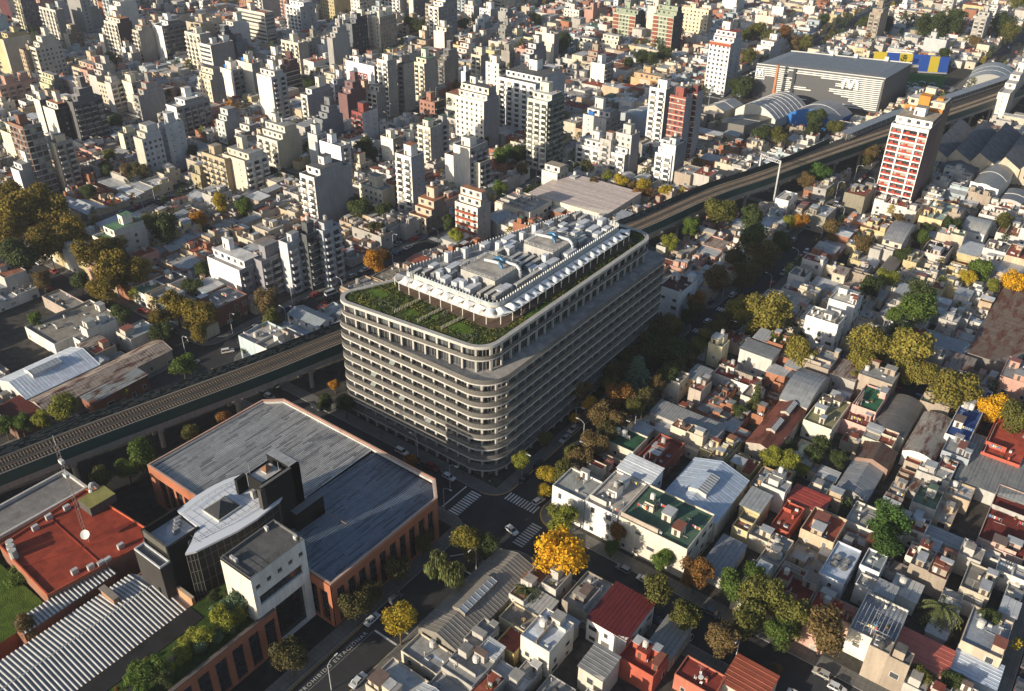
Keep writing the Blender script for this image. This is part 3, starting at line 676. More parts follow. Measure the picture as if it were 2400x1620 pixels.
for z in (25.4, 25.9): q.tube((-121, 72.8, z), (-121, 86.8, z), .04, (.1, .1, .1), n=4); q.tube((-130, 72.8, z), (-121, 72.8, z), .04, (.1, .1, .1), n=4)
for i in range(11): q.tube((-121, 72.8+1.4*i, 24.3), (-121, 72.8+1.4*i, 25.9), .04, (.1, .1, .1), n=4)
for i in range(7): q.tube((-130+1.5*i, 72.8, 24.3), (-130+1.5*i, 72.8, 25.9), .04, (.1, .1, .1), n=4)
part(q, 'railing', wb)
for x, y in ((-128.8, 73.6), (-127.6, 73.6), (-130.0, 84), (-122.6, 86)):
    q = MB(); q.box(x, y, 24.3, x+1, y+.6, 25.4, (.55, .55, .53), 'metal'); part(q, 'air_conditioner', wb)
# ================================================================ RED ROOFED BUILDING
rd = thing('red_roof_building', 'building with a broad flat brick-red roof carrying a lattice mast base and a satellite dish', 'building', (-174, 62, 0))
RP = [(-186.8, 49.5), (-163.2, 48.2), (-160.2, 70.8), (-164.6, 74.2), (-178.9, 73.4), (-186.5, 75.4), (-189.2, 73)]
q = MB(); q.prism(RP, 0, 12, (.25, .12, .08), 'brick', (.27, .045, .024), 'roof'); part(q, 'wall', rd)
q = MB(); inn = [((x+174)*.985-174, (y-62)*.975+62) for x, y in RP]; q.ring(RP, inn, 12, 12.55, (.45, .10, .045), 'paint', False, (.42, .11, .055)); part(q, 'parapet', rd)
for (a, b) in (((-176.5, 49), (-168.5, 67)), ((-186, 62), (-164, 61))):
    q = MB(); d = Vector((b[0]-a[0], b[1]-a[1])); L = d.length; d.normalize(); q.obox(((a[0]+b[0])/2, (a[1]+b[1])/2), (d.x, d.y), L/2, .12, 12, 12.18, (.30, .05, .028), 'roof'); part(q, 'roof_joint', rd)
q = MB(); q.box(-184.4, 68.6, 12, -178.9, 75.6, 14.6, (.08, .075, .07), 'paint', (.26, .24, .08), 'roof'); part(q, 'plant_room', rd)
for x, y in ((-186, 57), (-187, 61), (-186.6, 65.5), (-184.5, 71), (-163.5, 58), (-162.6, 60), (-162.3, 61.6), (-165.2, 55), (-164, 66)):
    q = MB(); q.box(x, y, 12, x+.9, y+1.5, 13.4, (.52, .52, .50), 'metal'); part(q, 'air_conditioner', rd)
for x, y in ((-184, 51), (-182.4, 50.4), (-180.6, 49.9)):
    q = MB(); q.cyl(x, y, 12, 14.4, .9, (.42, .42, .40), 'paint', 12); part(q, 'water_tank', rd)
q = MB(); pts = [(-187, 75.2, 12.6), (-187, 74.4, 14.4), (-186, 73.4, 15.3), (-184.8, 72.6, 15), (-184.2, 72, 13.5), (-184.2, 72, 12)]
for a, b in zip(pts, pts[1:]): q.tube(a, b, .6, (.5, .49, .46), 'metal', 9)
part(q, 'vent_duct', rd)
ms = thing('lattice_mast', 'thin lattice radio mast rising from the red roof and crossing in front of the railway', 'antenna mast', (-172.2, 63.4, 12))
q = MB(); n = 22; Hm = 29
for i in range(n):
    z0 = 12+Hm*i/n; z1 = 12+Hm*(i+1)/n; r0 = .42; P3 = [( -172.2+r0*math.cos(a), 63.4+r0*math.sin(a)) for a in (0, 2.1, 4.2)]
    for j in range(3):
        a = P3[j]; b = P3[(j+1) % 3]; q.tube((a[0], a[1], z0), (a[0], a[1], z1), .035, (.25, .22, .2), n=4); q.tube((a[0], a[1], z0), (b[0], b[1], z1), .025, (.25, .22, .2), n=4)
part(q, 'lattice', ms)
q = MB(); q.tube((-172.2, 63.4, 41), (-172.2, 63.4, 44), .05, (.5, .5, .5), n=5)
for z in (32, 36): q.box(-172.9, 63, z, -171.5, 63.8, z+.9, (.5, .5, .48), 'plain')
part(q, 'aerial', ms)
ds = thing('satellite_dish', 'round white satellite dish on a pole on the red roof', 'satellite dish', (-171.4, 63.2, 12)); q = MB()
N = 14; c0 = Vector((-171.2, 62.9, 14.9)); nn = Vector((.4, -.6, .6)).normalized(); u = nn.orthogonal().normalized(); v = nn.cross(u)
for k, (r0, r1, h0, h1) in enumerate(((0.01, .6, 0, .08), (.6, 1.15, .08, .32))):
    for i in range(N):
        a, b = 6.283*i/N, 6.283*(i+1)/N
        q.face([tuple(c0+u*r*math.cos(t)+v*r*math.sin(t)+nn*h) for r, t, h in ((r0, a, h0), (r1, a, h1), (r1, b, h1), (r0, b, h0))], (.6, .6, .58), 'plain')
part(q, 'reflector', ds); q = MB(); q.tube((-171.4, 63.3, 12), (-171.3, 63.1, 14.8), .09, (.4, .2, .15)); q.tube(tuple(c0), tuple(c0+nn*1.1), .04, (.5, .5, .5)); part(q, 'stand', ds)
# left wing along the railway: brick frame round an open court
lw = thing('brick_wing', 'long orange brick wing with wide openings beside the elevated railway', 'building', (-195, 60, 0))
w = MB(); g = MB(); facade(w, g, (-190.2, 30), (0.02, 1), (1, 0), 43.6, 0, 12, even(43.6, 6, 4.6), [(3.0, 8.6)], (.33, .15, .085), (.03, .03, .035), 1.0, 'brick')
w.box(-200.6, 30, 0, -190.8, 73.8, 11.6, (.33, .15, .085), 'brick', (.20, .19, .18), 'roof'); part(w, 'wall', lw); 
for f in g.f: q = MB(); q.face([g.v[i] for i in f], (.03, .03, .035), 'glass'); part(q, 'window', lw)
q = MB(); q.ring([(-200.8, 29.8), (-190, 29.8), (-189.3, 74), (-200.8, 74)], [(-200.2, 30.4), (-190.6, 30.4), (-190, 73.4), (-200.2, 73.4)], 11.6, 12.5, (.46, .44, .41)); part(q, 'coping', lw)
# ================================================================ RIBBED ROOF HALL
rb_ = thing('ribbed_roof_hall', 'long hall under white and grey corrugated roof ribs with a brick chimney stack', 'building', (-148, 45, 0))
q = MB(); q.box(-156, 18, 0, -137, 68.2, 9.2, (.24, .11, .07), 'brick'); q.box(-162.8, 40, 0, -158.9, 62, 10.4, (.24, .11, .07), 'brick'); part(q, 'wall', rb_)
q = MB(); q.face([(-156.4, 18, 10.2), (-148.2, 18, 11.3), (-148.2, 67, 11.3), (-156.4, 64.2, 10.2)], (.20, .205, .21), 'metal'); q.face([(-148.2, 18, 11.3), (-136.2, 18, 9.6), (-136.2, 68.2, 9.6), (-148.2, 67, 11.3)], (.20, .205, .21), 'metal')
q.face([(-163.2, 40, 11.0), (-158.6, 40, 10.6), (-158.6, 62.2, 10.6), (-163.2, 62.2, 11.0)], (.20, .205, .21), 'metal'); rf = part(q, 'roof', rb_)
def rib(x0, z0, x1, z1):
    q = MB(); b = 0; W_ = .24
    for i, (dy, dz) in enumerate(((-W_, 0), (-W_*.75, .2), (0, .3), (W_*.75, .2), (W_, 0))):
        q.v.extend([(x0, dy, z0+dz), (x1, dy, z1+dz)])
    for i in range(4): q.f.append((2*i, 2*i+1, 2*i+3, 2*i+2)); q.c.append((.50, .50, .49)); q.m.append(q.mi('metal'))
    q.face([(x0, dy, z0+dz) for dy, dz in ((-W_, 0), (-W_*.75, .2), (0, .3), (W_*.75, .2), (W_, 0))][::-1], (.4, .4, .4), 'metal')
    q.face([(x1, dy, z1+dz) for dy, dz in ((-W_, 0), (-W_*.75, .2), (0, .3), (W_*.75, .2), (W_, 0))], (.4, .4, .4), 'metal')
    return q.mesh('roof_rib')
m1, m2, m3 = rib(-156.4, 10.2, -148.3, 11.3), rib(-148.1, 11.3, -136.2, 9.6), rib(-163.2, 11, -158.6, 10.6)
y = 18.5
while y < 67.6:
    for me, a, b in ((m1, 18, 64.2+0), (m2, 18, 67.6), (m3, 40, 62)):
        if a <= y <= b:
            if me is m2 and y > 66.2: continue
            inst('roof_rib', me, rb_, (0, y, 0))
    y += .92
q = MB(); q.box(-155.4, 56.3, 10, -150.2, 57.4, 12.6, (.34, .19, .11), 'brick', (.2, .16, .13)); q.box(-155.7, 56.1, 12.6, -149.9, 57.6, 12.8, (.25, .22, .19)); part(q, 'chimney', rb_)
q = MB(); q.tube((-148.2, 18, 11.4), (-148.2, 67, 11.4), .16, (.42, .42, .41), 'metal', 6); part(q, 'ridge_cap', rb_)
q = MB(); q.box(-148.0, 66.9, 9, -136.6, 67.7, 12.6, (.42, .24, .14), 'brick', (.4, .33, .26)); q.box(-145.4, 64.6, 9, -144.6, 67.7, 12.8, (.42, .24, .14), 'brick'); part(q, 'gable_wall', rb_)
# brick street front with a planted roof
bf = thing('brick_street_front', 'brick street wall with dark window bays and a planted terrace on top', 'building', (-129, 50, 0))
w = MB(); g = MB(); facade(w, g, (-119.6, 20), (0, 1), (1, 0), 56.5, 0, 12.3, even(56.5, 13, 2.9), [(.5, 10.4)], (.30, .115, .07), GLASSD, .6, 'brick')
w.face([(-136.4, 76.5, 0), (-136.4, 20, 0), (-136.4, 20, 11.0), (-136.4, 76.5, 11.0)], BR, 'brick'); w.face([(-119.7, 76.5, 0), (-136.4, 76.5, 0), (-136.4, 76.5, 11.6), (-119.7, 76.5, 12.3)], BR, 'brick'); w.face([(-136.4, 20, 0), (-119.7, 20, 0), (-119.7, 20, 11.6), (-136.4, 20, 11.6)], BR, 'brick')
w.box(-120.6, 20, 11, -119.65, 76.4, 12.45, (.12, .10, .09)); part(w, 'wall', bf)
for f in g.f:
    q = MB(); pts = [g.v[i] for i in f]; q.face(pts, GLASSD, 'glass')
    for z in (3, 5.5, 8): q.box(pts[0][0], pts[0][1], z-.06, pts[0][0]+.08, pts[1][1], z+.06, (.05, .045, .04), 'plain')
    part(q, 'window', bf)
q = MB(); q.face([(-136.4, 20, 10.8), (-120.7, 20, 10.8), (-120.7, 76.4, 10.8), (-136.4, 76.4, 10.8)], (.05, .085, .02), 'grass'); part(q, 'roof_lawn', bf)
q = MB(); q.box(-128.5, 20, 10.8, -127.2, 62, 10.9, (.035, .035, .035), 'roof'); q.box(-136.3, 20, 10.8, -131.5, 66, 10.95, (.02, .02, .022), 'roof'); part(q, 'terrace_path', bf)
q = MB(); q.box(-187, 20, 0, -163, 48, 8.2, BR, 'brick', (.075, .12, .02), 'grass'); o = solo(q, 'lawn_terrace', 'raised lawn with round shrubs at the left edge behind the red roof', 'garden', (-175, 34, 0))
# ================================================================ ELEVATED RAILWAY
VS = [(-262, -150), (-232, -40), (-218, 30), (-211.6, 62), (-206.5, 85), (-200.4, 109.5), (-193.4, 137.5), (-187.9, 164), (-175, 222), (-164, 266), (-154.6, 303), (-146, 355), (-136.8, 388), (-127.7, 424), (-110, 490), (-93.5, 546), (-77, 606), (-57, 680), (-18, 815), (30, 980)]
def smooth(P_, step):
    out = []; n = len(P_)
    for i in range(n-1):
        p0 = Vector(P_[max(0, i-1)]); p1 = Vector(P_[i]); p2 = Vector(P_[i+1]); p3 = Vector(P_[min(n-1, i+2)])
        m_ = max(1, int((p2-p1).length/step))
        for k in range(m_):
            t = k/m_; out.append(.5*((2*p1)+(p2-p0)*t+(2*p0-5*p1+4*p2-p3)*t*t+(3*p1-p0-3*p2+p3)*t**3))
    out.append(Vector(P_[-1])); return out
VP = smooth(VS, 5.2)
def nrm(i):
    a = VP[max(0, i-1)]; b = VP[min(len(VP)-1, i+1)]; t = (b-a).normalized(); return Vector((-t.y, t.x)), t
def wid(p): return 10.2 if p.y < 420 else 10.2+min(9, (p.y-420)*.09)
via = thing('railway_viaduct', 'elevated concrete railway with two tracks between dark green noise barriers', 'railway viaduct', (-175, 222, 0))
N_ = len(VP)
def strip(q, o0, o1, z, col, mat, i0=0, i1=None, dz=0):
    i1 = i1 or N_-1
    for i in range(i0, i1):
        n0, _ = nrm(i); n1, _ = nrm(i+1); f = lambda o, i_: (o(VP[i_]) if callable(o) else o)
        a = VP[i]+n0*f(o0, i); b = VP[i+1]+n1*f(o0, i+1); c_ = VP[i+1]+n1*f(o1, i+1); d = VP[i]+n0*f(o1, i)
        q.face([(a.x, a.y, z), (b.x, b.y, z), (c_.x, c_.y, z+dz), (d.x, d.y, z+dz)][::-1], col, mat)
def vwall(q, o, z0, z1, col, mat, out, i0=0, i1=None):
    i1 = i1 or N_-1
    for i in range(i0, i1):
        n0, _ = nrm(i); n1, _ = nrm(i+1); f = lambda i_: (o(VP[i_]) if callable(o) else o)
        a = VP[i]+n0*f(i); b = VP[i+1]+n1*f(i+1); pts = [(a.x, a.y, z0), (b.x, b.y, z0), (b.x, b.y, z1), (a.x, a.y, z1)]
        q.face(pts if out else pts[::-1], col, mat)
CN = (.27, .26, .24)
q = MB(); vwall(q, -.15, 7.6, 9.4, CN, 'paint', True); vwall(q, lambda p: wid(p)+.15, 7.6, 9.4, CN, 'paint', False); strip(q, lambda p: wid(p)+.15, -.15, 7.6, CN, 'paint'); vwall(q, .3, 9.4, 11.6, CN, 'paint', False); vwall(q, lambda p: wid(p)-.3, 9.4, 11.6, CN, 'paint', True)
strip(q, -.15, .3, 9.4, CN, 'paint'); part(q, 'deck', via)
q = MB(); strip(q, .3, lambda p: wid(p)-.3, 11.55, (.064, .060, .056), 'ballast'); part(q, 'ballast', via)
q = MB(); strip(q, .3, .75, 11.65, (.22, .20, .17), 'paint'); part(q, 'walkway', via); q = MB(); strip(q, lambda p: wid(p)-1.0, lambda p: wid(p)-.3, 11.65, (.22, .20, .17), 'paint'); part(q, 'walkway', via)
GB = (.014, .05, .048)
pn = 0; restp = MB()
for i in range(N_-1):
    n0, t0 = nrm(i); n1, _ = nrm(i+1); y = VP[i].y
    a = VP[i]+n0*.02; b = VP[i+1]+n1*.02; L = (b-a).length; tt = (b-a).normalized(); c0 = (a+b)/2
    q = MB(); q.obox((c0.x, c0.y), (tt.x, tt.y), L/2-.04, .09, 9.4, 12.9, GB, 'plain'); q.obox((c0.x, c0.y), (tt.x, tt.y), L/2+.02, .12, 12.9, 13.05, (.20, .20, .18), 'plain'); q.obox((a.x, a.y), (tt.x, tt.y), .09, .13, 9.4, 13.0, (.02, .05, .048), 'plain')
    vis = 20 < y < 640
    if vis and pn < 290: part(q, 'barrier_panel', via); pn += 1
    else: restp.add(q)
    if 455 < y < 620: continue
    a = VP[i]+n0*(wid(VP[i])-.02); b = VP[i+1]+n1*(wid(VP[i+1])-.02); L = (b-a).length; tt = (b-a).normalized(); c0 = (a+b)/2
    q = MB(); q.obox((c0.x, c0.y), (tt.x, tt.y), L/2-.04, .09, 9.4, 14.4, (.015, .03, .032), 'plain')
    if y < 330:                                                  # pale slats stand in for sunlit patches on the track side
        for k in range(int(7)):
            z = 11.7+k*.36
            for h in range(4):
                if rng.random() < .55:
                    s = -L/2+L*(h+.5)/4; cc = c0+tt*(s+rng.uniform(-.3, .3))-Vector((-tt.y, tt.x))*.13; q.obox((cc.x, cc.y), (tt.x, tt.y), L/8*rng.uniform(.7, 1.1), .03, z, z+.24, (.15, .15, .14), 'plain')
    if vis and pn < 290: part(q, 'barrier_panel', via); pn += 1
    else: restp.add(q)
part(restp, 'barrier', via, 'stuff')
sl = MB(); sl.box(-1.25, -.13, 0, 1.25, .13, .1, (.19, .15, .115), 'paint'); sle = sl.mesh('sleeper'); rests = MB(); ns = 0
d = 0; i = 0
tracks = (3.3, 7.4)
acc = 0
for i in range(N_-1):
    n0, t0 = nrm(i); L = (VP[i+1]-VP[i]).length; m_ = max(1, round(L/.85))
    for k in range(m_):
        p = VP[i].lerp(VP[i+1], k/m_)
        if p.y < 15 or p.y > 640: continue
        for o in tracks:
            c0 = p+n0*o; w_ = Vector((-n0.y, n0.x)); rests.obox((c0.x, c0.y), (n0.x, n0.y), 1.25, .15, 11.57, 11.69, (.21, .17, .13), 'paint')
part(rests, 'sleepers', via, 'stuff')
for o in tracks:
    for s in (-.72, .72):
        q = MB(); strip(q, o+s-.05, o+s+.05, 11.83, (.06, .045, .035), 'plain'); vwall(q, o+s-.05, 11.6, 11.82, (.10, .06, .045), 'metal', True); part(q, 'rail', via)
acc = 0
for i in range(N_-1):
    acc += (VP[i+1]-VP[i]).length
    if acc > 21.3:
        acc = 0; n0, t0 = nrm(i); p = VP[i]; W_ = wid(p)
        if 144 < p.y < 146 or 268 < p.y < 276: pass
        q = MB()
        for o in (1.2, W_-1.2): c0 = p+n0*o; q.cyl(c0.x, c0.y, 0, 6.6, .75, CN, 'paint', 10)
        q.obox(((p+n0*W_/2).x, (p+n0*W_/2).y), (n0.x, n0.y), W_/2+.2, .8, 6.4, 7.6, CN, 'paint'); part(q, 'pier', via)
# station roof and portal
q = MB(); i0 = min(range(N_), key=lambda i: abs(VP[i].y-468)); i1 = min(range(N_), key=lambda i: abs(VP[i].y-655))
st = thing('station_canopy', 'long pale metal platform roof on the elevated railway beside the arena', 'station roof', (-100, 560, 10.6))
strip(q, lambda p: wid(p)-4.2, lambda p: wid(p)+.5, 14.8, (.24, .25, .26), 'metal', i0, i1, .5); vwall(q, lambda p: wid(p)-4.2, 14.5, 14.8, (.3, .3, .3), 'metal', True, i0, i1); part(q, 'roof', st)
q = MB()
for i in range(i0, i1): n0, t0 = nrm(i); c0 = VP[i]+n0*(wid(VP[i])-3.4); q.cyl(c0.x, c0.y, 11.6, 14.9, .14, (.3, .3, .3), 'plain', 6)
part(q, 'post', st, 'stuff')
q = MB(); strip(q, lambda p: wid(p)-5, lambda p: wid(p)-.4, 12.3, (.22, .21, .19), 'paving', i0, i1); part(q, 'platform', st)
gp = thing('signal_gantry', 'grey lattice gantry spanning the railway tracks', 'signal gantry', (-133, 402, 0)); q = MB()
i = min(range(N_), key=lambda i: abs(VP[i].y-398)); n0, t0 = nrm(i); a = VP[i]-n0*.6; b = VP[i]+n0*(wid(VP[i])+.4)
GM = (.50, .51, .52)
q.box(a.x-.35, a.y-.35, 0, a.x+.35, a.y+.35, 20, GM, 'metal'); part(q, 'leg', gp); q = MB(); q.box(b.x-.35, b.y-.35, 9, b.x+.35, b.y+.35, 20, GM, 'metal'); part(q, 'leg', gp)
q = MB()
for z in (18.6, 20): q.tube((a.x, a.y, z), (b.x, b.y, z), .14, GM, n=5)
for k in range(8):
    c0 = a.lerp(b, k/8); c1 = a.lerp(b, (k+1)/8); q.tube((c0.x, c0.y, 18.6), (c1.x, c1.y, 20), .09, GM, n=4); q.tube((c0.x, c0.y, 18.6), (c0.x, c0.y, 20), .09, GM, n=4)
part(q, 'truss', gp)
# world extents (x0, y0, x1, y1, height), facade kinds of the south-west and south-east sides, their colours with sunlit and shaded tone put in, label
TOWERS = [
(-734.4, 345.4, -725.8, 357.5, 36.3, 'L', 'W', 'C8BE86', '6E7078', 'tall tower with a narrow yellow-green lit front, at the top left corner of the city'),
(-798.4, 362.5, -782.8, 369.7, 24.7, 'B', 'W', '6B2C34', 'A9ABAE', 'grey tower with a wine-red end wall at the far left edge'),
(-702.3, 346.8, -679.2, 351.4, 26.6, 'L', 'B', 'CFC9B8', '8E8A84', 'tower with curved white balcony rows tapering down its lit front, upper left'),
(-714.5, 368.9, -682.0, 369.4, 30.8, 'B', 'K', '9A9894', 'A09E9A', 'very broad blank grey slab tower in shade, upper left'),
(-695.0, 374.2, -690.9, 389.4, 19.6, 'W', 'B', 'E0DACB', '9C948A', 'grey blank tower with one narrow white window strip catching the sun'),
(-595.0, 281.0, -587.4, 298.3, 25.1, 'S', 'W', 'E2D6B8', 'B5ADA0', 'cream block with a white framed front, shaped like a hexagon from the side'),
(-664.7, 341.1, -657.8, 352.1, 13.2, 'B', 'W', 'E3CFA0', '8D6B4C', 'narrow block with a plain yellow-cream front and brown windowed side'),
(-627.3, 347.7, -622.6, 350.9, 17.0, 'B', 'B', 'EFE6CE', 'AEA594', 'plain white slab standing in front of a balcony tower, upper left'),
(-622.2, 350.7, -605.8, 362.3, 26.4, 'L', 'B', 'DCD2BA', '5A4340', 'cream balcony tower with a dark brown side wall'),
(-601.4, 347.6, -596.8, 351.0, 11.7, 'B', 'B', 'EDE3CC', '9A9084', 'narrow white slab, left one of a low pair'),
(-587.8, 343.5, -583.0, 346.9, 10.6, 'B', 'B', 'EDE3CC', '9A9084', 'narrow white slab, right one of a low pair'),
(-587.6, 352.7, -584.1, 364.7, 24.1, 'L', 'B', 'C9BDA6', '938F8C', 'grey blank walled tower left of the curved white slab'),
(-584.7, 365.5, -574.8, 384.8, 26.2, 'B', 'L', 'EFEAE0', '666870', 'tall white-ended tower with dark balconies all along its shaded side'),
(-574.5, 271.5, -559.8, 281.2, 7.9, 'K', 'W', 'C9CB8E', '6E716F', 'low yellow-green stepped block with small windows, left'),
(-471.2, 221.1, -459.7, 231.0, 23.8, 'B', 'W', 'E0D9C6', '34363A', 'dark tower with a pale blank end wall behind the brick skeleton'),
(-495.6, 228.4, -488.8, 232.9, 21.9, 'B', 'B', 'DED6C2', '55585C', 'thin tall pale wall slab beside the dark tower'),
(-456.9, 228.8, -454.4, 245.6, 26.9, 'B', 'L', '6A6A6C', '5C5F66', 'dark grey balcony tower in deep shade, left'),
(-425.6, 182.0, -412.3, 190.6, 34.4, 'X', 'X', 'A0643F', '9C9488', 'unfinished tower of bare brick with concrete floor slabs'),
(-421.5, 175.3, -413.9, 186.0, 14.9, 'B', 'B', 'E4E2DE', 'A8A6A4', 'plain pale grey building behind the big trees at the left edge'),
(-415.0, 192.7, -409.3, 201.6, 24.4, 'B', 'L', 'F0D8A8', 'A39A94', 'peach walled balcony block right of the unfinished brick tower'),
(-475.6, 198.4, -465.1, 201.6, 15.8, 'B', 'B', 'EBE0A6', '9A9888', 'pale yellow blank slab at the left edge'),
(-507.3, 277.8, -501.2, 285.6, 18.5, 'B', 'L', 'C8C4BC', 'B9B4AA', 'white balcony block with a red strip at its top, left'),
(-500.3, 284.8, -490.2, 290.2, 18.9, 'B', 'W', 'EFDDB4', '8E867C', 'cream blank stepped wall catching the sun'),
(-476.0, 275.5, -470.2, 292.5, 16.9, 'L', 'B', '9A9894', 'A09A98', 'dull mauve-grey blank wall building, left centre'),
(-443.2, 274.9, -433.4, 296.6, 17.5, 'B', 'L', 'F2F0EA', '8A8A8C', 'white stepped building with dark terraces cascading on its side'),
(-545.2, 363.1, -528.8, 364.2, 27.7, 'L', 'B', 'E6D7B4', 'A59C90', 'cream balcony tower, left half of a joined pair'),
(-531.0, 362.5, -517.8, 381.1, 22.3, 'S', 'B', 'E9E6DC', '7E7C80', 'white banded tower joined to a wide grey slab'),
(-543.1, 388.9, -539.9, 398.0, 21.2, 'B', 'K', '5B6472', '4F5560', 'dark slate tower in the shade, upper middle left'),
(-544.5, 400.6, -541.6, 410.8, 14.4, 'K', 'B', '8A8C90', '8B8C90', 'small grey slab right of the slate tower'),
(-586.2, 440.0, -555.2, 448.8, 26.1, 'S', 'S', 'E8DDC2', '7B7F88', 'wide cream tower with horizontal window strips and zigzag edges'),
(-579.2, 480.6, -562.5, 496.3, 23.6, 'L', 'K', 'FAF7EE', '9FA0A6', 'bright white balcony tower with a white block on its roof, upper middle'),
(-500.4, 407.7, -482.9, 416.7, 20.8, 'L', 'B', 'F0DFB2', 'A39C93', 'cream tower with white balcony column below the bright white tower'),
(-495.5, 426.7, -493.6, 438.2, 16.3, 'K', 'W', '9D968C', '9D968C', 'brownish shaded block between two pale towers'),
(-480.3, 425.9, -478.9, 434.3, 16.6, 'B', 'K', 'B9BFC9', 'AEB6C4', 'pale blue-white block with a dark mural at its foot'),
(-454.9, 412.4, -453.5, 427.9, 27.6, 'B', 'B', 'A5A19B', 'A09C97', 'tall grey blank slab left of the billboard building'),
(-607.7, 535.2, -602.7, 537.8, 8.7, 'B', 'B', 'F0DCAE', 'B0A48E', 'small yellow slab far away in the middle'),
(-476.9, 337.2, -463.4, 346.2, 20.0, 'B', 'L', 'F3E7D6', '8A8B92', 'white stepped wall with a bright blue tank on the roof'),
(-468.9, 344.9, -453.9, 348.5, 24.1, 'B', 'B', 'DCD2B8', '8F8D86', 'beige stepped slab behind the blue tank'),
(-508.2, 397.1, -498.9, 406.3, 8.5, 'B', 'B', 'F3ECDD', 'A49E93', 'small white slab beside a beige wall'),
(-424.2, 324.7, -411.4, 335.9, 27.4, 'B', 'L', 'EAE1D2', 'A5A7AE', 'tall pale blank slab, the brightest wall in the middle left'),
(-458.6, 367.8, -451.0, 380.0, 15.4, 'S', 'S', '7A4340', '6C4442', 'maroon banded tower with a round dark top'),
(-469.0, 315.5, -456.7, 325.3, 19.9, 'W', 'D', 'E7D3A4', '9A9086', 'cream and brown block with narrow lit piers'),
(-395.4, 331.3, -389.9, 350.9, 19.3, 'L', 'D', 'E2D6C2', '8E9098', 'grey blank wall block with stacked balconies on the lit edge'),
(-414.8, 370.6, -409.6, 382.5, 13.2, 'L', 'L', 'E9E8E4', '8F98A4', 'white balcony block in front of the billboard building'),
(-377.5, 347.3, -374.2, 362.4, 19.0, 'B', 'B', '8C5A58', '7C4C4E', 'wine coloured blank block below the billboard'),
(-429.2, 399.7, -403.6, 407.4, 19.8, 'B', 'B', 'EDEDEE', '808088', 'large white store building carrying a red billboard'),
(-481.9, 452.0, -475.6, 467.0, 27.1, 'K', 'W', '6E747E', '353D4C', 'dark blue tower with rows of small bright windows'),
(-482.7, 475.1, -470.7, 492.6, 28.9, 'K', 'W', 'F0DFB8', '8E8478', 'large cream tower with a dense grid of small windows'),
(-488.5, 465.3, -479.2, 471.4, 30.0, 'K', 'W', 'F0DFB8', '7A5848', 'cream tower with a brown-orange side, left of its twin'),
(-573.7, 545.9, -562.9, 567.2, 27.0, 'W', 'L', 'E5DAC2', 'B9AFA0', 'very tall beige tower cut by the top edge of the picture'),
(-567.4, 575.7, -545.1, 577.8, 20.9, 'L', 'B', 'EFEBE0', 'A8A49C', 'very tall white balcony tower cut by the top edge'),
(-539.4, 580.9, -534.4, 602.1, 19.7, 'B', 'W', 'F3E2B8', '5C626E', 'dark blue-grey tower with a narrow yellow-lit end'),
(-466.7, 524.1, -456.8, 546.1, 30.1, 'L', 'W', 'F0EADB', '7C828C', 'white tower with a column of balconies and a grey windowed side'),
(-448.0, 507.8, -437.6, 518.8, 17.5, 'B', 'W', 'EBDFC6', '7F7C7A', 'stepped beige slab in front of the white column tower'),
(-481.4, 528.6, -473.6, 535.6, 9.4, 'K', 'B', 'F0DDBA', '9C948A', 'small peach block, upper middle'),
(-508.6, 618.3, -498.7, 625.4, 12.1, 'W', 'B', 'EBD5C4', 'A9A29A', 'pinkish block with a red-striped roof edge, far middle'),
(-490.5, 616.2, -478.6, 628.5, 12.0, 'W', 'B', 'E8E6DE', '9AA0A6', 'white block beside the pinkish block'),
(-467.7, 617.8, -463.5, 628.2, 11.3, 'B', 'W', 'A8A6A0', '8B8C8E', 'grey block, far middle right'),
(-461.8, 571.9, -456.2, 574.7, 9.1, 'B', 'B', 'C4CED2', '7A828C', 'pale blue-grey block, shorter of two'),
(-456.6, 574.9, -452.5, 576.3, 11.4, 'B', 'B', 'C4CED2', '7A828C', 'pale blue-grey block, taller of two'),
(-433.5, 519.6, -426.8, 549.9, 10.7, 'L', 'B', 'E9DCC0', '9A928A', 'cream balcony end with a long blank taupe wall'),
(-424.5, 556.2, -417.8, 565.6, 14.2, 'W', 'W', '8E8C86', '8A8884', 'grey block with a fine window grid'),
(-376.5, 375.5, -368.2, 383.3, 33.5, 'L', 'D', 'F4EAD4', '98948E', 'tall cream tower with bulging white balconies and dotted side wall'),
(-372.8, 388.7, -368.0, 398.5, 28.8, 'L', 'D', '8C847C', 'A89C8E', 'taupe stepped slab right of the bulging balcony tower'),
(-416.9, 441.4, -414.9, 454.7, 14.7, 'K', 'K', 'A8A296', 'A8A296', 'pale taupe block behind the stepped slab'),
(-380.1, 411.2, -371.6, 424.1, 24.2, 'L', 'B', 'F2E0B2', '98928A', 'yellow-cream tower with orange-brown balconies and a green roof'),
(-385.4, 440.2, -380.0, 454.6, 19.1, 'L', 'B', '6E6A66', '8F8982', 'taupe blank slab with dark balconies at its edge'),
(-379.3, 452.8, -372.7, 457.5, 10.6, 'B', 'B', 'EFEFF0', 'A8A8AC', 'narrow white wall with a shadow down its middle'),
(-369.8, 455.2, -361.5, 463.6, 22.4, 'L', 'B', 'CFC4A8', '8B8782', 'cream and dark balcony block left of the sloping-topped one'),
(-345.9, 440.4, -335.5, 447.6, 24.3, 'K', 'L', 'F3E6CC', '8A8278', 'tall cream wall whose top slopes down to the left'),
(-350.6, 382.9, -338.9, 391.5, 12.7, 'W', 'L', 'B5714F', '4A4648', 'brick and white block with rounded dark balconies'),
(-301.7, 357.4, -282.1, 370.5, 29.7, 'W', 'B', 'EFE4CC', '8F8F96', 'wide cream block with rows of windows and a large grey side wall'),
(-353.8, 330.7, -345.8, 342.7, 17.8, 'L', 'D', 'A83A2C', 'B8B8C2', 'small tower with red balconies and white side with dark lines'),
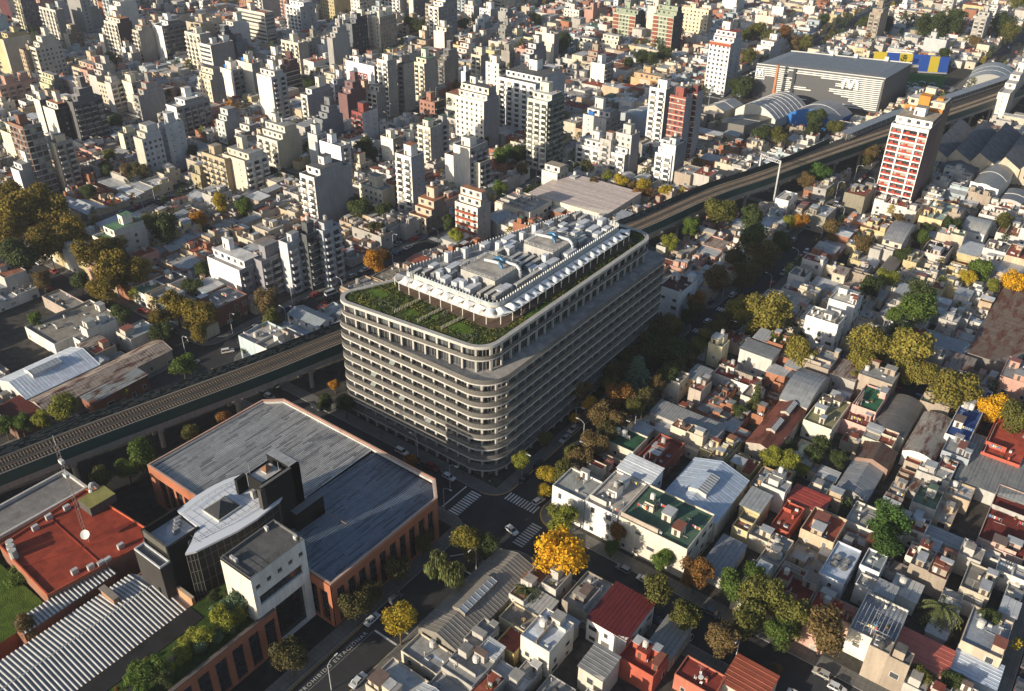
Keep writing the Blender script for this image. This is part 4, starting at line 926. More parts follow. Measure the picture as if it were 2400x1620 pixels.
(-378.1, 366.8, -370.0, 377.7, 16.7, 'L', 'B', 'F0E4C8', '959088', 'cream stepped balcony block with a grey side, middle left'),
(-300.1, 393.9, -274.9, 423.2, 32.2, 'L', 'D', 'F4F1EA', 'A6A8B2', 'huge white balcony block with saw-toothed grey side, centre'),
(-254.6, 358.2, -242.4, 373.6, 36.8, 'L', 'L', 'D9D8C2', '5B7068', 'glassy green-white tower with open balconies, centre'),
(-367.7, 507.8, -360.1, 528.6, 13.1, 'W', 'B', 'C9C9CA', '80828A', 'grey windowed end block in front of a tall cream slab'),
(-378.3, 540.0, -361.6, 543.4, 21.2, 'B', 'D', 'EFDDBA', '8F8A84', 'cream slab with a lit upper part, upper centre'),
(-435.8, 573.7, -403.9, 575.2, 6.6, 'W', 'B', 'F1DC9A', 'B0A074', 'row of yellow apartment ends, upper centre'),
(-432.5, 659.9, -417.4, 665.3, 12.5, 'W', 'B', 'F5DCC0', '7C7A7E', 'peach tower with a pink stripe in the middle'),
(-374.6, 643.5, -353.8, 660.1, 19.5, 'G', 'W', '97A984', '3F4650', 'green and red striped tower, left one of two'),
(-323.6, 615.5, -306.4, 631.4, 28.9, 'G', 'W', '97A984', '3F4650', 'green and red striped tower, right one of two'),
(-348.1, 651.5, -340.2, 671.0, 26.4, 'B', 'W', 'EBD2B0', '9C9088', 'peach blank tower between the two green ones'),
(-427.6, 734.1, -423.0, 745.9, 13.3, 'W', 'B', 'E8E6E0', '8B8A8C', 'white-edged slab cut by the top edge, right of centre'),
(-416.5, 741.5, -414.2, 755.6, 12.1, 'W', 'B', 'A8A49E', '8F8D8A', 'grey slab cut by the top edge, above the green towers'),
(-311.9, 511.0, -301.0, 522.7, 15.5, 'D', 'L', 'F6EEE0', '8C909A', 'white slab with dotted windows beside the tall cypress'),
(-347.7, 517.8, -338.7, 524.2, 7.6, 'D', 'W', 'B8B4AE', '6A5A54', 'grey low slab with four dots, centre'),
(-372.3, 588.0, -357.5, 597.5, 6.5, 'K', 'W', 'EBE0C4', '9C8E80', 'low cream institution building, left part'),
(-356.7, 595.1, -341.7, 606.1, 6.5, 'W', 'W', 'EBD9B0', '9A948C', 'low yellow institution building, right part'),
(-345.1, 611.5, -339.7, 614.3, 7.1, 'B', 'B', 'DADDE2', 'A8ACB4', 'thin pale slab with a faint mural'),
(-283.4, 515.9, -259.9, 529.0, 9.5, 'Y', 'B', 'DFA24A', '8C7A60', 'orange and brown striped block behind the white tower'),
(-219.5, 421.2, -209.7, 430.2, 34.9, 'L', 'B', 'F1EEE6', '8A8276', 'tall white tower with mixed balconies left of the red one'),
(-200.5, 408.0, -191.6, 416.3, 37.1, 'E', 'B', 'B04632', '9FA0A6', 'tall red tower with cream floor bands'),
(-192.1, 416.8, -189.7, 424.6, 38.1, 'E', 'B', '7E3430', 'A2A2A8', 'shaded rear half of the tall red tower'),  # shade put into the colour: a darker copy of the red
(-191.1, 379.1, -181.9, 389.0, 16.7, 'L', 'B', 'E9EAEC', '6E7A8C', 'blue-white balcony block next to the railway'),
(-188.4, 380.0, -180.7, 390.5, 21.9, 'B', 'B', 'C8D2D8', '76808E', 'taller pale blue rear part beside the railway block'),
(-216.2, 377.8, -207.4, 390.3, 11.7, 'L', 'B', 'F1EEE4', '9A9EA6', 'white balcony block above the yellow trees'),
(-215.9, 381.9, -206.5, 390.4, 21.1, 'W', 'B', 'C9C6BE', '9CA0A8', 'grey stepped block with a small red box on its roof'),
(-222.0, 377.2, -215.5, 381.2, 17.8, 'L', 'K', 'B9B5B0', 'A6A4A2', 'grey narrow balcony block above the yellow trees'),
(-238.3, 380.2, -223.6, 391.7, 10.5, 'L', 'K', 'E8E6E0', 'A2A2A4', 'white terraced block left of the yellow trees'),
(-251.8, 407.6, -236.8, 422.9, 17.2, 'D', 'W', 'D8D2CA', '8E8A88', 'pale block with dotted wall and blue tank on the roof'),
(-229.5, 336.1, -220.3, 345.7, 11.3, 'B', 'W', 'EDE2CA', 'B0A890', 'plain cream block with a white flat roof near the viaduct'),
(-219.7, 339.7, -210.5, 352.7, 5.3, 'B', 'B', 'A3AAB0', '7C858E', 'low grey box with plants on the roof'),
(-267.6, 308.4, -245.9, 316.5, 18.8, 'B', 'L', 'E9E1CE', '8C8E92', 'big cream blank wall marked by a stepped shadow'),
(-259.7, 305.5, -249.5, 318.9, 26.0, 'B', 'L', 'E6DECB', '90929A', 'rear taller part of the cream wall with shadow'),
(-296.3, 321.0, -287.7, 328.9, 24.0, 'L', 'D', 'F1E3BE', 'A2A09E', 'cream tower with orange balcony edges and a green roof'),
(-288.6, 329.1, -287.7, 335.5, 24.2, 'B', 'L', 'A8A6A2', '9C9EA2', 'grey slab joined behind the green roofed tower'),
(-315.6, 313.7, -307.0, 317.5, 16.1, 'D', 'L', 'F2E8CC', '8B8172', 'narrow cream slab with dotted wall'),
(-312.5, 322.8, -304.2, 329.6, 12.4, 'B', 'W', 'EFE7D2', '8E7E74', 'cream block with a brown roof room, centre left'),
(-266.6, 273.2, -256.9, 281.8, 29.2, 'L', 'D', 'F5EEDC', '969AA4', 'slim white balcony tower with a broad grey side'),
(-289.3, 236.7, -280.1, 258.6, 25.2, 'L', 'B', 'F0EADC', '8C949E', 'broad blue-grey blank side wall with a narrow white balcony front'),
(-330.9, 285.8, -315.8, 292.6, 17.8, 'D', 'L', 'FAF9F6', 'ABB2BC', 'dazzling white wall with nine small dots'),
(-341.6, 287.8, -334.6, 293.1, 19.1, 'B', 'W', 'C9CCCA', '8A929A', 'pale block with a red box on the roof'),
(-362.2, 314.0, -359.1, 329.0, 15.6, 'B', 'B', '7F868E', '7C858F', 'blue-grey stepped blank wall'),
(-367.3, 275.8, -351.4, 291.5, 15.6, 'L', 'B', 'E8DCBE', 'C4B490', 'cream block with green-railed balconies and a wide beige side'),
(-351.4, 242.6, -335.1, 256.5, 18.4, 'D', 'L', 'DCCBA8', 'C9C4BA', 'pale concrete stepped wall with white balcony fins behind'),
(-362.8, 239.1, -345.5, 240.8, 17.8, 'L', 'B', 'C4AC78', 'A08C64', 'olive-yellow balcony block joined to the pale concrete stepped wall'),
(-429.0, 235.7, -424.4, 244.9, 14.5, 'B', 'W', 'E9D9A0', 'A39E84', 'pale yellow ended block'),
(-394.4, 226.2, -391.1, 237.3, 21.2, 'B', 'W', 'C2BFA8', 'B3B9C4', 'white-grey block with large dark windows'),
(-393.8, 240.2, -391.3, 250.7, 24.5, 'W', 'D', 'AEB4BE', 'AEB6C2', 'tall blue-white blank wall with four dots'),
(-368.9, 234.9, -361.4, 238.3, 7.2, 'K', 'B', 'B6A468', '8A8060', 'small olive cube with a flat grey roof'),
(-411.8, 283.9, -404.5, 294.5, 13.0, 'W', 'B', 'C9D2C8', '8E949C', 'pale green-white stepped block'),
(-400.9, 287.3, -392.5, 299.9, 8.7, 'L', 'B', 'E8DCC8', '9C8E88', 'brownish blank side with a white balcony front'),
(-325.4, 158.1, -317.4, 176.8, 13.8, 'B', 'K', 'EFE3C8', 'C9C2B4', 'cream block with a green roof terrace left of the apartments'),
(-273.7, 174.4, -254.6, 185.0, 13.8, 'B', 'L', 'F1EAE2', '8C8A96', 'grey apartment block with a tall blank white end wall'),
(-252.9, 181.6, -250.1, 194.3, 16.1, 'B', 'L', '8C8A96', '8C8A96', 'second grey apartment block of the row with dark balconies'),
(-249.0, 189.9, -244.2, 199.4, 22.1, 'B', 'L', 'C9CDD4', 'A9B2C0', 'pale blue-white apartment block with planted balconies'),
(-243.3, 196.5, -240.6, 204.7, 24.1, 'B', 'L', '5A6064', '50565C', 'dark grey apartment block with black balconies'),
(-240.0, 202.6, -238.2, 211.5, 24.3, 'B', 'L', 'AEB8C6', 'A2AEBE', 'pale blue tower at the end of the apartment row'),
(-228.8, 269.4, -216.3, 278.5, 17.0, 'E2', 'D', 'EBDFC8', 'A8A4A0', 'red and white balcony block behind the office building'),
(-250.6, 263.3, -240.5, 279.1, 7.8, 'W', 'W', 'CDB48E', '8A7A6A', 'old cream corner building with an orange roof'),
(-317.2, 292.8, -310.2, 301.2, 7.8, 'W', 'W', 'D9C9A8', 'A3998A', 'low beige block with large windows'),
(-287.6, 269.5, -272.5, 277.8, 10.6, 'W', 'B', 'E6D8B4', 'B3A88E', 'cream block with green trim and a red roof room'),
(-244.7, 546.4, -230.0, 564.5, 32.9, 'W', 'K', 'E9E8E6', 'A8ACB6', 'white tower with a red top band beside the arena'),
(-251.5, 646.8, -240.9, 678.6, 11.1, 'B', 'B', 'F2EEE6', 'B5B5B8', 'white blank blocks at the arena corner'),
(-331.8, 673.5, -305.7, 678.0, 24.6, 'W', 'K', 'F0D49A', 'C4A878', 'yellow-beige block with a window grid, top right of centre'),
(-343.4, 783.2, -329.9, 801.6, 15.0, 'B', 'B', 'F3F1EC', 'B8BCC2', 'white slab at the top edge right of centre'),
(-295.4, 745.7, -279.5, 752.0, 11.8, 'B', 'B', 'F0D2AE', 'C8A888', 'peach blank block in the upper right'),
(-294.4, 778.5, -284.1, 783.8, 14.0, 'B', 'K', 'E9E3D2', 'B0ACA4', 'cream slab behind the peach block'),
(-278.2, 810.9, -268.3, 816.3, 11.8, 'B', 'K', 'D9CFC4', 'A8A29C', 'pinkish beige slab, upper right'),
(-275.8, 875.0, -265.6, 886.0, 9.7, 'K', 'W', 'EDE9E2', '9AA0A8', 'white slab cut by the top edge, upper right'),
(-217.0, 887.9, -209.9, 900.1, 8.9, 'B', 'B', 'F4F0EA', 'B8B6B4', 'small bright white slab, far upper right'),
(-156.8, 739.9, -140.9, 747.7, 14.0, 'B', 'B', 'B9BDBE', 'A4A8AA', 'large plain grey metal wall behind the stadium'),
(-94.1, 421.0, -77.6, 441.9, 40.4, 'R', 'B', 'FBF8F2', '7C5A5E', 'white tower with fourteen rows of red balconies'),
(-95.3, 444.0, -78.3, 460.4, 43.7, 'B', 'B', 'E8D0A4', '8A6C50', 'orange topped taller tower behind the white and red one'),
(-78.5, 602.3, -72.0, 682.3, 17.1, 'D', 'W', 'EADFCB', 'B9AE9C', 'cream block with a dotted wall at the right edge'),
(-483.1, 760.2, -438.7, 760.7, 6.6, 'B', 'B', 'EADDC8', 'A5A09A', 'pale far slab at the top edge, centre'),
(-733.2, 462.1, -722.5, 470.2, 8.5, 'W', 'B', 'E9DFC8', '9A9690', 'pale far block, upper left'),
(-713.4, 481.7, -708.7, 493.2, 8.6, 'B', 'L', 'F3E9CF', '8E8C8C', 'white slab and shaded side at the top edge, left of centre'),
(-702.3, 487.3, -697.2, 495.8, 10.4, 'W', 'B', 'E9E6E0', '8F9096', 'white windowed slab near the top edge, left of centre'),
(-375.2, 500.5, -372.0, 504.0, 15.1, 'B', 'W', 'A29A8C', '78746E', 'shaded block behind the sloping-topped wall'),
]
HOUSES = [
(-95.8, 150.0, -85.7, 159.2, 9.9, 'E8E2D8', '9A9C98', 'F', 'wc', 'white corner house with terracotta band and planted roof terrace, at the crossing'),
(-85.4, 150.0, -75.8, 165.3, 10.2, 'EFEBE2', 'B8AFA4', 'F', 'ws', 'modern white house with big sliding windows, beside the planted corner house'),
(-75.3, 150.0, -56.1, 165.5, 10.4, 'D8CDB8', '4A6A58', 'F', 'wst', 'long classical cream facade with green roof terraces, beside the modern white house'),
(-85.3, 165.8, -74.9, 167.2, 11.0, 'D8DDE2', 'E4E8EC', 'T', '', 'raised box with bright silver sheet roof behind the modern white house'),
(-53.1, 152.8, -46.8, 166.2, 4.5, 'C9C5BC', '8E9196', 'T', 'w', 'house with grey sheet roof and chequered terrace, beside the long cream facade'),
(-36.9, 154.8, -27.3, 166.6, 5.0, 'C9B8A0', '8E3A2A', 'F', 'ts', 'house with wide dark red roof and a white water tank, above the big street trees'),
(-26.9, 156.7, -17.0, 162.5, 5.0, 'C8A690', 'B8452A', 'F', 't', 'house with orange-red roof, next to the wide dark red one'),
(-16.9, 152.7, -7.5, 165.9, 8.0, 'E2DCCB', '8A8E96', 'F', 'wp', 'cream two storey house with white roof pergola and hanging plants'),
(-7.6, 155.0, 3.9, 163.2, 5.0, 'C9A08A', 'C4604A', 'TI', '', 'house with a broad bright red tiled roof, beside the pergola house'),
(4.1, 165.3, 12.6, 177.9, 7.0, 'C8B59A', '8D97A4', 'F', 'wt', 'beige house with grey-blue roof near the lower corner'),
(4.2, 159.3, 13.5, 166.6, 4.0, 'CFD4DA', 'C4D2E4', 'T', '', 'pale blue-white sheet roof shed near the lower corner'),
(-71.8, 165.7, -55.7, 186.4, 8.5, 'D9CDB4', 'B9C8DA', 'GY', 'k', 'large silver-blue warehouse with gabled roof and raised skylight'),
(-98.7, 178.5, -87.2, 187.3, 7.0, 'D2C6B0', '2E5C40', 'F', 'tt', 'house with green roof and two water tanks, behind the office building crossing'),
(-85.9, 178.5, -77.8, 192.3, 6.0, 'A8583C', '8E3F30', 'F', 's', 'brick house with dark red terrace and a tilted grey roof'),
(-101.5, 168.6, -86.1, 170.6, 5.0, 'CDB9A8', '6A2A22', 'F', '', 'walled house with dark maroon roof court, next to the yellow street tree'),
(-93.9, 200.9, -72.0, 203.7, 5.5, 'B9B4AC', '9A9A98', 'RY', '', 'long shed with silver and rust patched roof sheets'),
(-64.0, 204.1, -55.5, 235.2, 7.0, 'B4A898', '7C4434', 'GYR', 'kk', 'rusty gabled workshop with two raised skylights'),
(-64.3, 229.9, -55.5, 251.1, 8.0, 'B9B2A6', '8E9296', 'BX', '', 'barrel vaulted grey roof hall touching the rusty workshop'),
(-54.4, 224.2, -45.7, 241.7, 6.5, 'E6DCC0', '8E8A60', 'F', 'w', 'cream modern house in front of a swimming pool'),
(-44.8, 238.9, -37.5, 252.6, 8.0, 'E0A898', '2E6A48', 'F', 'w', 'pink house with bright green roof'),
(-45.7, 233.2, -38.1, 244.4, 5.5, 'E0A898', '8A4A40', 'F', 'w', 'lower pink house with red terrace in front of the green roofed one'),
(-37.0, 234.8, -27.6, 255.8, 6.5, 'C9C4BA', '6E6A66', 'BY', '', 'hall with dark grey ribbed barrel roof'),
(-26.2, 229.0, -17.6, 252.3, 6.5, 'ECE8DE', '8E8A84', 'BYR', '', 'hall with pale ribbed barrel roof stained by rust'),
(-36.4, 218.2, -27.1, 227.3, 6.0, '9A7A68', '5A4A42', 'GYR', '', 'dark brown gabled shed with broken roof sheets'),
(-36.6, 203.2, -28.1, 220.9, 4.5, 'A8A49C', '8C8F94', 'GY', '', 'pale grey metal gabled shed beside the garden'),
(-18.2, 241.8, -11.5, 273.5, 7.5, 'D8D8D4', '2A4E8E', 'F', 'tt', 'white house with blue roof and two big water tanks'),
(-16.9, 233.6, -9.5, 242.5, 7.0, 'A0A8B2', '9A9C9C', 'F', 'w', 'blue-grey house with two small windows'),
(-7.8, 241.4, 2.6, 272.3, 6.0, 'C8502E', 'B8482C', 'F', 'w', 'bright orange-red house with flat roof'),
(-11.0, 226.1, 7.5, 250.5, 5.0, 'B4B4B0', '8C8C88', 'RY', '', 'long grey corrugated shed near the right border'),
(-73.9, 274.6, -62.5, 282.7, 13.0, 'E9E6E0', 'D0C8B8', 'F', 'wL', 'white modern flats with glass terrace and wooden screens'),
(-71.7, 291.4, -62.4, 300.9, 13.0, 'E4E2DE', 'D0C8B8', 'F', 'w', 'rear block of the white modern flats'),
(-95.3, 243.1, -90.2, 249.0, 9.0, 'EBDCA8', '8A9298', 'F', 's', 'pale yellow tower house at the corner'),
(-102.1, 244.5, -96.2, 253.0, 6.0, 'EEEAE4', '8A3A30', 'F', '', 'white curved gable corner house with dark red roof'),
(-85.4, 246.6, -74.0, 251.0, 9.0, 'C8C4BC', '7E8184', 'T', 'w', 'house with grey sheet roof and planted balcony'),
(-88.3, 232.9, -73.8, 237.1, 5.0, 'EDE6DA', '8E3F30', 'F', 's', 'white house with dark red roof deck'),
(-126.1, 263.9, -116.7, 277.3, 12.0, 'D4D6DA', '5A3A36', 'F', 'wo', 'white three storey corner house with cut corner, behind the office building'),
(-100.5, 216.3, -92.2, 220.2, 8.0, 'D6CAB2', '8C8478', 'F', '', 'cream windowless block beside the dark cedar'),
(-93.3, 222.7, -87.7, 231.1, 7.0, 'E2B878', '8C8E90', 'T', 'w', 'orange-yellow house with tilted grey roof'),
(-88.9, 216.3, -84.7, 224.3, 8.0, 'B8A898', 'A86A5A', 'F', 't', 'bare concrete stair block with a tank'),
(-38.9, 293.3, -24.4, 302.8, 6.0, '9AA0A8', '7E8690', 'RY', '', 'broad blue-grey shed roof in shade'),
(-23.8, 296.0, -8.1, 362.4, 6.5, '8A827A', '6A5C52', 'RXR', '', 'brown corrugated factory hall with pale striped ridges'),
(-73.6, 364.4, -65.8, 387.1, 10.0, 'DCC9B0', '8A8C90', 'BX', 'w', 'hall with cream facade, red pilasters and a round grey roof'),
(-103.4, 403.4, -93.8, 418.0, 10.0, '8E8670', '8A4A3A', 'F', '', 'bare concrete cube with a red patch on its roof'),
(-110.3, 373.5, -101.2, 387.9, 8.0, 'A8A08A', 'B0B4B8', 'F', 'w', 'olive-grey building with strip windows'),
(-127.1, 378.9, -120.8, 390.4, 9.0, 'F0ECE2', 'C8C4BC', 'F', 'w', 'bright white three storey house near the viaduct'),
(-50.3, 400.9, -40.8, 417.8, 8.0, 'F0EEE8', 'A8A8A4', 'BX', '', 'white hall with grey round roof'),
(-58.4, 366.9, -48.6, 381.0, 7.0, 'CFBEB4', '3E3E40', 'F', 'w', 'pinkish building with dark roof'),
(-68.3, 399.6, -58.5, 423.5, 9.0, 'E4C68A', '9CB4A8', 'F', 'ws', 'yellow and cream stepped house'),
(-96.1, 96.6, -84.5, 126.8, 6.0, '8A8478', '8E877C', 'GYC', 'k', 'long low hall with weathered fibre roof and raised ridge skylight, below the crossing'),
(-74.0, 105.8, -66.3, 115.6, 9.0, 'D8D2C4', 'D4DCE6', 'F', 'tw', 'white building with bright silver roof and water tank'),
(-73.8, 122.0, -65.4, 133.3, 6.0, '9A9080', '9A9694', 'F', '', 'building with cluttered grey roof terrace and a railing'),
(-80.1, 115.2, -74.6, 121.6, 5.0, 'B0A898', 'B0B0AE', 'T', '', 'small house with pale sheet roof and skylight'),
(-83.0, 109.7, -75.4, 115.3, 5.0, 'D9C690', '8A8074', 'F', '', 'cream house with brown-grey roof in the courtyard'),
(-79.5, 103.7, -74.2, 107.5, 4.5, 'DAB85A', 'A04C3A', 'F', '', 'yellow house with small red roof'),
(-65.6, 120.0, -55.3, 132.9, 7.5, 'ECE8E0', '6A1E1A', 'TG', 'w', 'white house with maroon roof and red tiled hips'),
(-59.9, 107.6, -53.8, 110.9, 8.0, 'C9C0AE', '8E8E8C', 'RX', '', 'small block with a striped corrugated roof'),
(-54.8, 115.7, -46.1, 119.1, 6.5, 'C4502C', '8E3A2E', 'F', 's', 'orange-red house with terraces at different levels'),
(-49.5, 123.4, -45.9, 133.6, 5.0, 'A8A49A', '8E8E8A', 'T', '', 'grey sheet roof among red terraces'),
(-43.3, 120.3, -34.0, 126.5, 5.0, 'C86A4A', '8A3428', 'F', '', 'house with red roof deck holding a white table and chairs'),
(-34.4, 124.8, -25.0, 133.2, 5.0, 'C8C0B2', 'A8502E', 'TI', '', 'house with orange tiled roof at the lower border'),
(-227.0, 172.4, -211.1, 180.2, 7.0, 'F4F2EE', '9AA4AA', 'GX', 'w', 'white gabled house beside the railway'),
(-225.9, 162.9, -213.5, 166.6, 4.0, 'EAE6DE', 'A4B2BC', 'T', '', 'low shed with pale blue-white roof beside the white gabled house'),
(-258.9, 155.8, -246.6, 170.8, 8.0, '8E5A44', '7A7E84', 'F', 'w', 'brick corner building with white bay windows, beneath the apartment row'),
(-293.9, 110.9, -274.7, 135.8, 5.0, 'DCD6CA', '8A8478', 'F', '', 'long roofless white walled plot next to the vacant lot'),
(-262.5, 126.9, -253.8, 137.4, 7.0, 'C4BCAE', '9AA4A8', 'F', '', 'grey block with tin roof and shaded court'),
(-268.0, 88.4, -250.6, 112.9, 6.5, 'C8C8C4', 'DDE4EE', 'GY', 'k', 'long white roofed shed with a strip of roof lights'),
(-250.4, 88.7, -240.5, 133.3, 6.0, 'A89A88', 'A89888', 'GYR', '', 'long shed with sandy roof patched by rust, beside the railway'),
(-238.7, 99.3, -232.7, 118.9, 5.5, '8A5238', '8C9494', 'RYs', 'w', 'brick house with grey corrugated roof beside the railway'),
(-254.6, 79.2, -239.8, 88.1, 5.0, '7A5A4A', '6A2A20', 'RYR', '', 'dark red rusted roof shed'),
(-310.4, 126.3, -293.2, 133.4, 5.0, 'B4A090', '8A8680', 'F', '', 'ruined house with pink peeling walls'),
(-227.4, 198.4, -219.5, 212.2, 5.0, 'C0A078', '8A8A88', 'F', 't', 'tan box house between railway and office building'),
(-227.9, 296.5, -208.1, 313.8, 8.0, 'E4D8BE', 'A8A09A', 'F', 'w', 'old cream school building, lower wing'),
(-222.3, 315.5, -180.5, 348.0, 8.0, 'E4D8BE', 'C4B4AC', 'RX', 'w', 'old cream school building, long wing with ribbed pinkish roof'),
(-224.2, 232.5, -211.3, 239.0, 5.0, 'EFE6DA', 'A0502E', 'TI', '', 'small white house with orange tiled roof behind the office building'),
(-224.9, 213.0, -217.5, 229.2, 5.0, 'C4A884', '8E8678', 'F', '', 'beige box house behind the office building'),
(-209.5, 287.8, -203.3, 293.5, 4.0, 'E0D4C4', 'A04A30', 'TI', '', 'little house with orange gable by the school'),
(-55.5, 186.7, -51.3, 196.9, 6.0, 'C09A6A', '8E8E88', 'F', 'w', 'tan stepped house beside the silver-blue warehouse'),
(-52.4, 187.2, -45.7, 192.4, 8.0, 'D8D4CC', '9AA0A4', 'F', 'ws', 'white narrow house with roof room'),
(-44.7, 176.0, -39.8, 187.5, 5.5, 'C4522E', 'A8442E', 'F', '', 'orange-red gabled house, inner one of a pair'),
(-45.3, 189.1, -35.8, 193.2, 5.0, 'C8A890', 'A83E2C', 'TI', '', 'house with orange-red pitched roofs'),
(-29.9, 190.3, -21.8, 199.7, 5.0, 'D8D0C4', 'A8A49C', 'F', '', 'house with brown tin gable and patio'),
(-24.9, 165.8, -22.4, 179.3, 7.0, 'D0D8E4', 'C4D0DE', 'F', 'w', 'pale blue-white house with four round fans on its roof'),
(-21.4, 174.6, -16.6, 179.0, 7.0, 'DADDE2', '8A949C', 'F', '', 'grey-white walled house next to the four fans'),
(-13.2, 172.8, -7.0, 179.0, 5.0, 'D4D2CC', 'BDBDBA', 'T', 't', 'low white house with awning and chequered patio'),
(-13.5, 187.0, -7.4, 193.0, 5.0, 'E4DACA', 'A04A32', 'F', 's', 'house with brown-red deck and white stair room'),
(0.0, 183.3, 6.5, 193.3, 6.0, 'BFB49C', '8A857C', 'F', '', 'old stained house with messy grey roof'),
(-0.4, 203.1, 10.7, 230.8, 5.0, 'C8A898', '7E3026', 'F', '', 'long house with dark red flat roof at the border'),
(-67.8, 334.0, -62.9, 358.6, 5.0, 'B8B0A4', '7A726A', 'RY', '', 'small corrugated roof house behind the flats'),
(-75.2, 225.4, -70.2, 233.2, 6.0, 'D8CDBA', '9A8E80', 'F', '', 'pale house behind the dark red roof deck'),
(-80.3, 482.5, -62.4, 526.7, 6.0, '8A9096', '5A626C', 'GY', '', 'dark grey roofed shed in front of the sawtooth factory'),
]
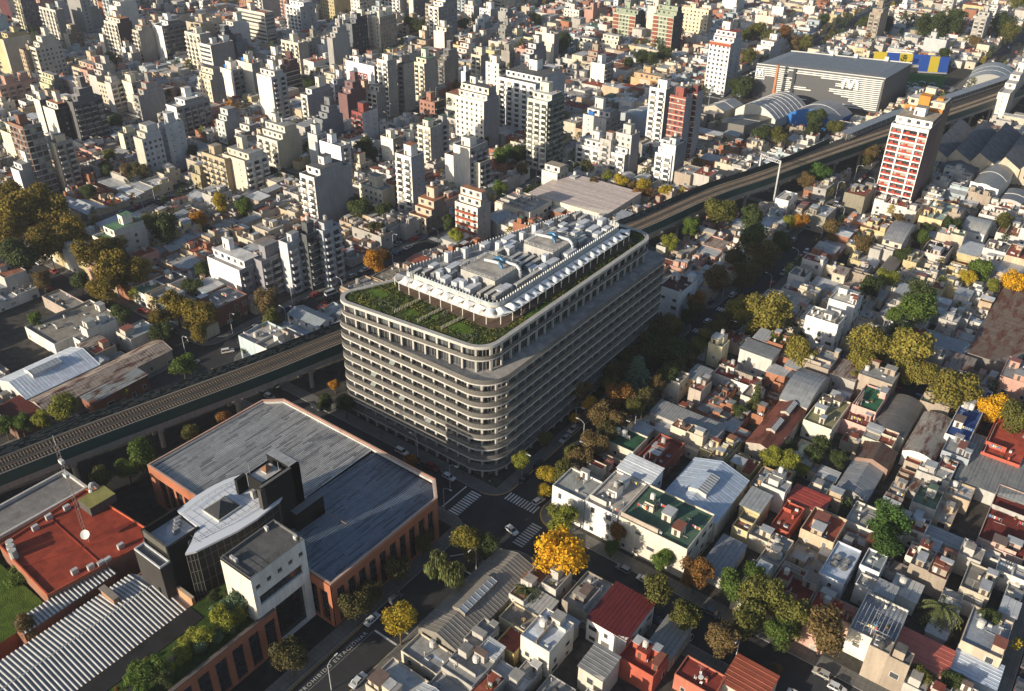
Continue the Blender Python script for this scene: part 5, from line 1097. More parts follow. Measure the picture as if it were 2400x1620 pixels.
# trees: x, y, crown radius, crown centre height, leaf colour, kind
TREES = [
(-79.7, 130.3, 6.1, 8.3, 'gold', 'r'),
(-101.4, 156.5, 2.8, 5.3, 'gold2', 'r'),
(-100.2, 152.8, 1.9, 3.0, 'gold2', 'r'),
(-88.2, 143.5, 4.1, 6.5, 'gg', 'r'),
(-102.1, 122.2, 3.9, 6.3, 'go', 'r'),
(-103.6, 112.3, 3.5, 5.9, 'wil', 'w'),
(-97.7, 111.6, 3.8, 6.2, 'wil', 'w'),
(-98.4, 93.0, 4.3, 6.6, 'gold2', 'r'),
(-110.5, 155.9, 2.9, 5.4, 'yg', 'r'),
(-75.1, 149.3, 2.9, 5.3, 'bro', 'r'),
(-74.6, 145.8, 1.9, 3.0, 'grn', 'r'),
(-60.9, 147.6, 2.9, 5.4, 'bgr', 'r'),
(-52.0, 147.5, 4.0, 6.4, 'bro', 'r'),
(-56.2, 135.8, 4.0, 6.4, 'oliv', 'r'),
(-48.2, 134.7, 3.7, 6.1, 'oliv', 'r'),
(-101.1, 168.4, 2.5, 5.0, 'oliv', 'r'),
(-81.8, 118.9, 2.9, 6.1, 'dkg', 'p'),
(-112.1, 116.2, 2.6, 5.0, 'dkb', 'r'),
(-111.1, 105.9, 2.9, 5.3, 'dkb', 'r'),
(-39.3, 133.8, 3.6, 6.0, 'brn', 'r'),
(-98.6, 124.5, 3.0, 5.4, 'dkg', 'r'),
(-20.3, 192.4, 4.5, 6.8, 'deep', 'r'),
(-17.8, 184.2, 4.1, 6.5, 'deep', 'r'),
(-43.5, 148.9, 3.5, 5.9, 'grn', 'r'),
(-41.2, 155.1, 3.4, 5.9, 'grn', 'r'),
(-35.5, 148.9, 4.7, 7.0, 'oliv', 'r'),
(-28.9, 148.0, 4.5, 6.9, 'oliv', 'r'),
(-29.3, 143.1, 3.3, 5.7, 'grn', 'r'),
(-36.1, 141.4, 3.7, 6.1, 'oliv', 'r'),
(-21.0, 147.9, 5.2, 7.5, 'brn', 'r'),
(-38.4, 133.7, 4.0, 6.4, 'brn', 'r'),
(-1.6, 172.6, 4.4, 6.4, 'palm', 'p'),
(-55.0, 200.8, 3.2, 5.7, 'yg', 'r'),
(-50.3, 202.6, 3.1, 5.5, 'yg', 'r'),
(-46.8, 205.6, 1.9, 3.0, 'yg', 'r'),
(-26.3, 136.6, 1.4, 2.5, 'brn', 'r'),
(-8.8, 263.5, 4.5, 6.9, 'gold', 'r'),
(-2.3, 262.3, 4.0, 6.4, 'oliv', 'r'),
(-45.2, 215.0, 2.9, 5.4, 'dkg', 'r'),
(-45.5, 210.0, 2.6, 5.1, 'dkg', 'r'),
(-40.2, 213.1, 2.6, 5.1, 'dkg', 'r'),
(-70.3, 224.2, 2.0, 3.1, 'oliv', 'r'),
(-53.6, 212.0, 2.1, 3.2, 'dkg', 'r'),
(-10.3, 183.5, 1.8, 2.9, 'yg', 'r'),
(-12.5, 157.7, 1.7, 2.8, 'grn', 'r'),
(-9.0, 156.9, 1.9, 3.0, 'oliv', 'r'),
(8.1, 176.8, 2.5, 5.0, 'dkg', 'r'),
(-0.1, 152.9, 2.4, 3.5, 'oliv', 'r'),
(5.7, 155.6, 2.4, 3.4, 'dkg', 'r'),
(-139.5, 343.7, 6.0, 8.3, 'oliv', 'r'),
(-144.9, 329.0, 4.5, 6.8, 'grn', 'r'),
(-144.4, 308.4, 4.0, 6.4, 'yg', 'r'),
(-126.0, 350.5, 5.7, 8.0, 'dkg', 'r'),
(-113.7, 362.7, 3.1, 5.5, 'yg', 'r'),
(-109.2, 364.7, 3.7, 6.1, 'gold3', 'r'),
(-94.4, 362.2, 4.4, 6.8, 'brn', 'r'),
(-79.4, 357.1, 4.0, 6.4, 'brn', 'r'),
(-116.1, 327.7, 5.9, 8.2, 'dkg', 'r'),
(-106.6, 335.2, 4.3, 6.7, 'dkg', 'r'),
(-117.4, 311.4, 4.2, 6.6, 'dkb', 'r'),
(-106.3, 314.8, 6.0, 8.3, 'dkb', 'r'),
(-106.0, 298.3, 5.0, 7.4, 'dkb', 'r'),
(-113.9, 286.8, 5.8, 8.2, 'brn', 'r'),
(-112.7, 269.4, 3.7, 6.1, 'bro', 'r'),
(-95.6, 268.9, 5.5, 7.8, 'yol', 'r'),
(-86.1, 270.6, 6.8, 9.0, 'yol', 'r'),
(-68.4, 254.9, 5.2, 7.6, 'yol', 'r'),
(-97.2, 261.4, 2.0, 3.1, 'gold', 'r'),
(-70.1, 225.2, 2.5, 6.4, 'cyp', 'c'),
(-50.4, 272.6, 6.0, 8.3, 'yol', 'r'),
(-49.6, 263.0, 4.6, 7.0, 'yol', 'r'),
(-39.7, 274.7, 7.6, 9.8, 'yol', 'r'),
(-32.5, 267.6, 5.3, 7.7, 'yol', 'r'),
(-22.4, 262.1, 6.6, 8.9, 'yol', 'r'),
(-17.3, 263.4, 4.5, 6.9, 'yol', 'r'),
(-50.1, 257.5, 2.7, 5.2, 'yol', 'r'),
(-10.0, 263.3, 4.3, 6.7, 'gold', 'r'),
(-2.6, 260.4, 4.7, 7.1, 'oliv', 'r'),
(-62.3, 380.0, 3.5, 6.0, 'grn', 'r'),
(-62.3, 358.2, 3.4, 5.8, 'dkg', 'r'),
(-61.9, 391.8, 3.3, 5.7, 'dkg', 'r'),
(-54.2, 399.0, 4.1, 6.5, 'dkg', 'r'),
(-64.5, 319.6, 4.2, 6.6, 'dkg', 'r'),
(-62.0, 330.5, 4.4, 6.8, 'yg', 'r'),
(-48.6, 325.7, 4.8, 7.1, 'dkg', 'r'),
(-44.2, 306.0, 6.4, 8.7, 'grn', 'r'),
(-50.6, 303.9, 3.6, 6.0, 'grn', 'r'),
(-43.9, 289.8, 4.6, 7.0, 'dkg', 'r'),
(-34.3, 360.7, 4.9, 7.2, 'grn', 'r'),
(-37.3, 352.4, 3.6, 6.0, 'gold2', 'r'),
(-21.8, 356.9, 5.0, 7.3, 'gold', 'r'),
(-27.6, 352.7, 3.0, 5.4, 'yg', 'r'),
(-49.7, 365.2, 1.9, 3.0, 'oliv', 'r'),
(-111.7, 240.6, 5.1, 7.4, 'dkb', 'r'),
(-110.6, 230.3, 4.5, 6.9, 'dkg', 'r'),
(-101.8, 234.0, 4.0, 6.4, 'dkg', 'r'),
(-77.5, 260.6, 3.4, 5.8, 'grn', 'r'),
(-75.1, 265.4, 2.6, 5.1, 'bgr', 'r'),
(-76.1, 397.1, 3.0, 5.4, 'brn', 'r'),
(-36.7, 419.4, 3.7, 6.1, 'oliv', 'r'),
(-72.9, 276.0, 2.4, 3.4, 'dkg', 'r'),
(-97.1, 231.8, 1.7, 2.8, 'yg', 'r'),
(-72.6, 219.3, 2.3, 3.4, 'dkg', 'r'),
(-229.4, 220.0, 4.6, 6.9, 'gold3', 'r'),
(-231.7, 228.2, 3.1, 5.6, 'brn', 'r'),
(-218.0, 257.3, 4.0, 6.4, 'yg', 'r'),
(-231.7, 268.5, 3.2, 5.6, 'dkg', 'r'),
(-267.9, 251.1, 4.9, 7.3, 'dkg', 'r'),
(-260.5, 257.9, 4.1, 6.5, 'dkg', 'r'),
(-249.7, 241.9, 3.7, 6.1, 'dkb', 'r'),
(-401.9, 161.6, 6.6, 8.9, 'pl', 'r'),
(-373.8, 161.2, 8.8, 11.0, 'pl', 'r'),
(-364.1, 148.3, 9.2, 11.3, 'pl', 'r'),
(-356.4, 159.3, 8.1, 10.3, 'pl', 'r'),
(-336.5, 155.4, 7.0, 9.2, 'pl', 'r'),
(-336.7, 145.1, 7.2, 9.4, 'pl', 'r'),
(-359.4, 140.3, 6.7, 9.0, 'pl', 'r'),
(-333.3, 132.5, 6.7, 8.9, 'dkg', 'r'),
(-315.7, 150.6, 6.7, 9.0, 'pl', 'r'),
(-315.1, 159.3, 6.0, 8.3, 'pl', 'r'),
(-294.7, 147.3, 7.3, 9.5, 'pl', 'r'),
(-291.1, 153.6, 5.7, 8.0, 'pl', 'r'),
(-290.3, 140.0, 5.1, 7.5, 'pl', 'r'),
(-317.6, 131.0, 4.0, 6.4, 'brn', 'r'),
(-305.9, 139.2, 3.7, 6.1, 'dkg', 'r'),
(-258.3, 148.3, 5.3, 7.6, 'pl', 'r'),
(-245.8, 148.9, 5.5, 7.8, 'pl', 'r'),
(-239.9, 144.1, 3.1, 5.6, 'pl', 'r'),
(-259.3, 141.2, 3.4, 5.8, 'pl', 'r'),
(-236.3, 171.0, 4.8, 7.1, 'brn', 'r'),
(-226.5, 164.5, 3.7, 6.1, 'oliv', 'r'),
(-226.2, 127.7, 3.7, 6.1, 'grn', 'r'),
(-232.4, 91.1, 4.7, 7.0, 'yg', 'r'),
(-236.0, 85.0, 2.9, 5.4, 'yg', 'r'),
(-239.4, 80.7, 2.7, 5.1, 'grn', 'r'),
(-294.3, 114.9, 2.6, 5.1, 'grn', 'r'),
(-316.5, 184.2, 5.8, 8.1, 'dkg', 'r'),
(-331.1, 187.5, 4.2, 6.6, 'oliv', 'r'),
(-327.0, 220.2, 3.9, 6.3, 'gold2', 'r'),
(-314.2, 223.7, 3.7, 6.1, 'grn', 'r'),
(-317.9, 202.0, 3.9, 6.3, 'gold3', 'r'),
(-231.7, 110.3, 1.2, 2.4, 'yg', 'r'),
(-221.9, 149.5, 1.9, 3.0, 'yg', 'r'),
(-183.2, 153.5, 2.0, 3.1, 'gold3', 'r'),
(-177.8, 144.9, 2.5, 3.5, 'dkg', 'r'),
(-170.3, 146.2, 2.7, 5.2, 'dkg', 'r'),
(-272.1, 135.4, 3.5, 5.9, 'dkg', 'r'),
(-249.3, 136.3, 3.4, 5.8, 'dkg', 'r'),
(-269.7, 163.3, 3.7, 6.1, 'dkg', 'r'),
(-278.8, 174.4, 3.2, 5.6, 'dkg', 'r'),
(-259.3, 343.0, 4.5, 6.9, 'grn', 'r'),
(-262.0, 353.5, 4.0, 6.4, 'grn', 'r'),
(-256.8, 354.3, 4.2, 6.6, 'dkg', 'r'),
(-284.2, 360.0, 3.4, 5.8, 'dkg', 'r'),
(-236.3, 312.2, 3.7, 6.1, 'grn', 'r'),
(-234.9, 304.0, 2.1, 3.2, 'oliv', 'r'),
(-244.5, 340.6, 3.1, 5.6, 'brn', 'r'),
(-227.7, 327.9, 2.1, 3.2, 'dkg', 'r'),
(-275.6, 314.5, 2.2, 3.3, 'dkb', 'r'),
(-204.8, 358.8, 3.3, 5.7, 'gg', 'r'),
(-195.8, 355.8, 4.1, 6.5, 'gold2', 'r'),
(-190.3, 356.5, 3.2, 5.7, 'brn', 'r'),
(-185.5, 359.2, 3.6, 6.0, 'gold2', 'r'),
(-174.2, 360.3, 3.4, 5.9, 'gold2', 'r'),
(-168.6, 366.2, 2.6, 5.1, 'gold2', 'r'),
(-206.1, 346.5, 3.1, 5.6, 'brn', 'r'),
(-182.9, 348.5, 3.0, 5.5, 'bro', 'r'),
(-180.2, 353.6, 2.8, 5.2, 'bro', 'r'),
(-217.8, 359.0, 3.9, 6.3, 'dkb', 'r'),
(-194.3, 375.0, 2.6, 5.1, 'dkg', 'r'),
(-464.0, 255.7, 4.7, 7.1, 'dkg', 'r'),
(-417.5, 222.5, 3.7, 6.2, 'oliv', 'r'),
(-394.9, 216.7, 3.8, 6.2, 'brn', 'r'),
(-388.8, 220.4, 4.1, 6.5, 'dkb', 'r'),
(-391.0, 251.7, 3.8, 6.2, 'dkg', 'r'),
(-334.6, 226.0, 2.3, 3.3, 'gold2', 'r'),
(-323.8, 230.1, 2.2, 3.3, 'grn', 'r'),
(-451.7, 229.0, 2.0, 3.1, 'gold3', 'r'),
(-456.9, 270.1, 2.1, 3.2, 'gold3', 'r'),
(-404.4, 212.2, 3.6, 6.0, 'dkg', 'r'),
(-386.0, 191.3, 3.4, 5.9, 'dkg', 'r'),
(-385.7, 212.0, 2.8, 5.3, 'dkg', 'r'),
(-323.4, 309.2, 5.2, 7.5, 'dkg', 'r'),
(-317.7, 309.7, 3.1, 5.5, 'dkg', 'r'),
(-277.1, 258.0, 3.5, 5.9, 'dkg', 'r'),
(-267.3, 256.1, 2.8, 5.3, 'dkg', 'r'),
(-264.5, 264.3, 2.5, 5.0, 'dkg', 'r'),
(-335.5, 258.0, 3.6, 6.0, 'dkg', 'r'),
(-330.6, 257.6, 2.5, 5.0, 'dkg', 'r'),
(-702.8, 336.0, 4.7, 7.1, 'dkg', 'r'),
(-692.2, 334.1, 3.9, 6.3, 'dkg', 'r'),
(-579.7, 324.4, 5.5, 7.8, 'dkg', 'r'),
(-583.6, 333.2, 4.1, 6.5, 'brn', 'r'),
(-534.4, 353.8, 4.0, 6.4, 'oliv', 'r'),
(-551.3, 356.9, 3.0, 5.5, 'dkg', 'r'),
(-445.6, 318.3, 3.5, 6.0, 'gold3', 'r'),
(-439.2, 319.7, 3.5, 5.9, 'brn', 'r'),
(-440.0, 326.2, 2.7, 5.1, 'dkg', 'r'),
(-608.4, 561.2, 5.8, 8.1, 'brn', 'r'),
(-638.2, 520.1, 4.5, 6.8, 'oliv', 'r'),
(-437.7, 374.2, 4.2, 6.6, 'dkg', 'r'),
(-610.1, 466.2, 3.6, 6.0, 'dkg', 'r'),
(-505.4, 543.1, 5.3, 7.7, 'dkg', 'r'),
(-491.3, 538.1, 5.9, 8.2, 'dkg', 'r'),
(-505.5, 563.8, 4.2, 6.6, 'dkg', 'r'),
(-469.6, 567.8, 5.0, 7.4, 'dkg', 'r'),
(-473.2, 583.6, 3.6, 6.0, 'oliv', 'r'),
(-555.0, 589.9, 3.9, 6.3, 'oliv', 'r'),
(-567.7, 533.4, 4.3, 6.7, 'oliv', 'r'),
(-471.8, 497.9, 3.3, 5.8, 'oliv', 'r'),
(-436.8, 624.6, 4.9, 7.3, 'dkg', 'r'),
(-376.9, 577.8, 5.3, 7.7, 'dkg', 'r'),
(-367.4, 559.6, 5.2, 7.5, 'dkg', 'r'),
(-369.8, 573.2, 3.9, 6.3, 'dkg', 'r'),
(-406.3, 605.1, 3.5, 6.0, 'brn', 'r'),
(-313.8, 550.7, 1.8, 4.6, 'cyp', 'c'),
(-303.7, 565.9, 5.0, 7.3, 'dkg', 'r'),
(-296.5, 567.9, 4.7, 7.1, 'dkg', 'r'),
(-315.5, 609.2, 4.4, 6.8, 'dkg', 'r'),
(-296.9, 585.9, 5.3, 7.6, 'dkg', 'r'),
(-304.4, 548.7, 4.1, 6.5, 'dkg', 'r'),
(-331.6, 607.6, 3.4, 5.8, 'oliv', 'r'),
(-327.2, 611.1, 3.4, 5.8, 'oliv', 'r'),
(-394.4, 542.9, 4.1, 6.5, 'oliv', 'r'),
(-393.8, 556.3, 3.3, 5.8, 'oliv', 'r'),
(-364.7, 616.9, 3.5, 5.9, 'brn', 'r'),
(-354.1, 619.4, 3.5, 5.9, 'oliv', 'r'),
(-378.0, 645.4, 3.6, 6.0, 'dkg', 'r'),
(-416.5, 639.5, 3.4, 5.8, 'dkg', 'r'),
(-289.9, 575.6, 3.1, 5.6, 'bro', 'r'),
(-268.2, 683.9, 7.6, 9.8, 'oliv', 'r'),
(-250.7, 668.2, 7.4, 9.6, 'oliv', 'r'),
(-249.9, 695.8, 6.4, 8.7, 'bro', 'r'),
(-235.6, 680.9, 5.6, 7.9, 'brn', 'r'),
(-226.9, 682.2, 5.6, 7.9, 'oliv', 'r'),
(-245.8, 617.2, 5.3, 7.6, 'oliv', 'r'),
(-272.4, 674.7, 5.7, 8.0, 'oliv', 'r'),
(-246.4, 774.5, 5.2, 7.5, 'dkg', 'r'),
(-232.8, 785.8, 5.2, 7.5, 'dkg', 'r'),
(-213.8, 779.8, 5.8, 8.1, 'dkg', 'r'),
(-199.0, 790.7, 5.5, 7.8, 'dkg', 'r'),
(-187.3, 816.6, 5.2, 7.5, 'dkg', 'r'),
(-171.0, 793.2, 7.9, 10.1, 'dkg', 'r'),
(-159.5, 792.2, 8.5, 10.7, 'dkg', 'r'),
(-157.1, 839.0, 8.1, 10.3, 'dkg', 'r'),
(-150.1, 801.2, 7.1, 9.4, 'dkg', 'r'),
(-118.7, 822.2, 9.2, 11.3, 'dkg', 'r'),
(-110.2, 814.9, 7.0, 9.3, 'oliv', 'r'),
(-128.3, 815.1, 5.4, 7.8, 'bro', 'r'),
(-198.4, 738.0, 4.2, 6.6, 'bro', 'r'),
(-131.0, 962.5, 7.4, 9.7, 'oliv', 'r'),
(-216.1, 540.7, 5.3, 7.6, 'dkg', 'r'),
(-224.0, 547.1, 4.3, 6.7, 'dkg', 'r'),
(-216.8, 555.1, 4.3, 6.7, 'dkg', 'r'),
(-212.9, 560.6, 3.5, 6.2, 'palm', 'p'),
(-154.2, 503.4, 5.9, 8.2, 'dkg', 'r'),
(-141.1, 501.3, 4.3, 6.7, 'oliv', 'r'),
(-151.1, 489.1, 4.1, 6.5, 'dkg', 'r'),
(-161.9, 466.0, 5.0, 7.4, 'oliv', 'r'),
(-168.4, 462.3, 5.0, 7.4, 'dkg', 'r'),
(-111.1, 471.4, 4.3, 6.7, 'brn', 'r'),
(-111.0, 487.1, 3.2, 5.6, 'brn', 'r'),
(-121.9, 424.5, 5.0, 7.3, 'deep', 'r'),
(-125.5, 414.5, 4.0, 6.4, 'brn', 'r'),
(-135.7, 717.7, 4.9, 7.2, 'dkg', 'r'),
(-101.7, 648.2, 3.9, 6.3, 'oliv', 'r'),
(-127.3, 770.0, 5.7, 8.0, 'brn', 'r'),
(-198.2, 834.4, 4.4, 6.8, 'dkg', 'r'),
(-159.6, 370.3, 2.1, 3.2, 'yg', 'r'),
(-199.9, 472.6, 2.6, 5.0, 'oliv', 'r'),
(-156.8, 689.5, 3.2, 5.6, 'dkg', 'r'),
(-103.8, 209.3, 6.0, 7.6, 'ced', 'f'),
(-115.9, 193.8, 4.6, 6.9, 'brn', 'r'),
(-104.2, 198.3, 4.6, 7.0, 'bro', 'r'),
(-103.9, 187.8, 4.4, 6.8, 'brn', 'r'),
(-110.4, 192.6, 2.7, 5.1, 'gold', 'r'),
(-111.5, 185.5, 2.0, 3.1, 'gold', 'r'),
(-116.0, 238.4, 3.6, 6.0, 'dkg', 'r'),
(-111.4, 241.8, 4.8, 7.1, 'dkb', 'r'),
(-107.5, 225.9, 4.8, 7.2, 'dkg', 'r'),
(-112.3, 220.3, 4.3, 6.6, 'dkb', 'r'),
(-111.6, 210.4, 3.9, 6.3, 'dkb', 'r'),
(-101.9, 231.4, 4.6, 6.9, 'dkg', 'r'),
(-112.2, 207.3, 3.0, 5.5, 'dkg', 'r'),
(-137.6, 139.2, 2.4, 3.5, 'bro', 'r'),
(-113.0, 172.3, 2.0, 3.1, 'oliv', 'r'),
(-133.7, 78.8, 2.8, 5.3, 'dkg', 'r'),
(-131.7, 70.0, 2.9, 5.4, 'yg', 'r'),
(-131.7, 64.1, 2.8, 5.3, 'yg', 'r'),
(-134.2, 62.2, 2.1, 3.2, 'yg', 'r'),
(-132.6, 75.5, 3.0, 5.4, 'ced', 'r'),
(-133.9, 71.6, 2.7, 5.2, 'ced', 'r'),
(-132.8, 53.0, 2.6, 5.0, 'grn', 'r'),
(-134.2, 49.8, 2.7, 5.2, 'bgr', 'r'),
(-131.0, 54.3, 1.8, 2.9, 'dkg', 'r'),
(-178.2, 48.4, 3.4, 5.9, 'grn', 'r'),
(-173.3, 48.4, 2.0, 3.1, 'oliv', 'r'),
(-166.0, 42.8, 2.5, 5.0, 'brn', 'r'),
(-189.7, 49.7, 2.1, 3.2, 'bgr', 'r'),
(-194.1, 92.4, 4.3, 6.7, 'grn', 'r'),
(-195.2, 87.5, 3.1, 5.5, 'grn', 'r'),
(-198.0, 80.9, 3.0, 5.5, 'oliv', 'r'),
(-195.7, 108.0, 2.8, 5.2, 'oliv', 'r'),
(-194.0, 118.8, 2.6, 5.0, 'bro', 'r'),
(-242.5, 77.3, 2.8, 5.2, 'grn', 'r'),
(-110.4, 90.6, 3.2, 5.6, 'dkb', 'r'),
(-111.2, 96.9, 2.6, 5.1, 'dkb', 'r'),
(-111.3, 72.3, 3.7, 6.1, 'dkb', 'r'),
(-115.4, 119.7, 2.4, 3.5, 'dkb', 'r'),
(-121.0, 177.0, 1.8, 2.9, 'dkg', 'r'),
(-148.7, 78.9, 2.3, 3.4, 'dkg', 'r'),
(-142.7, 81.1, 2.1, 3.2, 'dkg', 'r'),
]
CARS = [
(-99.9, 137.6, -12, (.62,.62,.60), 'hatch', 'white car crossing the empty junction'),
(-145.2, 144.1, 0, (.60,.60,.58), 'suv', 'white off-road car parked beside the office building'),
(-133.4, 144.3, 0, (.16,.02,.02), 'suv', 'dark red van-like car parked beside the office building'),
(-126.9, 143.9, 0, (.60,.62,.66), 'hatch', 'pale hatchback parked nearest the crossing beside the office building'),
(-139.5, 143.7, 0, (.05,.03,.025), 'hatch', 'dark car half hidden beneath a brown street tree'),
(-109.5, 156.4, 90, (.02,.02,.025), 'sedan', 'black car parked by the office building corner'),
(-109.8, 163.8, 90, (.03,.03,.035), 'sedan', 'dark car parked along the long side of the office building'),
(-100.9, 151.3, 80, (.65,.64,.60), 'hatch', 'white car under the slim yellow-green corner tree'),
(-108.5, 94.0, 90, (.62,.64,.66), 'sedan', 'white sedan waiting on the street by the brick hall'),
(-99.1, 80.1, 92, (.55,.57,.58), 'sedan', 'white car at the kerb beneath the weathered hall wall'),
(-230.8, 148.1, 60, (.62,.60,.57), 'suv', 'white car with dark roof turning beside the railway'),
(-278.1, 146.7, 20, (.45,.01,.01), 'hatch', 'bright red car by the plane trees'),
(-231.7, 162.0, 60, (.60,.36,.01), 'sedan', 'yellow and black taxi, one of two'),
(-229.2, 159.5, 60, (.60,.34,.01), 'sedan', 'orange-yellow taxi behind the other taxi'),
(-233.0, 155.8, 50, (.02,.02,.022), 'sedan', 'black car by the brick corner building'),
(-233.1, 199.2, 78, (.62,.63,.64), 'van', 'white minibus on the apartment row street'),
(-257.4, 144.7, 60, (.05,.06,.06), 'hatch', 'dark green car under the plane trees'),
(-246.2, 144.9, 5, (.20,.21,.2), 'hatch', 'grey car near the brick corner building'),
(-234.0, 136.6, 80, (.35,.38,.4), 'hatch', 'pale grey car by the sandy shed'),
(-201.0, 139.2, 0, (.03,.03,.035), 'sedan', 'dark car passing beneath the railway'),
(-198.1, 139.0, 0, (.35,.37,.38), 'hatch', 'grey car passing beneath the railway'),
(-201.7, 144.2, 0, (.06,.06,.065), 'sedan', 'dark car parked by the railway pier'),
(-181.9, 144.4, 0, (.025,.025,.03), 'suv', 'black car near the brick hall chamfered corner'),
(-246.0, 255.8, 90, (.6,.6,.6), 'hatch', 'white car by the old cream corner building'),
(-241.0, 256.1, 90, (.45,.03,.02), 'sedan', 'red car by the old cream corner building'),
(-243.5, 247.9, 90, (.3,.31,.32), 'sedan', 'silver car by the old cream corner building'),
(-110.4, 178.8, 90, (.38,.39,.4), 'sedan', 'silver car parked under the lamp behind the crossing'),
(-111.1, 184.0, 90, (.5,.5,.48), 'hatch', 'pale car parked by the olive trees'),
(-45.2, 144.5, 0, (.08,.09,.1), 'hatch', 'dark glossy car parked between the big street trees'),
(-18.4, 143.5, 0, (.4,.38,.35), 'hatch', 'beige car parked before the pergola house'),
(-14.3, 141.8, 0, (.6,.6,.6), 'hatch', 'white car at the lower border'),
(-107.4, 269.8, 88, (.62,.62,.62), 'hatch', 'white car beyond the far crossing'),
(-103.6, 269.6, 88, (.35,.4,.45), 'sedan', 'blue-grey car queued at the far crossing'),
(-103.1, 272.8, 88, (.08,.08,.09), 'sedan', 'dark car queued at the far crossing'),
(-112.8, 283.9, 88, (.05,.05,.06), 'hatch', 'dark car driving away past the corner building'),
(-230.8, 195.5, 78, (.05,.05,.06), 'hatch', 'dark car behind the white minibus'),
]
LAMPS = [(-119.1, 132.6, 0), (-98.7, 121.0, -90), (-239.5, 137.4, 0), (-224.5, 154.6, 90), (-102.3, 75.1, 90), (-35.3, 135.2, -90), (-104.7, 179.8, 180), (-123.5, 181.3, 180), (-167.9, 152.9, 0), (-124.0, 140.9, 0), (-139.2, 144.5, 180), (-96.3, 261.5, 0), (-248.9, 210.1, 90)]
# ================================================================ TOWERS
def dark(c, k): return (c[0]*k, c[1]*k, c[2]*k)
def gl(rr):
    k = rr.random()
    if k < .16: return (.34, .32, .28)       # closed blind
    if k < .34: return (.15, .15, .145)
    v = rr.random(); return (.028+.05*v, .032+.053*v, .038+.056*v)
def nested(v):
    return v
def side_spec(sty, L, h, rr, fl=2.85):
    n = max(1, int((h-1.5)/fl)); z0 = h-1.3-n*fl
    cols = []; zo = (.85, 2.25)
    if sty == 'W': k = max(1, round(L/3.1)); cols = even(L, k, 1.35)
    elif sty == 'K': k = 1 if L < 9 else 2; cols = even(L, k, 1.2)
    elif sty == 'D': k = 1 if L < 10 else 2; cols = even(L, k, .65); zo = (1.2, 1.85)
    elif sty == 'L': k = max(1, round(L/4.6)); cols = even(L, k, 2.9); zo = (.15, 2.35)
    elif sty == 'S': cols = [(.9, L-.9)] if L > 3 else []; zo = (.95, 2.3)
    elif sty in ('E', 'E2', 'G'): k = max(1, round(L/3.0)); cols = even(L, k, 1.5)
    elif sty == 'R': cols = [(.35, L*.30), (L*.345, L*.72), (L*.765, L-.35)]; zo = (.25, 2.45)
    elif sty == 'X': k = max(1, round(L/3.3)); cols = even(L, k, 2.5) if L > 8 else even(L, k, .6); zo = (.25, 2.4) if L > 8 else (1.3, 1.9)
    rows = [(z0+i*fl+zo[0], z0+i*fl+zo[1]) for i in range(n)]
    return n, z0, cols, rows
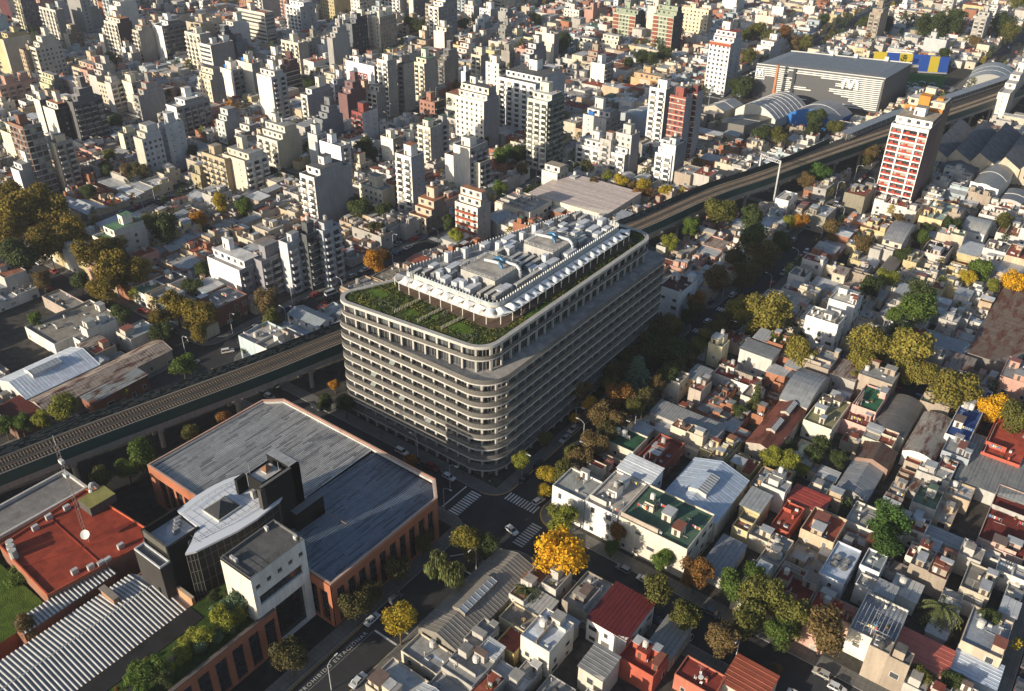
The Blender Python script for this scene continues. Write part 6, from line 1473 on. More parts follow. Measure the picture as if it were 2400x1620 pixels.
def body_parts(x0, y0, x1, y1, h, wc, sc, sf, ss, rr, acc=(.70, .68, .64)):
    """outer walls with openings, window glass, and lists of balcony placements"""
    w = MB(); g = MB(); bal = []
    fl = 2.85
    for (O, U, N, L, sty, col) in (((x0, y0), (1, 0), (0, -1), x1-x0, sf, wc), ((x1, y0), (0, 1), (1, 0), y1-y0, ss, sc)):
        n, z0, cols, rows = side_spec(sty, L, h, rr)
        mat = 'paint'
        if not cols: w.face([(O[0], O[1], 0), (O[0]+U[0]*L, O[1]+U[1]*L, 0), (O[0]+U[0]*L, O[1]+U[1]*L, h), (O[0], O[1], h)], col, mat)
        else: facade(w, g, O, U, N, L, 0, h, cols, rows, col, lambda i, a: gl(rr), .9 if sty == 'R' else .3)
        if sty == 'E2':
            for i in range(n): c0 = (O[0]+U[0]*L/2+N[0]*.04, O[1]+U[1]*L/2+N[1]*.04); w.obox(c0, U, L/2-.1, .05, z0+i*fl+.0, z0+i*fl+.8, (.30, .085, .045), 'brick')
        if sty in 'LR' or sty == 'E2':
            for (c0, c1) in (cols if sty != 'E2' else [(L*.12, L*.88)]):
                for i in range(n): bal.append((O, U, N, (c0+c1)/2, c1-c0, z0+i*fl, sty, col))
        if sty in ('S', 'E', 'X', 'G') and L > 3:
            for i in range(n+1):
                z = z0+i*fl; c0 = (O[0]+U[0]*L/2+N[0]*.1, O[1]+U[1]*L/2+N[1]*.1); w.obox(c0, U, L/2+.1, .16 if sty != 'X' else .6, z-.14, z+(.2 if sty != 'X' else .05), (.66, .60, .48) if sty != 'X' else (.42, .40, .37), 'paint')
        if sty == 'G':
            for s0, s1 in ((.02, .26), (.74, .98)):
                for i in range(n): c0 = (O[0]+U[0]*L*(s0+s1)/2+N[0]*.05, O[1]+U[1]*L*(s0+s1)/2+N[1]*.05); w.obox(c0, U, L*(s1-s0)/2, .1, z0+i*fl+.35, z0+i*fl+2.55, (.25, .085, .06), 'paint')
        if sty == 'Y':
            for s0, s1, c_ in ((.27, .62, (.50, .42, .32)), (.62, .82, (.28, .14, .06))): c0 = (O[0]+U[0]*L*(s0+s1)/2, O[1]+U[1]*L*(s0+s1)/2); w.obox(c0, U, L*(s1-s0)/2, .06, 0, h-.02, c_, 'paint')
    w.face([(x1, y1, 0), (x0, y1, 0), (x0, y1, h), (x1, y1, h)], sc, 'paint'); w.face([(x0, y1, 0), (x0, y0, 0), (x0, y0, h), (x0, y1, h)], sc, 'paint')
    # parapet
    t = .22; zi = h-.9
    for a, b in (((x0+t, y0+t), (x1-t, y0+t)), ((x1-t, y0+t), (x1-t, y1-t)), ((x1-t, y1-t), (x0+t, y1-t)), ((x0+t, y1-t), (x0+t, y0+t))):
        w.face([(b[0], b[1], zi), (a[0], a[1], zi), (a[0], a[1], h), (b[0], b[1], h)], sc, 'paint')
    o = [(x0, y0), (x1, y0), (x1, y1), (x0, y1)]; i_ = [(x0+t, y0+t), (x1-t, y0+t), (x1-t, y1-t), (x0+t, y1-t)]
    for k in range(4):
        j = (k+1) % 4; w.face([(*o[k], h), (*o[j], h), (*i_[j], h), (*i_[k], h)], wc, 'paint')
    return w, g, bal
BALM = {}
def bal_mesh(wd, sty, col, rr):
    key = (round(wd*2)/2, sty, tuple(round(c_, 2) for c_ in col))
    if key in BALM: return BALM[key]
    q = MB(); W_ = key[0]/2+.15
    dep = 1.15 if sty != 'R' else .05
    q.box(-W_, -.12, 0, W_, dep, .16, (.62, .60, .55), 'paint', bottom=True)
    rc = {'R': (.38, .07, .05), 'E2': (.36, .10, .055)}.get(sty, dark(col, 1.12) if sty == 'L' else col)
    hh = 1.05 if sty != 'R' else .95
    q.box(-W_, dep-.09, .16, W_, dep, hh, rc, 'paint')
    if sty == 'R': q.box(W_*.05, dep-.12, hh, W_*.5, dep-.02, 1.75, rc, 'paint')
    if sty != 'R':
        q.box(-W_, .0, .16, -W_+.08, dep, hh, rc, 'paint'); q.box(W_-.08, 0, .16, W_, dep, hh, rc, 'paint')
    BALM[key] = q.mesh('balcony'); BALM[(key, 'mb')] = q
    return BALM[key]
RC = {'red': (.33, .075, .045), 'grey': (.26, .26, .255), 'terra': (.36, .16, .09), 'white': (.55, .54, .52), 'green': (.10, .20, .12), 'dark': (.11, .11, .115), 'sand': (.36, .31, .24), 'tin': (.38, .40, .42)}
def tank(x, y, z, rr, big=1.0):
    q = MB(); c_ = rr.choice([(.50, .48, .44), (.60, .58, .55), (.36, .35, .33), (.05, .05, .055)])
    r = .75*big; q.cyl(x, y, z+.5, z+.5+1.5*big, r, c_, 'plain', 10, None); q.cyl(x, y, z+.5+1.5*big, z+.7+1.5*big, r*.9, c_, 'plain', 10, .2)
    for a, b in ((-.45, -.45), (.45, .45), (.45, -.45), (-.45, .45)): q.box(x+a-.06, y+b-.06, z, x+a+.06, y+b+.06, z+.55, (.3, .3, .29), 'plain')
    return q
def tower(x0, y0, x1, y1, h, sf, ss, wc, sc, label, indiv=True, rr=None, cat='apartment building', name='apartment_building', group=None):
    rr = rr or random.Random(int(abs(x0*31+y0*17)))
    # neighbours share ends: keep a gap of millimetres
    w, g, bal = body_parts(x0+.004, y0+.004, x1-.004, y1-.004, h, wc, sc, sf, ss, rr)
    t = thing(name, label, cat, ((x0+x1)/2, (y0+y1)/2, 0), group)
    part(w, 'wall', t); part(g, 'windows', t, 'stuff')
    q = MB(); rc = rr.choice([RC['grey'], RC['sand'], RC['terra'], RC['grey'], RC['dark'], RC['white']])
    if 'green roof' in label: rc = RC['green']
    if 'red top' in label or 'red band' in label: rc = RC['red']
    q.face([(x0+.2, y0+.2, h-.9), (x1-.2, y0+.2, h-.9), (x1-.2, y1-.2, h-.9), (x0+.2, y1-.2, h-.9)], rc, 'roof'); part(q, 'roof', t)
    W_, D_ = x1-x0, y1-y0
    if D_ > 9 and W_ > 5 and rr.random() < .72:                   # set-back upper floors, one or two steps
        a, e = y0+D_*rr.uniform(.18, .3), y1-D_*rr.uniform(0, .25); z_ = h-.9; xa, xb = x0+.25, x1-.25
        for st_ in range(rr.choice((1, 1, 2))):
            q = MB(); g2 = MB(); L1, L2 = xb-xa, e-a
            facade(q, g2, (xa, a), (1, 0), (0, -1), L1, z_, z_+3.3, even(L1, max(1, int(L1/3.4)), 1.7), [(z_+1.0, z_+2.6)], wc, lambda i, z: gl(rr), .25)
            q.face([(xb, a, z_), (xb, e, z_), (xb, e, z_+3.3), (xb, a, z_+3.3)], sc); q.face([(xb, e, z_), (xa, e, z_), (xa, e, z_+3.3), (xb, e, z_+3.3)], sc); q.face([(xa, e, z_), (xa, a, z_), (xa, a, z_+3.3), (xa, e, z_+3.3)], sc)
            q.face([(xa, a, z_+3.3), (xb, a, z_+3.3), (xb, e, z_+3.3), (xa, e, z_+3.3)], rc, 'roof'); q.add(g2); part(q, 'upper_floor', t)
            z_ += 3.3; a += L2*.2; e -= L2*rr.uniform(0, .2); xa += .25; xb -= .25
        h_ = h; h = z_+.9; y0_, y1_ = y0, y1; D_ = e-a; y0, y1 = a, e
    if W_ > 4 and D_ > 4:
        for k in range(2 if D_ > 14 else 1):
            a = x0+rr.uniform(.15, .4)*W_; b = y0+rr.uniform(.15, .35)*D_+k*D_*.45; ww = min(rr.uniform(3, 5.5), W_*.55); dd = min(rr.uniform(3.5, 6.5), D_*.5); hh = rr.uniform(2.2, 4.6)
            q = MB(); q.box(a, b, h-.9, a+ww, b+dd, h+hh, dark(wc, .95), 'paint', rc, 'roof'); q.box(a-.12, b-.12, h+hh, a+ww+.12, b+dd+.12, h+hh+.18, dark(wc, 1.0), 'paint', dark(rc, .9), 'roof')
            if ww > 2: q.box(a+.6, b-.03, h-.7, a+1.5, b+.01, h+1.3, (.06, .05, .045), 'plain')
            rh = part(q, 'roof_room', t)
            if rr.random() < .5: q = tank(a+ww/2, b+dd/2, h+hh+.18, rr); part(q, 'water_tank', rh)
        for k in range(rr.randint(1, 3)):
            q = MB(); a = rr.uniform(x0+.6, x1-1.6); b = rr.uniform(y0+D_*.6, y1-1.6); q.box(a, b, h-.9, a+rr.uniform(.5, 1.6), b+rr.uniform(.5, 1.4), h+rr.uniform(-.2, 1.1), rr.choice([WHITE, CREAM, LGREY, (.3, .14, .09)]), 'paint'); part(q, 'chimney', t)
    cnt = 0; rest = MB()
    for (O, U, N, s, wd, z, sty, col) in bal:
        cx_, cy_ = O[0]+U[0]*s, O[1]+U[1]*s
        bm = bal_mesh(wd, sty, col, rr); rz = math.atan2(N[1], N[0])-math.pi/2
        if indiv and cnt < 300: inst('balcony', bm, t, (cx_, cy_, z), rz); cnt += 1
        else:
            dep = 1.15; rest.obox((cx_+N[0]*.55, cy_+N[1]*.55), U, wd/2+.1, .6, z, z+.16, (.6, .58, .54), 'paint'); rest.obox((cx_+N[0]*1.1, cy_+N[1]*1.1), U, wd/2+.1, .05, z+.16, z+1.0, dark(col, 1.1), 'paint')
    part(rest, 'balconies', t, 'stuff')
    return t
OCC = [(-54, 213, -38, 224)]
for (x0, y0, x1, y1, h, sf, ss, wc, sc, lb) in TOWERS:
    W_, D_ = x1-x0, y1-y0
    if D_ < 5.5: y1 = y0+(9 if ss == 'B' and D_ < 3 and x0 > -600 else 6.5)
    if W_ < 4.5: x0 = x1-max(5, 4+W_)
    if 'blank grey slab' in lb: x0 += 14
    OCC.append((x0-.5, y0-.5, x1+.5, y1+.5))
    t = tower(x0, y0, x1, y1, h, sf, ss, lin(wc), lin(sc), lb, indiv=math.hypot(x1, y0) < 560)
    if 'red billboard' in lb:
        s_ = MB(); zc = h*.60; s_.box(x0+7.2, y0-.25, zc-1.9, x0+19.2, y0-.05, zc+1.9, (.20, .012, .018), 'plain'); s_.box(x0+6.9, y0-.12, zc-2.2, x0+19.5, y0-.02, zc+2.2, (.6, .6, .6), 'plain'); sp_ = part(s_, 'billboard', t)
        lo_ = bpy.data.objects.new('lettering', text_mesh('COTO', 4.4, (.75, .75, .75), 'plain', .03, 1.12)); C.objects.link(lo_); lo_.parent = sp_
        w_ = max(v.co.x for v in lo_.data.vertices); lo_.scale = (10.8/w_, .85, 1); lo_.rotation_euler = (R(90), 0, 0); lo_.location = (x0+7.9-(x0+x1)/2, y0-.3-(y0+y1)/2, zc-1.35)
    if 'blue tank' in lb:
        q = MB(); q.box(x0+1.5, y0+3, h-.9, x0+4.8, y0+5, h+1.2, (.01, .13, .42), 'plain'); part(q, 'water_tank', t)
    if 'orange topped' in lb:
        q = MB(); q.box(x0+.02, y0-.06, h-3.4, x1-.02, y0-.01, h+.03, (.48, .20, .05)); q.box(x0-.03, y0, h-3.4, x0-.003, y1, h+.03, (.48, .20, .05)); q.box(x0+5, y0+2, h-.9, x0+10, y0+9, h+4.5, (.52, .23, .05)); q.box(x0+12, y0+6, h-.9, x0+15, y0+10, h+3.5, (.52, .23, .05)); part(q, 'orange_crown', t)
    if 'red top band' in lb:
        q = MB(); q.box(x0-.02, y0-.05, h-2.2, x1+.03, y0-.0, h-.3, (.36, .10, .06)); part(q, 'red_band', t)
# ================================================================ LOW HOUSES GIVEN ONE BY ONE
def win(q, O, U, N, s, z, w, h, rr, fr=(.6, .58, .54)):
    cx_, cy_ = O[0]+U[0]*s, O[1]+U[1]*s
    q.obox((cx_+N[0]*.02, cy_+N[1]*.02), U, w/2+.09, .05, z-.09, z+h+.09, fr, 'plain')
    q.obox((cx_+N[0]*.035, cy_+N[1]*.035), U, w/2, .055, z, z+h, gl(rr), 'glass')
def volume(x0, y0, x1, y1, h, wc, rc, rt='F', par=.55, z0=0, mat=None):
    """a block of a house: walls and roof in one piece. rt: F flat with parapet, T sheet roof, R ribbed sheets, G gable, B barrel; then axis X or Y, R rust, k skylight"""
    q = MB(); t = .18; k = rt[0]; ax = rt[1] if len(rt) > 1 and rt[1] in 'XY' else ('Y' if y1-y0 > x1-x0 else 'X')
    rm = 'rusty' if 'R' in rt[1:] or (k == 'R' and len(rt) > 2) else 'metal'
    if k == 'F':
        o = [(x0, y0), (x1, y0), (x1, y1), (x0, y1)]; i_ = [(x0+t, y0+t), (x1-t, y0+t), (x1-t, y1-t), (x0+t, y1-t)]
        for a in range(4):
            b = (a+1) % 4
            q.face([(*o[a], z0), (*o[b], z0), (*o[b], h), (*o[a], h)], wc); q.face([(*i_[b], h-par), (*i_[a], h-par), (*i_[a], h), (*i_[b], h)], dark(wc, .9)); q.face([(*o[a], h), (*o[b], h), (*i_[b], h), (*i_[a], h)], dark(wc, .95))
        q.face([(*p, h-par) for p in i_], rc, 'roof')
    elif k in 'TR':
        q.box(x0, y0, z0, x1, y1, h-.3, wc, 'paint')
        e = .25; dz = .35 if k == 'T' else .5
        pts = [(x0-e, y0-e, h-.2), (x1+e, y0-e, h-.2-dz*.4), (x1+e, y1+e, h+.1), (x0-e, y1+e, h+.1+dz*.4)]
        q.face(pts, rc, rm); q.face([(p[0], p[1], p[2]-.12) for p in pts][::-1], dark(rc, .7), rm)
        for a in range(4): b = (a+1) % 4; q.face([(pts[a][0], pts[a][1], pts[a][2]-.12), (pts[b][0], pts[b][1], pts[b][2]-.12), pts[b], pts[a]], dark(rc, .8), rm)
        step = .9
        if 'I' in rt: step = 1.1; q.f.pop(4+1) if False else None
        n = int(((x1-x0) if ax == 'Y' else (y1-y0))/step)
        for i in range(1, n):
            s = i/n
            if ax == 'Y': a = [pts[0][j]+(pts[1][j]-pts[0][j])*s for j in range(3)]; b = [pts[3][j]+(pts[2][j]-pts[3][j])*s for j in range(3)]; d = (.05, 0)
            else: a = [pts[0][j]+(pts[3][j]-pts[0][j])*s for j in range(3)]; b = [pts[1][j]+(pts[2][j]-pts[1][j])*s for j in range(3)]; d = (0, .05)
            q.face([(a[0]-d[0], a[1]-d[1], a[2]+.01), (a[0]+d[0], a[1]+d[1], a[2]+.09), (b[0]+d[0], b[1]+d[1], b[2]+.09), (b[0]-d[0], b[1]-d[1], b[2]+.01)], dark(rc, rng.choice((.72, .8, 1.12, 1.2))), rm)
            q.face([(a[0]+d[0], a[1]+d[1], a[2]+.09), (a[0]+d[0]*2.6, a[1]+d[1]*2.6, a[2]+.01), (b[0]+d[0]*2.6, b[1]+d[1]*2.6, b[2]+.01), (b[0]+d[0], b[1]+d[1], b[2]+.09)], dark(rc, .7), rm)
    else:
        N = 2 if k == 'G' else 8; W_ = (x1-x0) if ax == 'Y' else (y1-y0); rise = W_*.17 if k == 'G' else W_*.16
        prof = [(-.25+(W_+.5)*i/N, h-1.2+(rise*(1-abs(2*i/N-1)) if k == 'G' else rise*(1-(2*i/N-1)**2))) for i in range(N+1)]
        P = (lambda s, d, z: (x0+s, y0+d, z)) if ax == 'Y' else (lambda s, d, z: (x1-d, y0+s, z))
        L = (y1-y0) if ax == 'Y' else (x1-x0)
        q.box(x0, y0, z0, x1, y1, h-1.25, wc)
        for d in (0.0, L): q.face([P(s, d, z-.05) for s, z in prof] if d == 0 else [P(s, d, z-.05) for s, z in prof][::-1], wc)
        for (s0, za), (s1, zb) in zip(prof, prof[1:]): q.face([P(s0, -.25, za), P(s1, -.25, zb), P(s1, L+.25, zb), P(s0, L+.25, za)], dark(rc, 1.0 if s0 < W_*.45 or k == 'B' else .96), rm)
        n = int(L/1.0)
        for i in range(n+1):                                     # standing ribs across the roof
            d = -.2+(L+.4)*i/n; kk = dark(rc, rng.choice((.75, .85, 1.1, 1.2)))
            for (s0, za), (s1, zb) in zip(prof, prof[1:]): q.face([P(s0, d-.06, za+.02), P(s1, d-.06, zb+.02), P(s1, d+.06, zb+.08), P(s0, d+.06, za+.08)], kk, rm)
    return q
def house(x0, y0, x1, y1, h, wc, rc, rt, opts, label, cat='house', name='house', group=None, rr=None):
    rr = rr or random.Random(int(abs(x0*13+y0*7)))
    t = thing(name, label, cat, ((x0+x1)/2, (y0+y1)/2, 0), group)
    a = (x0+.01, y0+.01, x1-.01, y1-.01)
    wallp = part(volume(*a, h, wc, rc, rt), 'building_volume', t)
    W_, D_ = x1-x0, y1-y0
    for (O, U, N, L) in (((x0, y0), (1, 0), (0, -1), W_), ((x1, y0), (0, 1), (1, 0), D_)):
        fl = max(1, int(h/3.3)); n = max(1, int(L/3.4))
        if 'w' not in opts and rr.random() < .35: continue
        for f in range(fl):
            for i in range(n):
                if rr.random() < (.25 if 'w' in opts else .6): continue
                q = MB(); ww = rr.choice((.9, 1.1, 1.5, 2.1 if 'w' in opts else 1.1)); win(q, O, U, N, (i+.5)*L/n, f*3.2+(1.0 if rr.random() < .7 else .2), ww, rr.choice((1.1, 1.3, 1.7)), rr); part(q, 'window', t)
    zr = h-.55 if rt[0] == 'F' else h
    if 's' in opts and min(W_, D_) > 4:
        sx, sy = x0+W_*rr.uniform(.1, .4), y0+D_*rr.uniform(.3, .55); q = MB(); q.box(sx, sy, zr-.02, sx+2.6, sy+3.4, zr+2.5, dark(wc, .97), 'paint', dark(rc, .8), 'roof'); q.box(sx+.5, sy-.04, zr, sx+1.3, sy+.0, zr+1.9, (.10, .06, .04), 'plain'); sr = part(q, 'stair_room', t)
        q = tank(sx+1.3, sy+1.7, zr+2.5, rr, .9); part(q, 'water_tank', sr)
    for k in range(opts.count('t')): q = tank(x0+W_*(.3+.18*k), y0+D_*.55+k*.3, zr, rr, 1.15); part(q, 'water_tank', t)
    if 'k' in opts:
        q = MB()
        n = opts.count('k')
        for j in range(n):
            cx_ = (x0+x1)/2; c0 = y0+D_*(.45 if n == 1 else (.35, .7)[j]); l2 = D_*(.2 if n == 1 else .11); zz = h-1.2+W_*.17
            for sx in (-1, 1):
                q = q if sx > 0 else MB()
                q.face([(cx_, c0-l2, zz+.9), (cx_+sx*W_*.16, c0-l2, zz+.35), (cx_+sx*W_*.16, c0+l2, zz+.35), (cx_, c0+l2, zz+.9)][::sx], dark(rc, 1.05) if sx < 0 else (.30, .33, .36), 'metal')
                q.face([(cx_+sx*W_*.16, c0-l2, zz+.35), (cx_+sx*W_*.16, c0-l2, zz-W_*.06), (cx_+sx*W_*.16, c0+l2, zz-W_*.06), (cx_+sx*W_*.16, c0+l2, zz+.35)], dark(rc, .7), 'metal')
            q.face([(cx_, c0-l2, zz+.9), (cx_-W_*.16, c0-l2, zz+.35), (cx_-W_*.16, c0-l2, zz-W_*.06), (cx_+W_*.16, c0-l2, zz-W_*.06), (cx_+W_*.16, c0-l2, zz+.35)], wc)
            for i in range(9): yy = c0-l2+2*l2*i/8; q.tube((cx_, yy, zz+.95), (cx_+W_*.16, yy, zz+.4), .05, (.5, .5, .48), n=4)
            part(q, 'skylight', t)
    if 'p' in opts:
        q = MB()
        for i in range(5): q.box(x0+W_*(.1+.18*i), y0+1.2, zr, x0+W_*(.1+.18*i)+.1, y0+1.3, zr+2.3, (.6, .58, .55), 'plain')
        for i in range(9): q.box(x0+W_*.1+i*W_*.1, y0+.6, zr+2.3, x0+W_*.1+i*W_*.1+.08, y0+D_*.6, zr+2.4, (.6, .58, .55), 'plain')
        q.box(x0+W_*.1, y0+1.2, zr+2.2, x1-W_*.1, y0+1.3, zr+2.32, (.6, .58, .55), 'plain'); part(q, 'pergola', t)
    if rt[0] == 'F' and W_ > 4 and D_ > 5:
        for k in range(rr.randint(1, 4)):
            q = MB(); a_ = rr.uniform(x0+.5, x1-1.5); b_ = rr.uniform(y0+.5, y1-1.5); ty = rr.random()
            if ty < .4: q.box(a_, b_, zr, a_+.9, b_+.4, zr+.7, (.55, .55, .53), 'metal'); nm = 'air_conditioner'
            elif ty < .7: q.box(a_, b_, zr, a_+.5, b_+.5, zr+1.3, wc, 'paint', (.12, .1, .09)); nm = 'chimney'
            else: q.tube((a_, b_, zr), (a_, b_, zr+2.8), .04, (.3, .3, .3), n=4); q.tube((a_-.7, b_, zr+2.6), (a_+.7, b_, zr+2.6), .03, (.3, .3, .3), n=4); nm = 'aerial'
            part(q, nm, t)
    return t
def clutter(t, x0, y0, x1, y1, z, rr, wc, dens=1.0):
    """what collects on flat roofs: dividing walls, lean-to roofs, planters, skylights, pipes, crates, washing"""
    W_, D_ = x1-x0, y1-y0
    if W_ < 3 or D_ < 3: return
    n = int(rr.uniform(.045, .085)*W_*D_*dens)+1
    for _ in range(min(n, 11)):
        q = MB(); a, e = rr.uniform(x0+.3, x1-1.3), rr.uniform(y0+.3, y1-1.3); k = rr.random()
        if k < .2:
            hh = rr.uniform(.8, 1.9); c_ = dark(rr.choice([wc, (.5, .48, .45), (.42, .36, .3)]), rr.uniform(.8, 1.05))
            if rr.random() < .5: q.box(x0+.2, e, z, x0+.2+(W_-.4)*rr.uniform(.4, 1), e+.16, z+hh, c_)
            else: q.box(a, y0+.2, z, a+.16, y0+.2+(D_-.4)*rr.uniform(.3, .8), z+hh, c_)
            nm = 'dividing_wall'
        elif k < .42:
            w_, d_ = min(rr.uniform(1.5, 3.5), x1-a-.2), min(rr.uniform(1.5, 4), y1-e-.2); hh = rr.uniform(1.9, 2.5); c_ = rr.choice([(.42, .43, .44), (.5, .5, .5), (.2, .14, .11), (.28, .1, .06), (.35, .33, .3)])
            q.box(a, e, z, a+w_, e+d_, z+hh, dark(wc, .9)); q.box(a-.2, e-.2, z+hh, a+w_+.2, e+d_+.2, z+hh+.1, c_, 'metal'); nm = 'lean_to'
            if rr.random() < .6: q.box(a+w_*.3, e-.03, z+.1, a+w_*.3+.8, e, z+1.9, (.08, .06, .05), 'plain')
        elif k < .55:
            leafy(q, a+.4, e+.4, z+.45, rr.uniform(.35, .8), 26, rr.choice([(.08, .13, .03), (.14, .16, .04), (.06, .09, .03)]), .14, 1, rr); q.box(a+.1, e+.1, z, a+.7, e+.7, z+.35, (.3, .13, .08)); nm = 'potted_plant'
        elif k < .66: q.box(a, e, z, a+1.2, e+.8, z+.35, (.5, .5, .5)); q.box(a+.1, e+.1, z+.35, a+1.1, e+.7, z+.4, (.12, .15, .18), 'glass'); nm = 'skylight'
        elif k < .76: q.tube((a, e, z+.12), (min(x1-.3, a+rr.uniform(1, 5)), e+rr.uniform(-.2, .2), z+.12), .07, (.3, .28, .26), n=5); nm = 'pipe'
        elif k < .86:
            L = min(3.2, x1-a-.2)
            q.tube((a, e, z), (a, e, z+1.8), .03, (.3, .3, .3), n=4); q.tube((a+L, e, z), (a+L, e, z+1.8), .03, (.3, .3, .3), n=4); q.tube((a, e, z+1.75), (a+L, e, z+1.75), .015, (.4, .4, .4), n=4)
            for j in range(int(L/.55)): q.box(a+.15+j*.55, e-.01, z+.95, a+.55+j*.55, e+.01, z+1.74, rr.choice([(.6, .6, .6), (.1, .2, .42), (.45, .06, .05), (.5, .42, .12), (.2, .2, .22)]), 'plain')
            nm = 'washing_line'
        elif k < .93: q.box(a, e, z, a+rr.uniform(.4, 1), e+rr.uniform(.4, .9), z+rr.uniform(.3, .8), rr.choice([(.45, .3, .15), (.5, .5, .5), (.1, .2, .3), (.3, .25, .2)]), 'plain'); nm = 'crate'
        else: q.cyl(a+.3, e+.3, z, z+1.1, .12, (.4, .4, .38), 'metal', 7); q.cyl(a+.3, e+.3, z+1.1, z+1.35, .22, (.35, .35, .34), 'metal', 7, .05); nm = 'vent'
        o = part(q, nm, t)
        if nm == 'potted_plant': o.color = (1, 1, 1, 1)
TERR = {}
for (x0, y0, x1, y1, h, wc, rc, rt, op, lb) in HOUSES:
    if x1-x0 < 4: x0 = x1-6
    if y1-y0 < 4.5: y1 = y0+7
    OCC.append((x0, y0, x1, y1))
    t = house(x0, y0, x1, y1, h, lin(wc, .75), lin(rc, .85), rt, op, lb, cat='building' if any(k in lb for k in ('hall', 'warehouse', 'shed', 'school', 'workshop', 'flats', 'box', 'block', 'cube')) else 'house', name='building' if any(k in lb for k in ('hall', 'warehouse', 'shed', 'school', 'workshop', 'flats')) else 'house')
    TERR[lb] = (t, x0, y0, x1, y1, h)
    if rt == 'F' and 'table' not in lb and 'fans' not in lb: clutter(t, x0, y0, x1, y1, h-.55, random.Random(int(x0*3+y0)), lin(wc, .75), 1.3 if 'clutter' in lb else .8)
def add_to(key, nm, fn):
    for lb, (t, x0, y0, x1, y1, h) in TERR.items():
        if key in lb: q = MB(); fn(q, x0, y0, x1, y1, h); part(q, nm, t)
def _fans(dx, dy):
    def f(q, x0, y0, x1, y1, h):
        cx_, cy_ = (x0+x1)/2+dx, (y0+y1)/2+dy; q.cyl(cx_, cy_, h-.55, h+.1, 1.0, (.10, .10, .105), 'plain', 14); q.cyl(cx_, cy_, h+.1, h+.12, .35, (.35, .35, .35), 'plain', 8)
        for k in range(3): r0 = .45+.2*k; q.ring([(cx_+(r0+.05)*math.cos(a*.45), cy_+(r0+.05)*math.sin(a*.45)) for a in range(14)], [(cx_+r0*math.cos(a*.45), cy_+r0*math.sin(a*.45)) for a in range(14)], h+.1, h+.14, (.3, .3, .3), 'plain', False)
    return f
for dx in (-1.15, 1.15):
    for dy in (-1.2, 1.2): add_to('four round fans', 'fan', _fans(dx, dy))
def _table(q, x0, y0, x1, y1, h):
    q.cyl(x0+5, y0+2.5, h+.1, h+.2, .6, (.7, .7, .68), 'plain', 10); q.cyl(x0+5, y0+2.5, h-.55, h+.1, .08, (.7, .7, .68), 'plain', 6)
add_to('white table', 'table', _table)
for k in range(4):
    def _ch(q, x0, y0, x1, y1, h, k=k):
        a = k*1.57+.5; cx_, cy_ = x0+5+1.1*math.cos(a), y0+2.5+1.1*math.sin(a); q.box(cx_-.25, cy_-.25, h-.15, cx_+.25, cy_+.25, h-.08, (.7, .7, .68), 'plain'); q.obox((cx_+.22*math.cos(a), cy_+.22*math.sin(a)), (-math.sin(a), math.cos(a)), .25, .04, h-.15, h+.4, (.7, .7, .68), 'plain')
        for sx in (-.2, .2):
            for sy in (-.2, .2): q.box(cx_+sx-.03, cy_+sy-.03, h-.55, cx_+sx+.03, cy_+sy+.03, h-.15, (.7, .7, .68), 'plain')
    add_to('white table', 'chair', _ch)
# ================================================================ ARENA, VAULTED HALLS, STADIUM
ar = thing('arena', 'large grey arena with white light-fin stripes and a pale curved letter emblem', 'arena', (-175, 585, 0))
A0, A1, A2, A3 = (-213.3, 553.2), (-137.2, 569.9), (-135.0, 619), (-209.0, 600)
q = MB(); q.prism([A0, A1, A2, A3], 0, 21.6, (.085, .087, .092), 'plain', None, None, False); part(q, 'wall', ar)
def mixp(a, b, t): return (a[0]+(b[0]-a[0])*t, a[1]+(b[1]-a[1])*t)
q = MB(); I = [(-206, 560.5), (-143, 574), (-141.5, 611), (-202.5, 595)]; O4 = [A0, A1, A2, A3]
for k in range(4):
    j = (k+1) % 4; q.face([(*O4[k], 21.6), (*O4[j], 21.6), (*I[j], 22.8), (*I[k], 22.8)], (.17, .175, .185), 'metal')
q.face([(*p, 22.8) for p in I], (.17, .175, .185), 'metal'); part(q, 'roof', ar)
q = MB()
for k in range(1, 24):
    a = mixp(I[0], I[1], k/24); b = mixp(I[3], I[2], k/24); q.tube((*a, 22.82), (*b, 22.82), .06, (.14, .145, .15), 'metal', 4)
part(q, 'roof_seam', ar)
q = MB()
for a, b in ((A3, A2), (A0, A1)): q.tube((*a, 21.9), (*b, 21.9), .35, (.6, .6, .57), 'plain', 6)
part(q, 'roof_rim', ar)
fu = Vector((A1[0]-A0[0], A1[1]-A0[1])); FL = fu.length; fu.normalize(); fn_ = Vector((fu.y, -fu.x))
rr = random.Random(9)
rows = [20.4-1.22*i for i in range(16)]
def fin(s0, s1, z, hh=.5):
    c_ = (A0[0]+fu.x*FL*(s0+s1)/2+fn_.x*.35, A0[1]+fu.y*FL*(s0+s1)/2+fn_.y*.35); q = MB(); q.obox(c_, (fu.x, fu.y), FL*(s1-s0)/2, .3, z-hh/2, z+hh/2, (.80, .79, .74), 'plain'); part(q, 'light_fin', ar)
for i, z in enumerate(rows):
    st_ = [.0, .30, .52, .68, .64, .64, .78, .60, .60, .64, .70, .76, .76, .80, .68, .74][i]
    if i == 0: fin(0, .30, z); fin(.33, .99, z)
    else: fin(st_, .985, z)
    if 1 <= i <= 4: fin(0.0, rr.uniform(.22, .31), z)
    if i in (5, 6): fin(0, .08, z)
    if i >= 5: fin(.18, rr.uniform(.28, .33) if i not in (8, 9, 14) else (.42, .46, .44)[(8, 9, 14).index(i)], z)
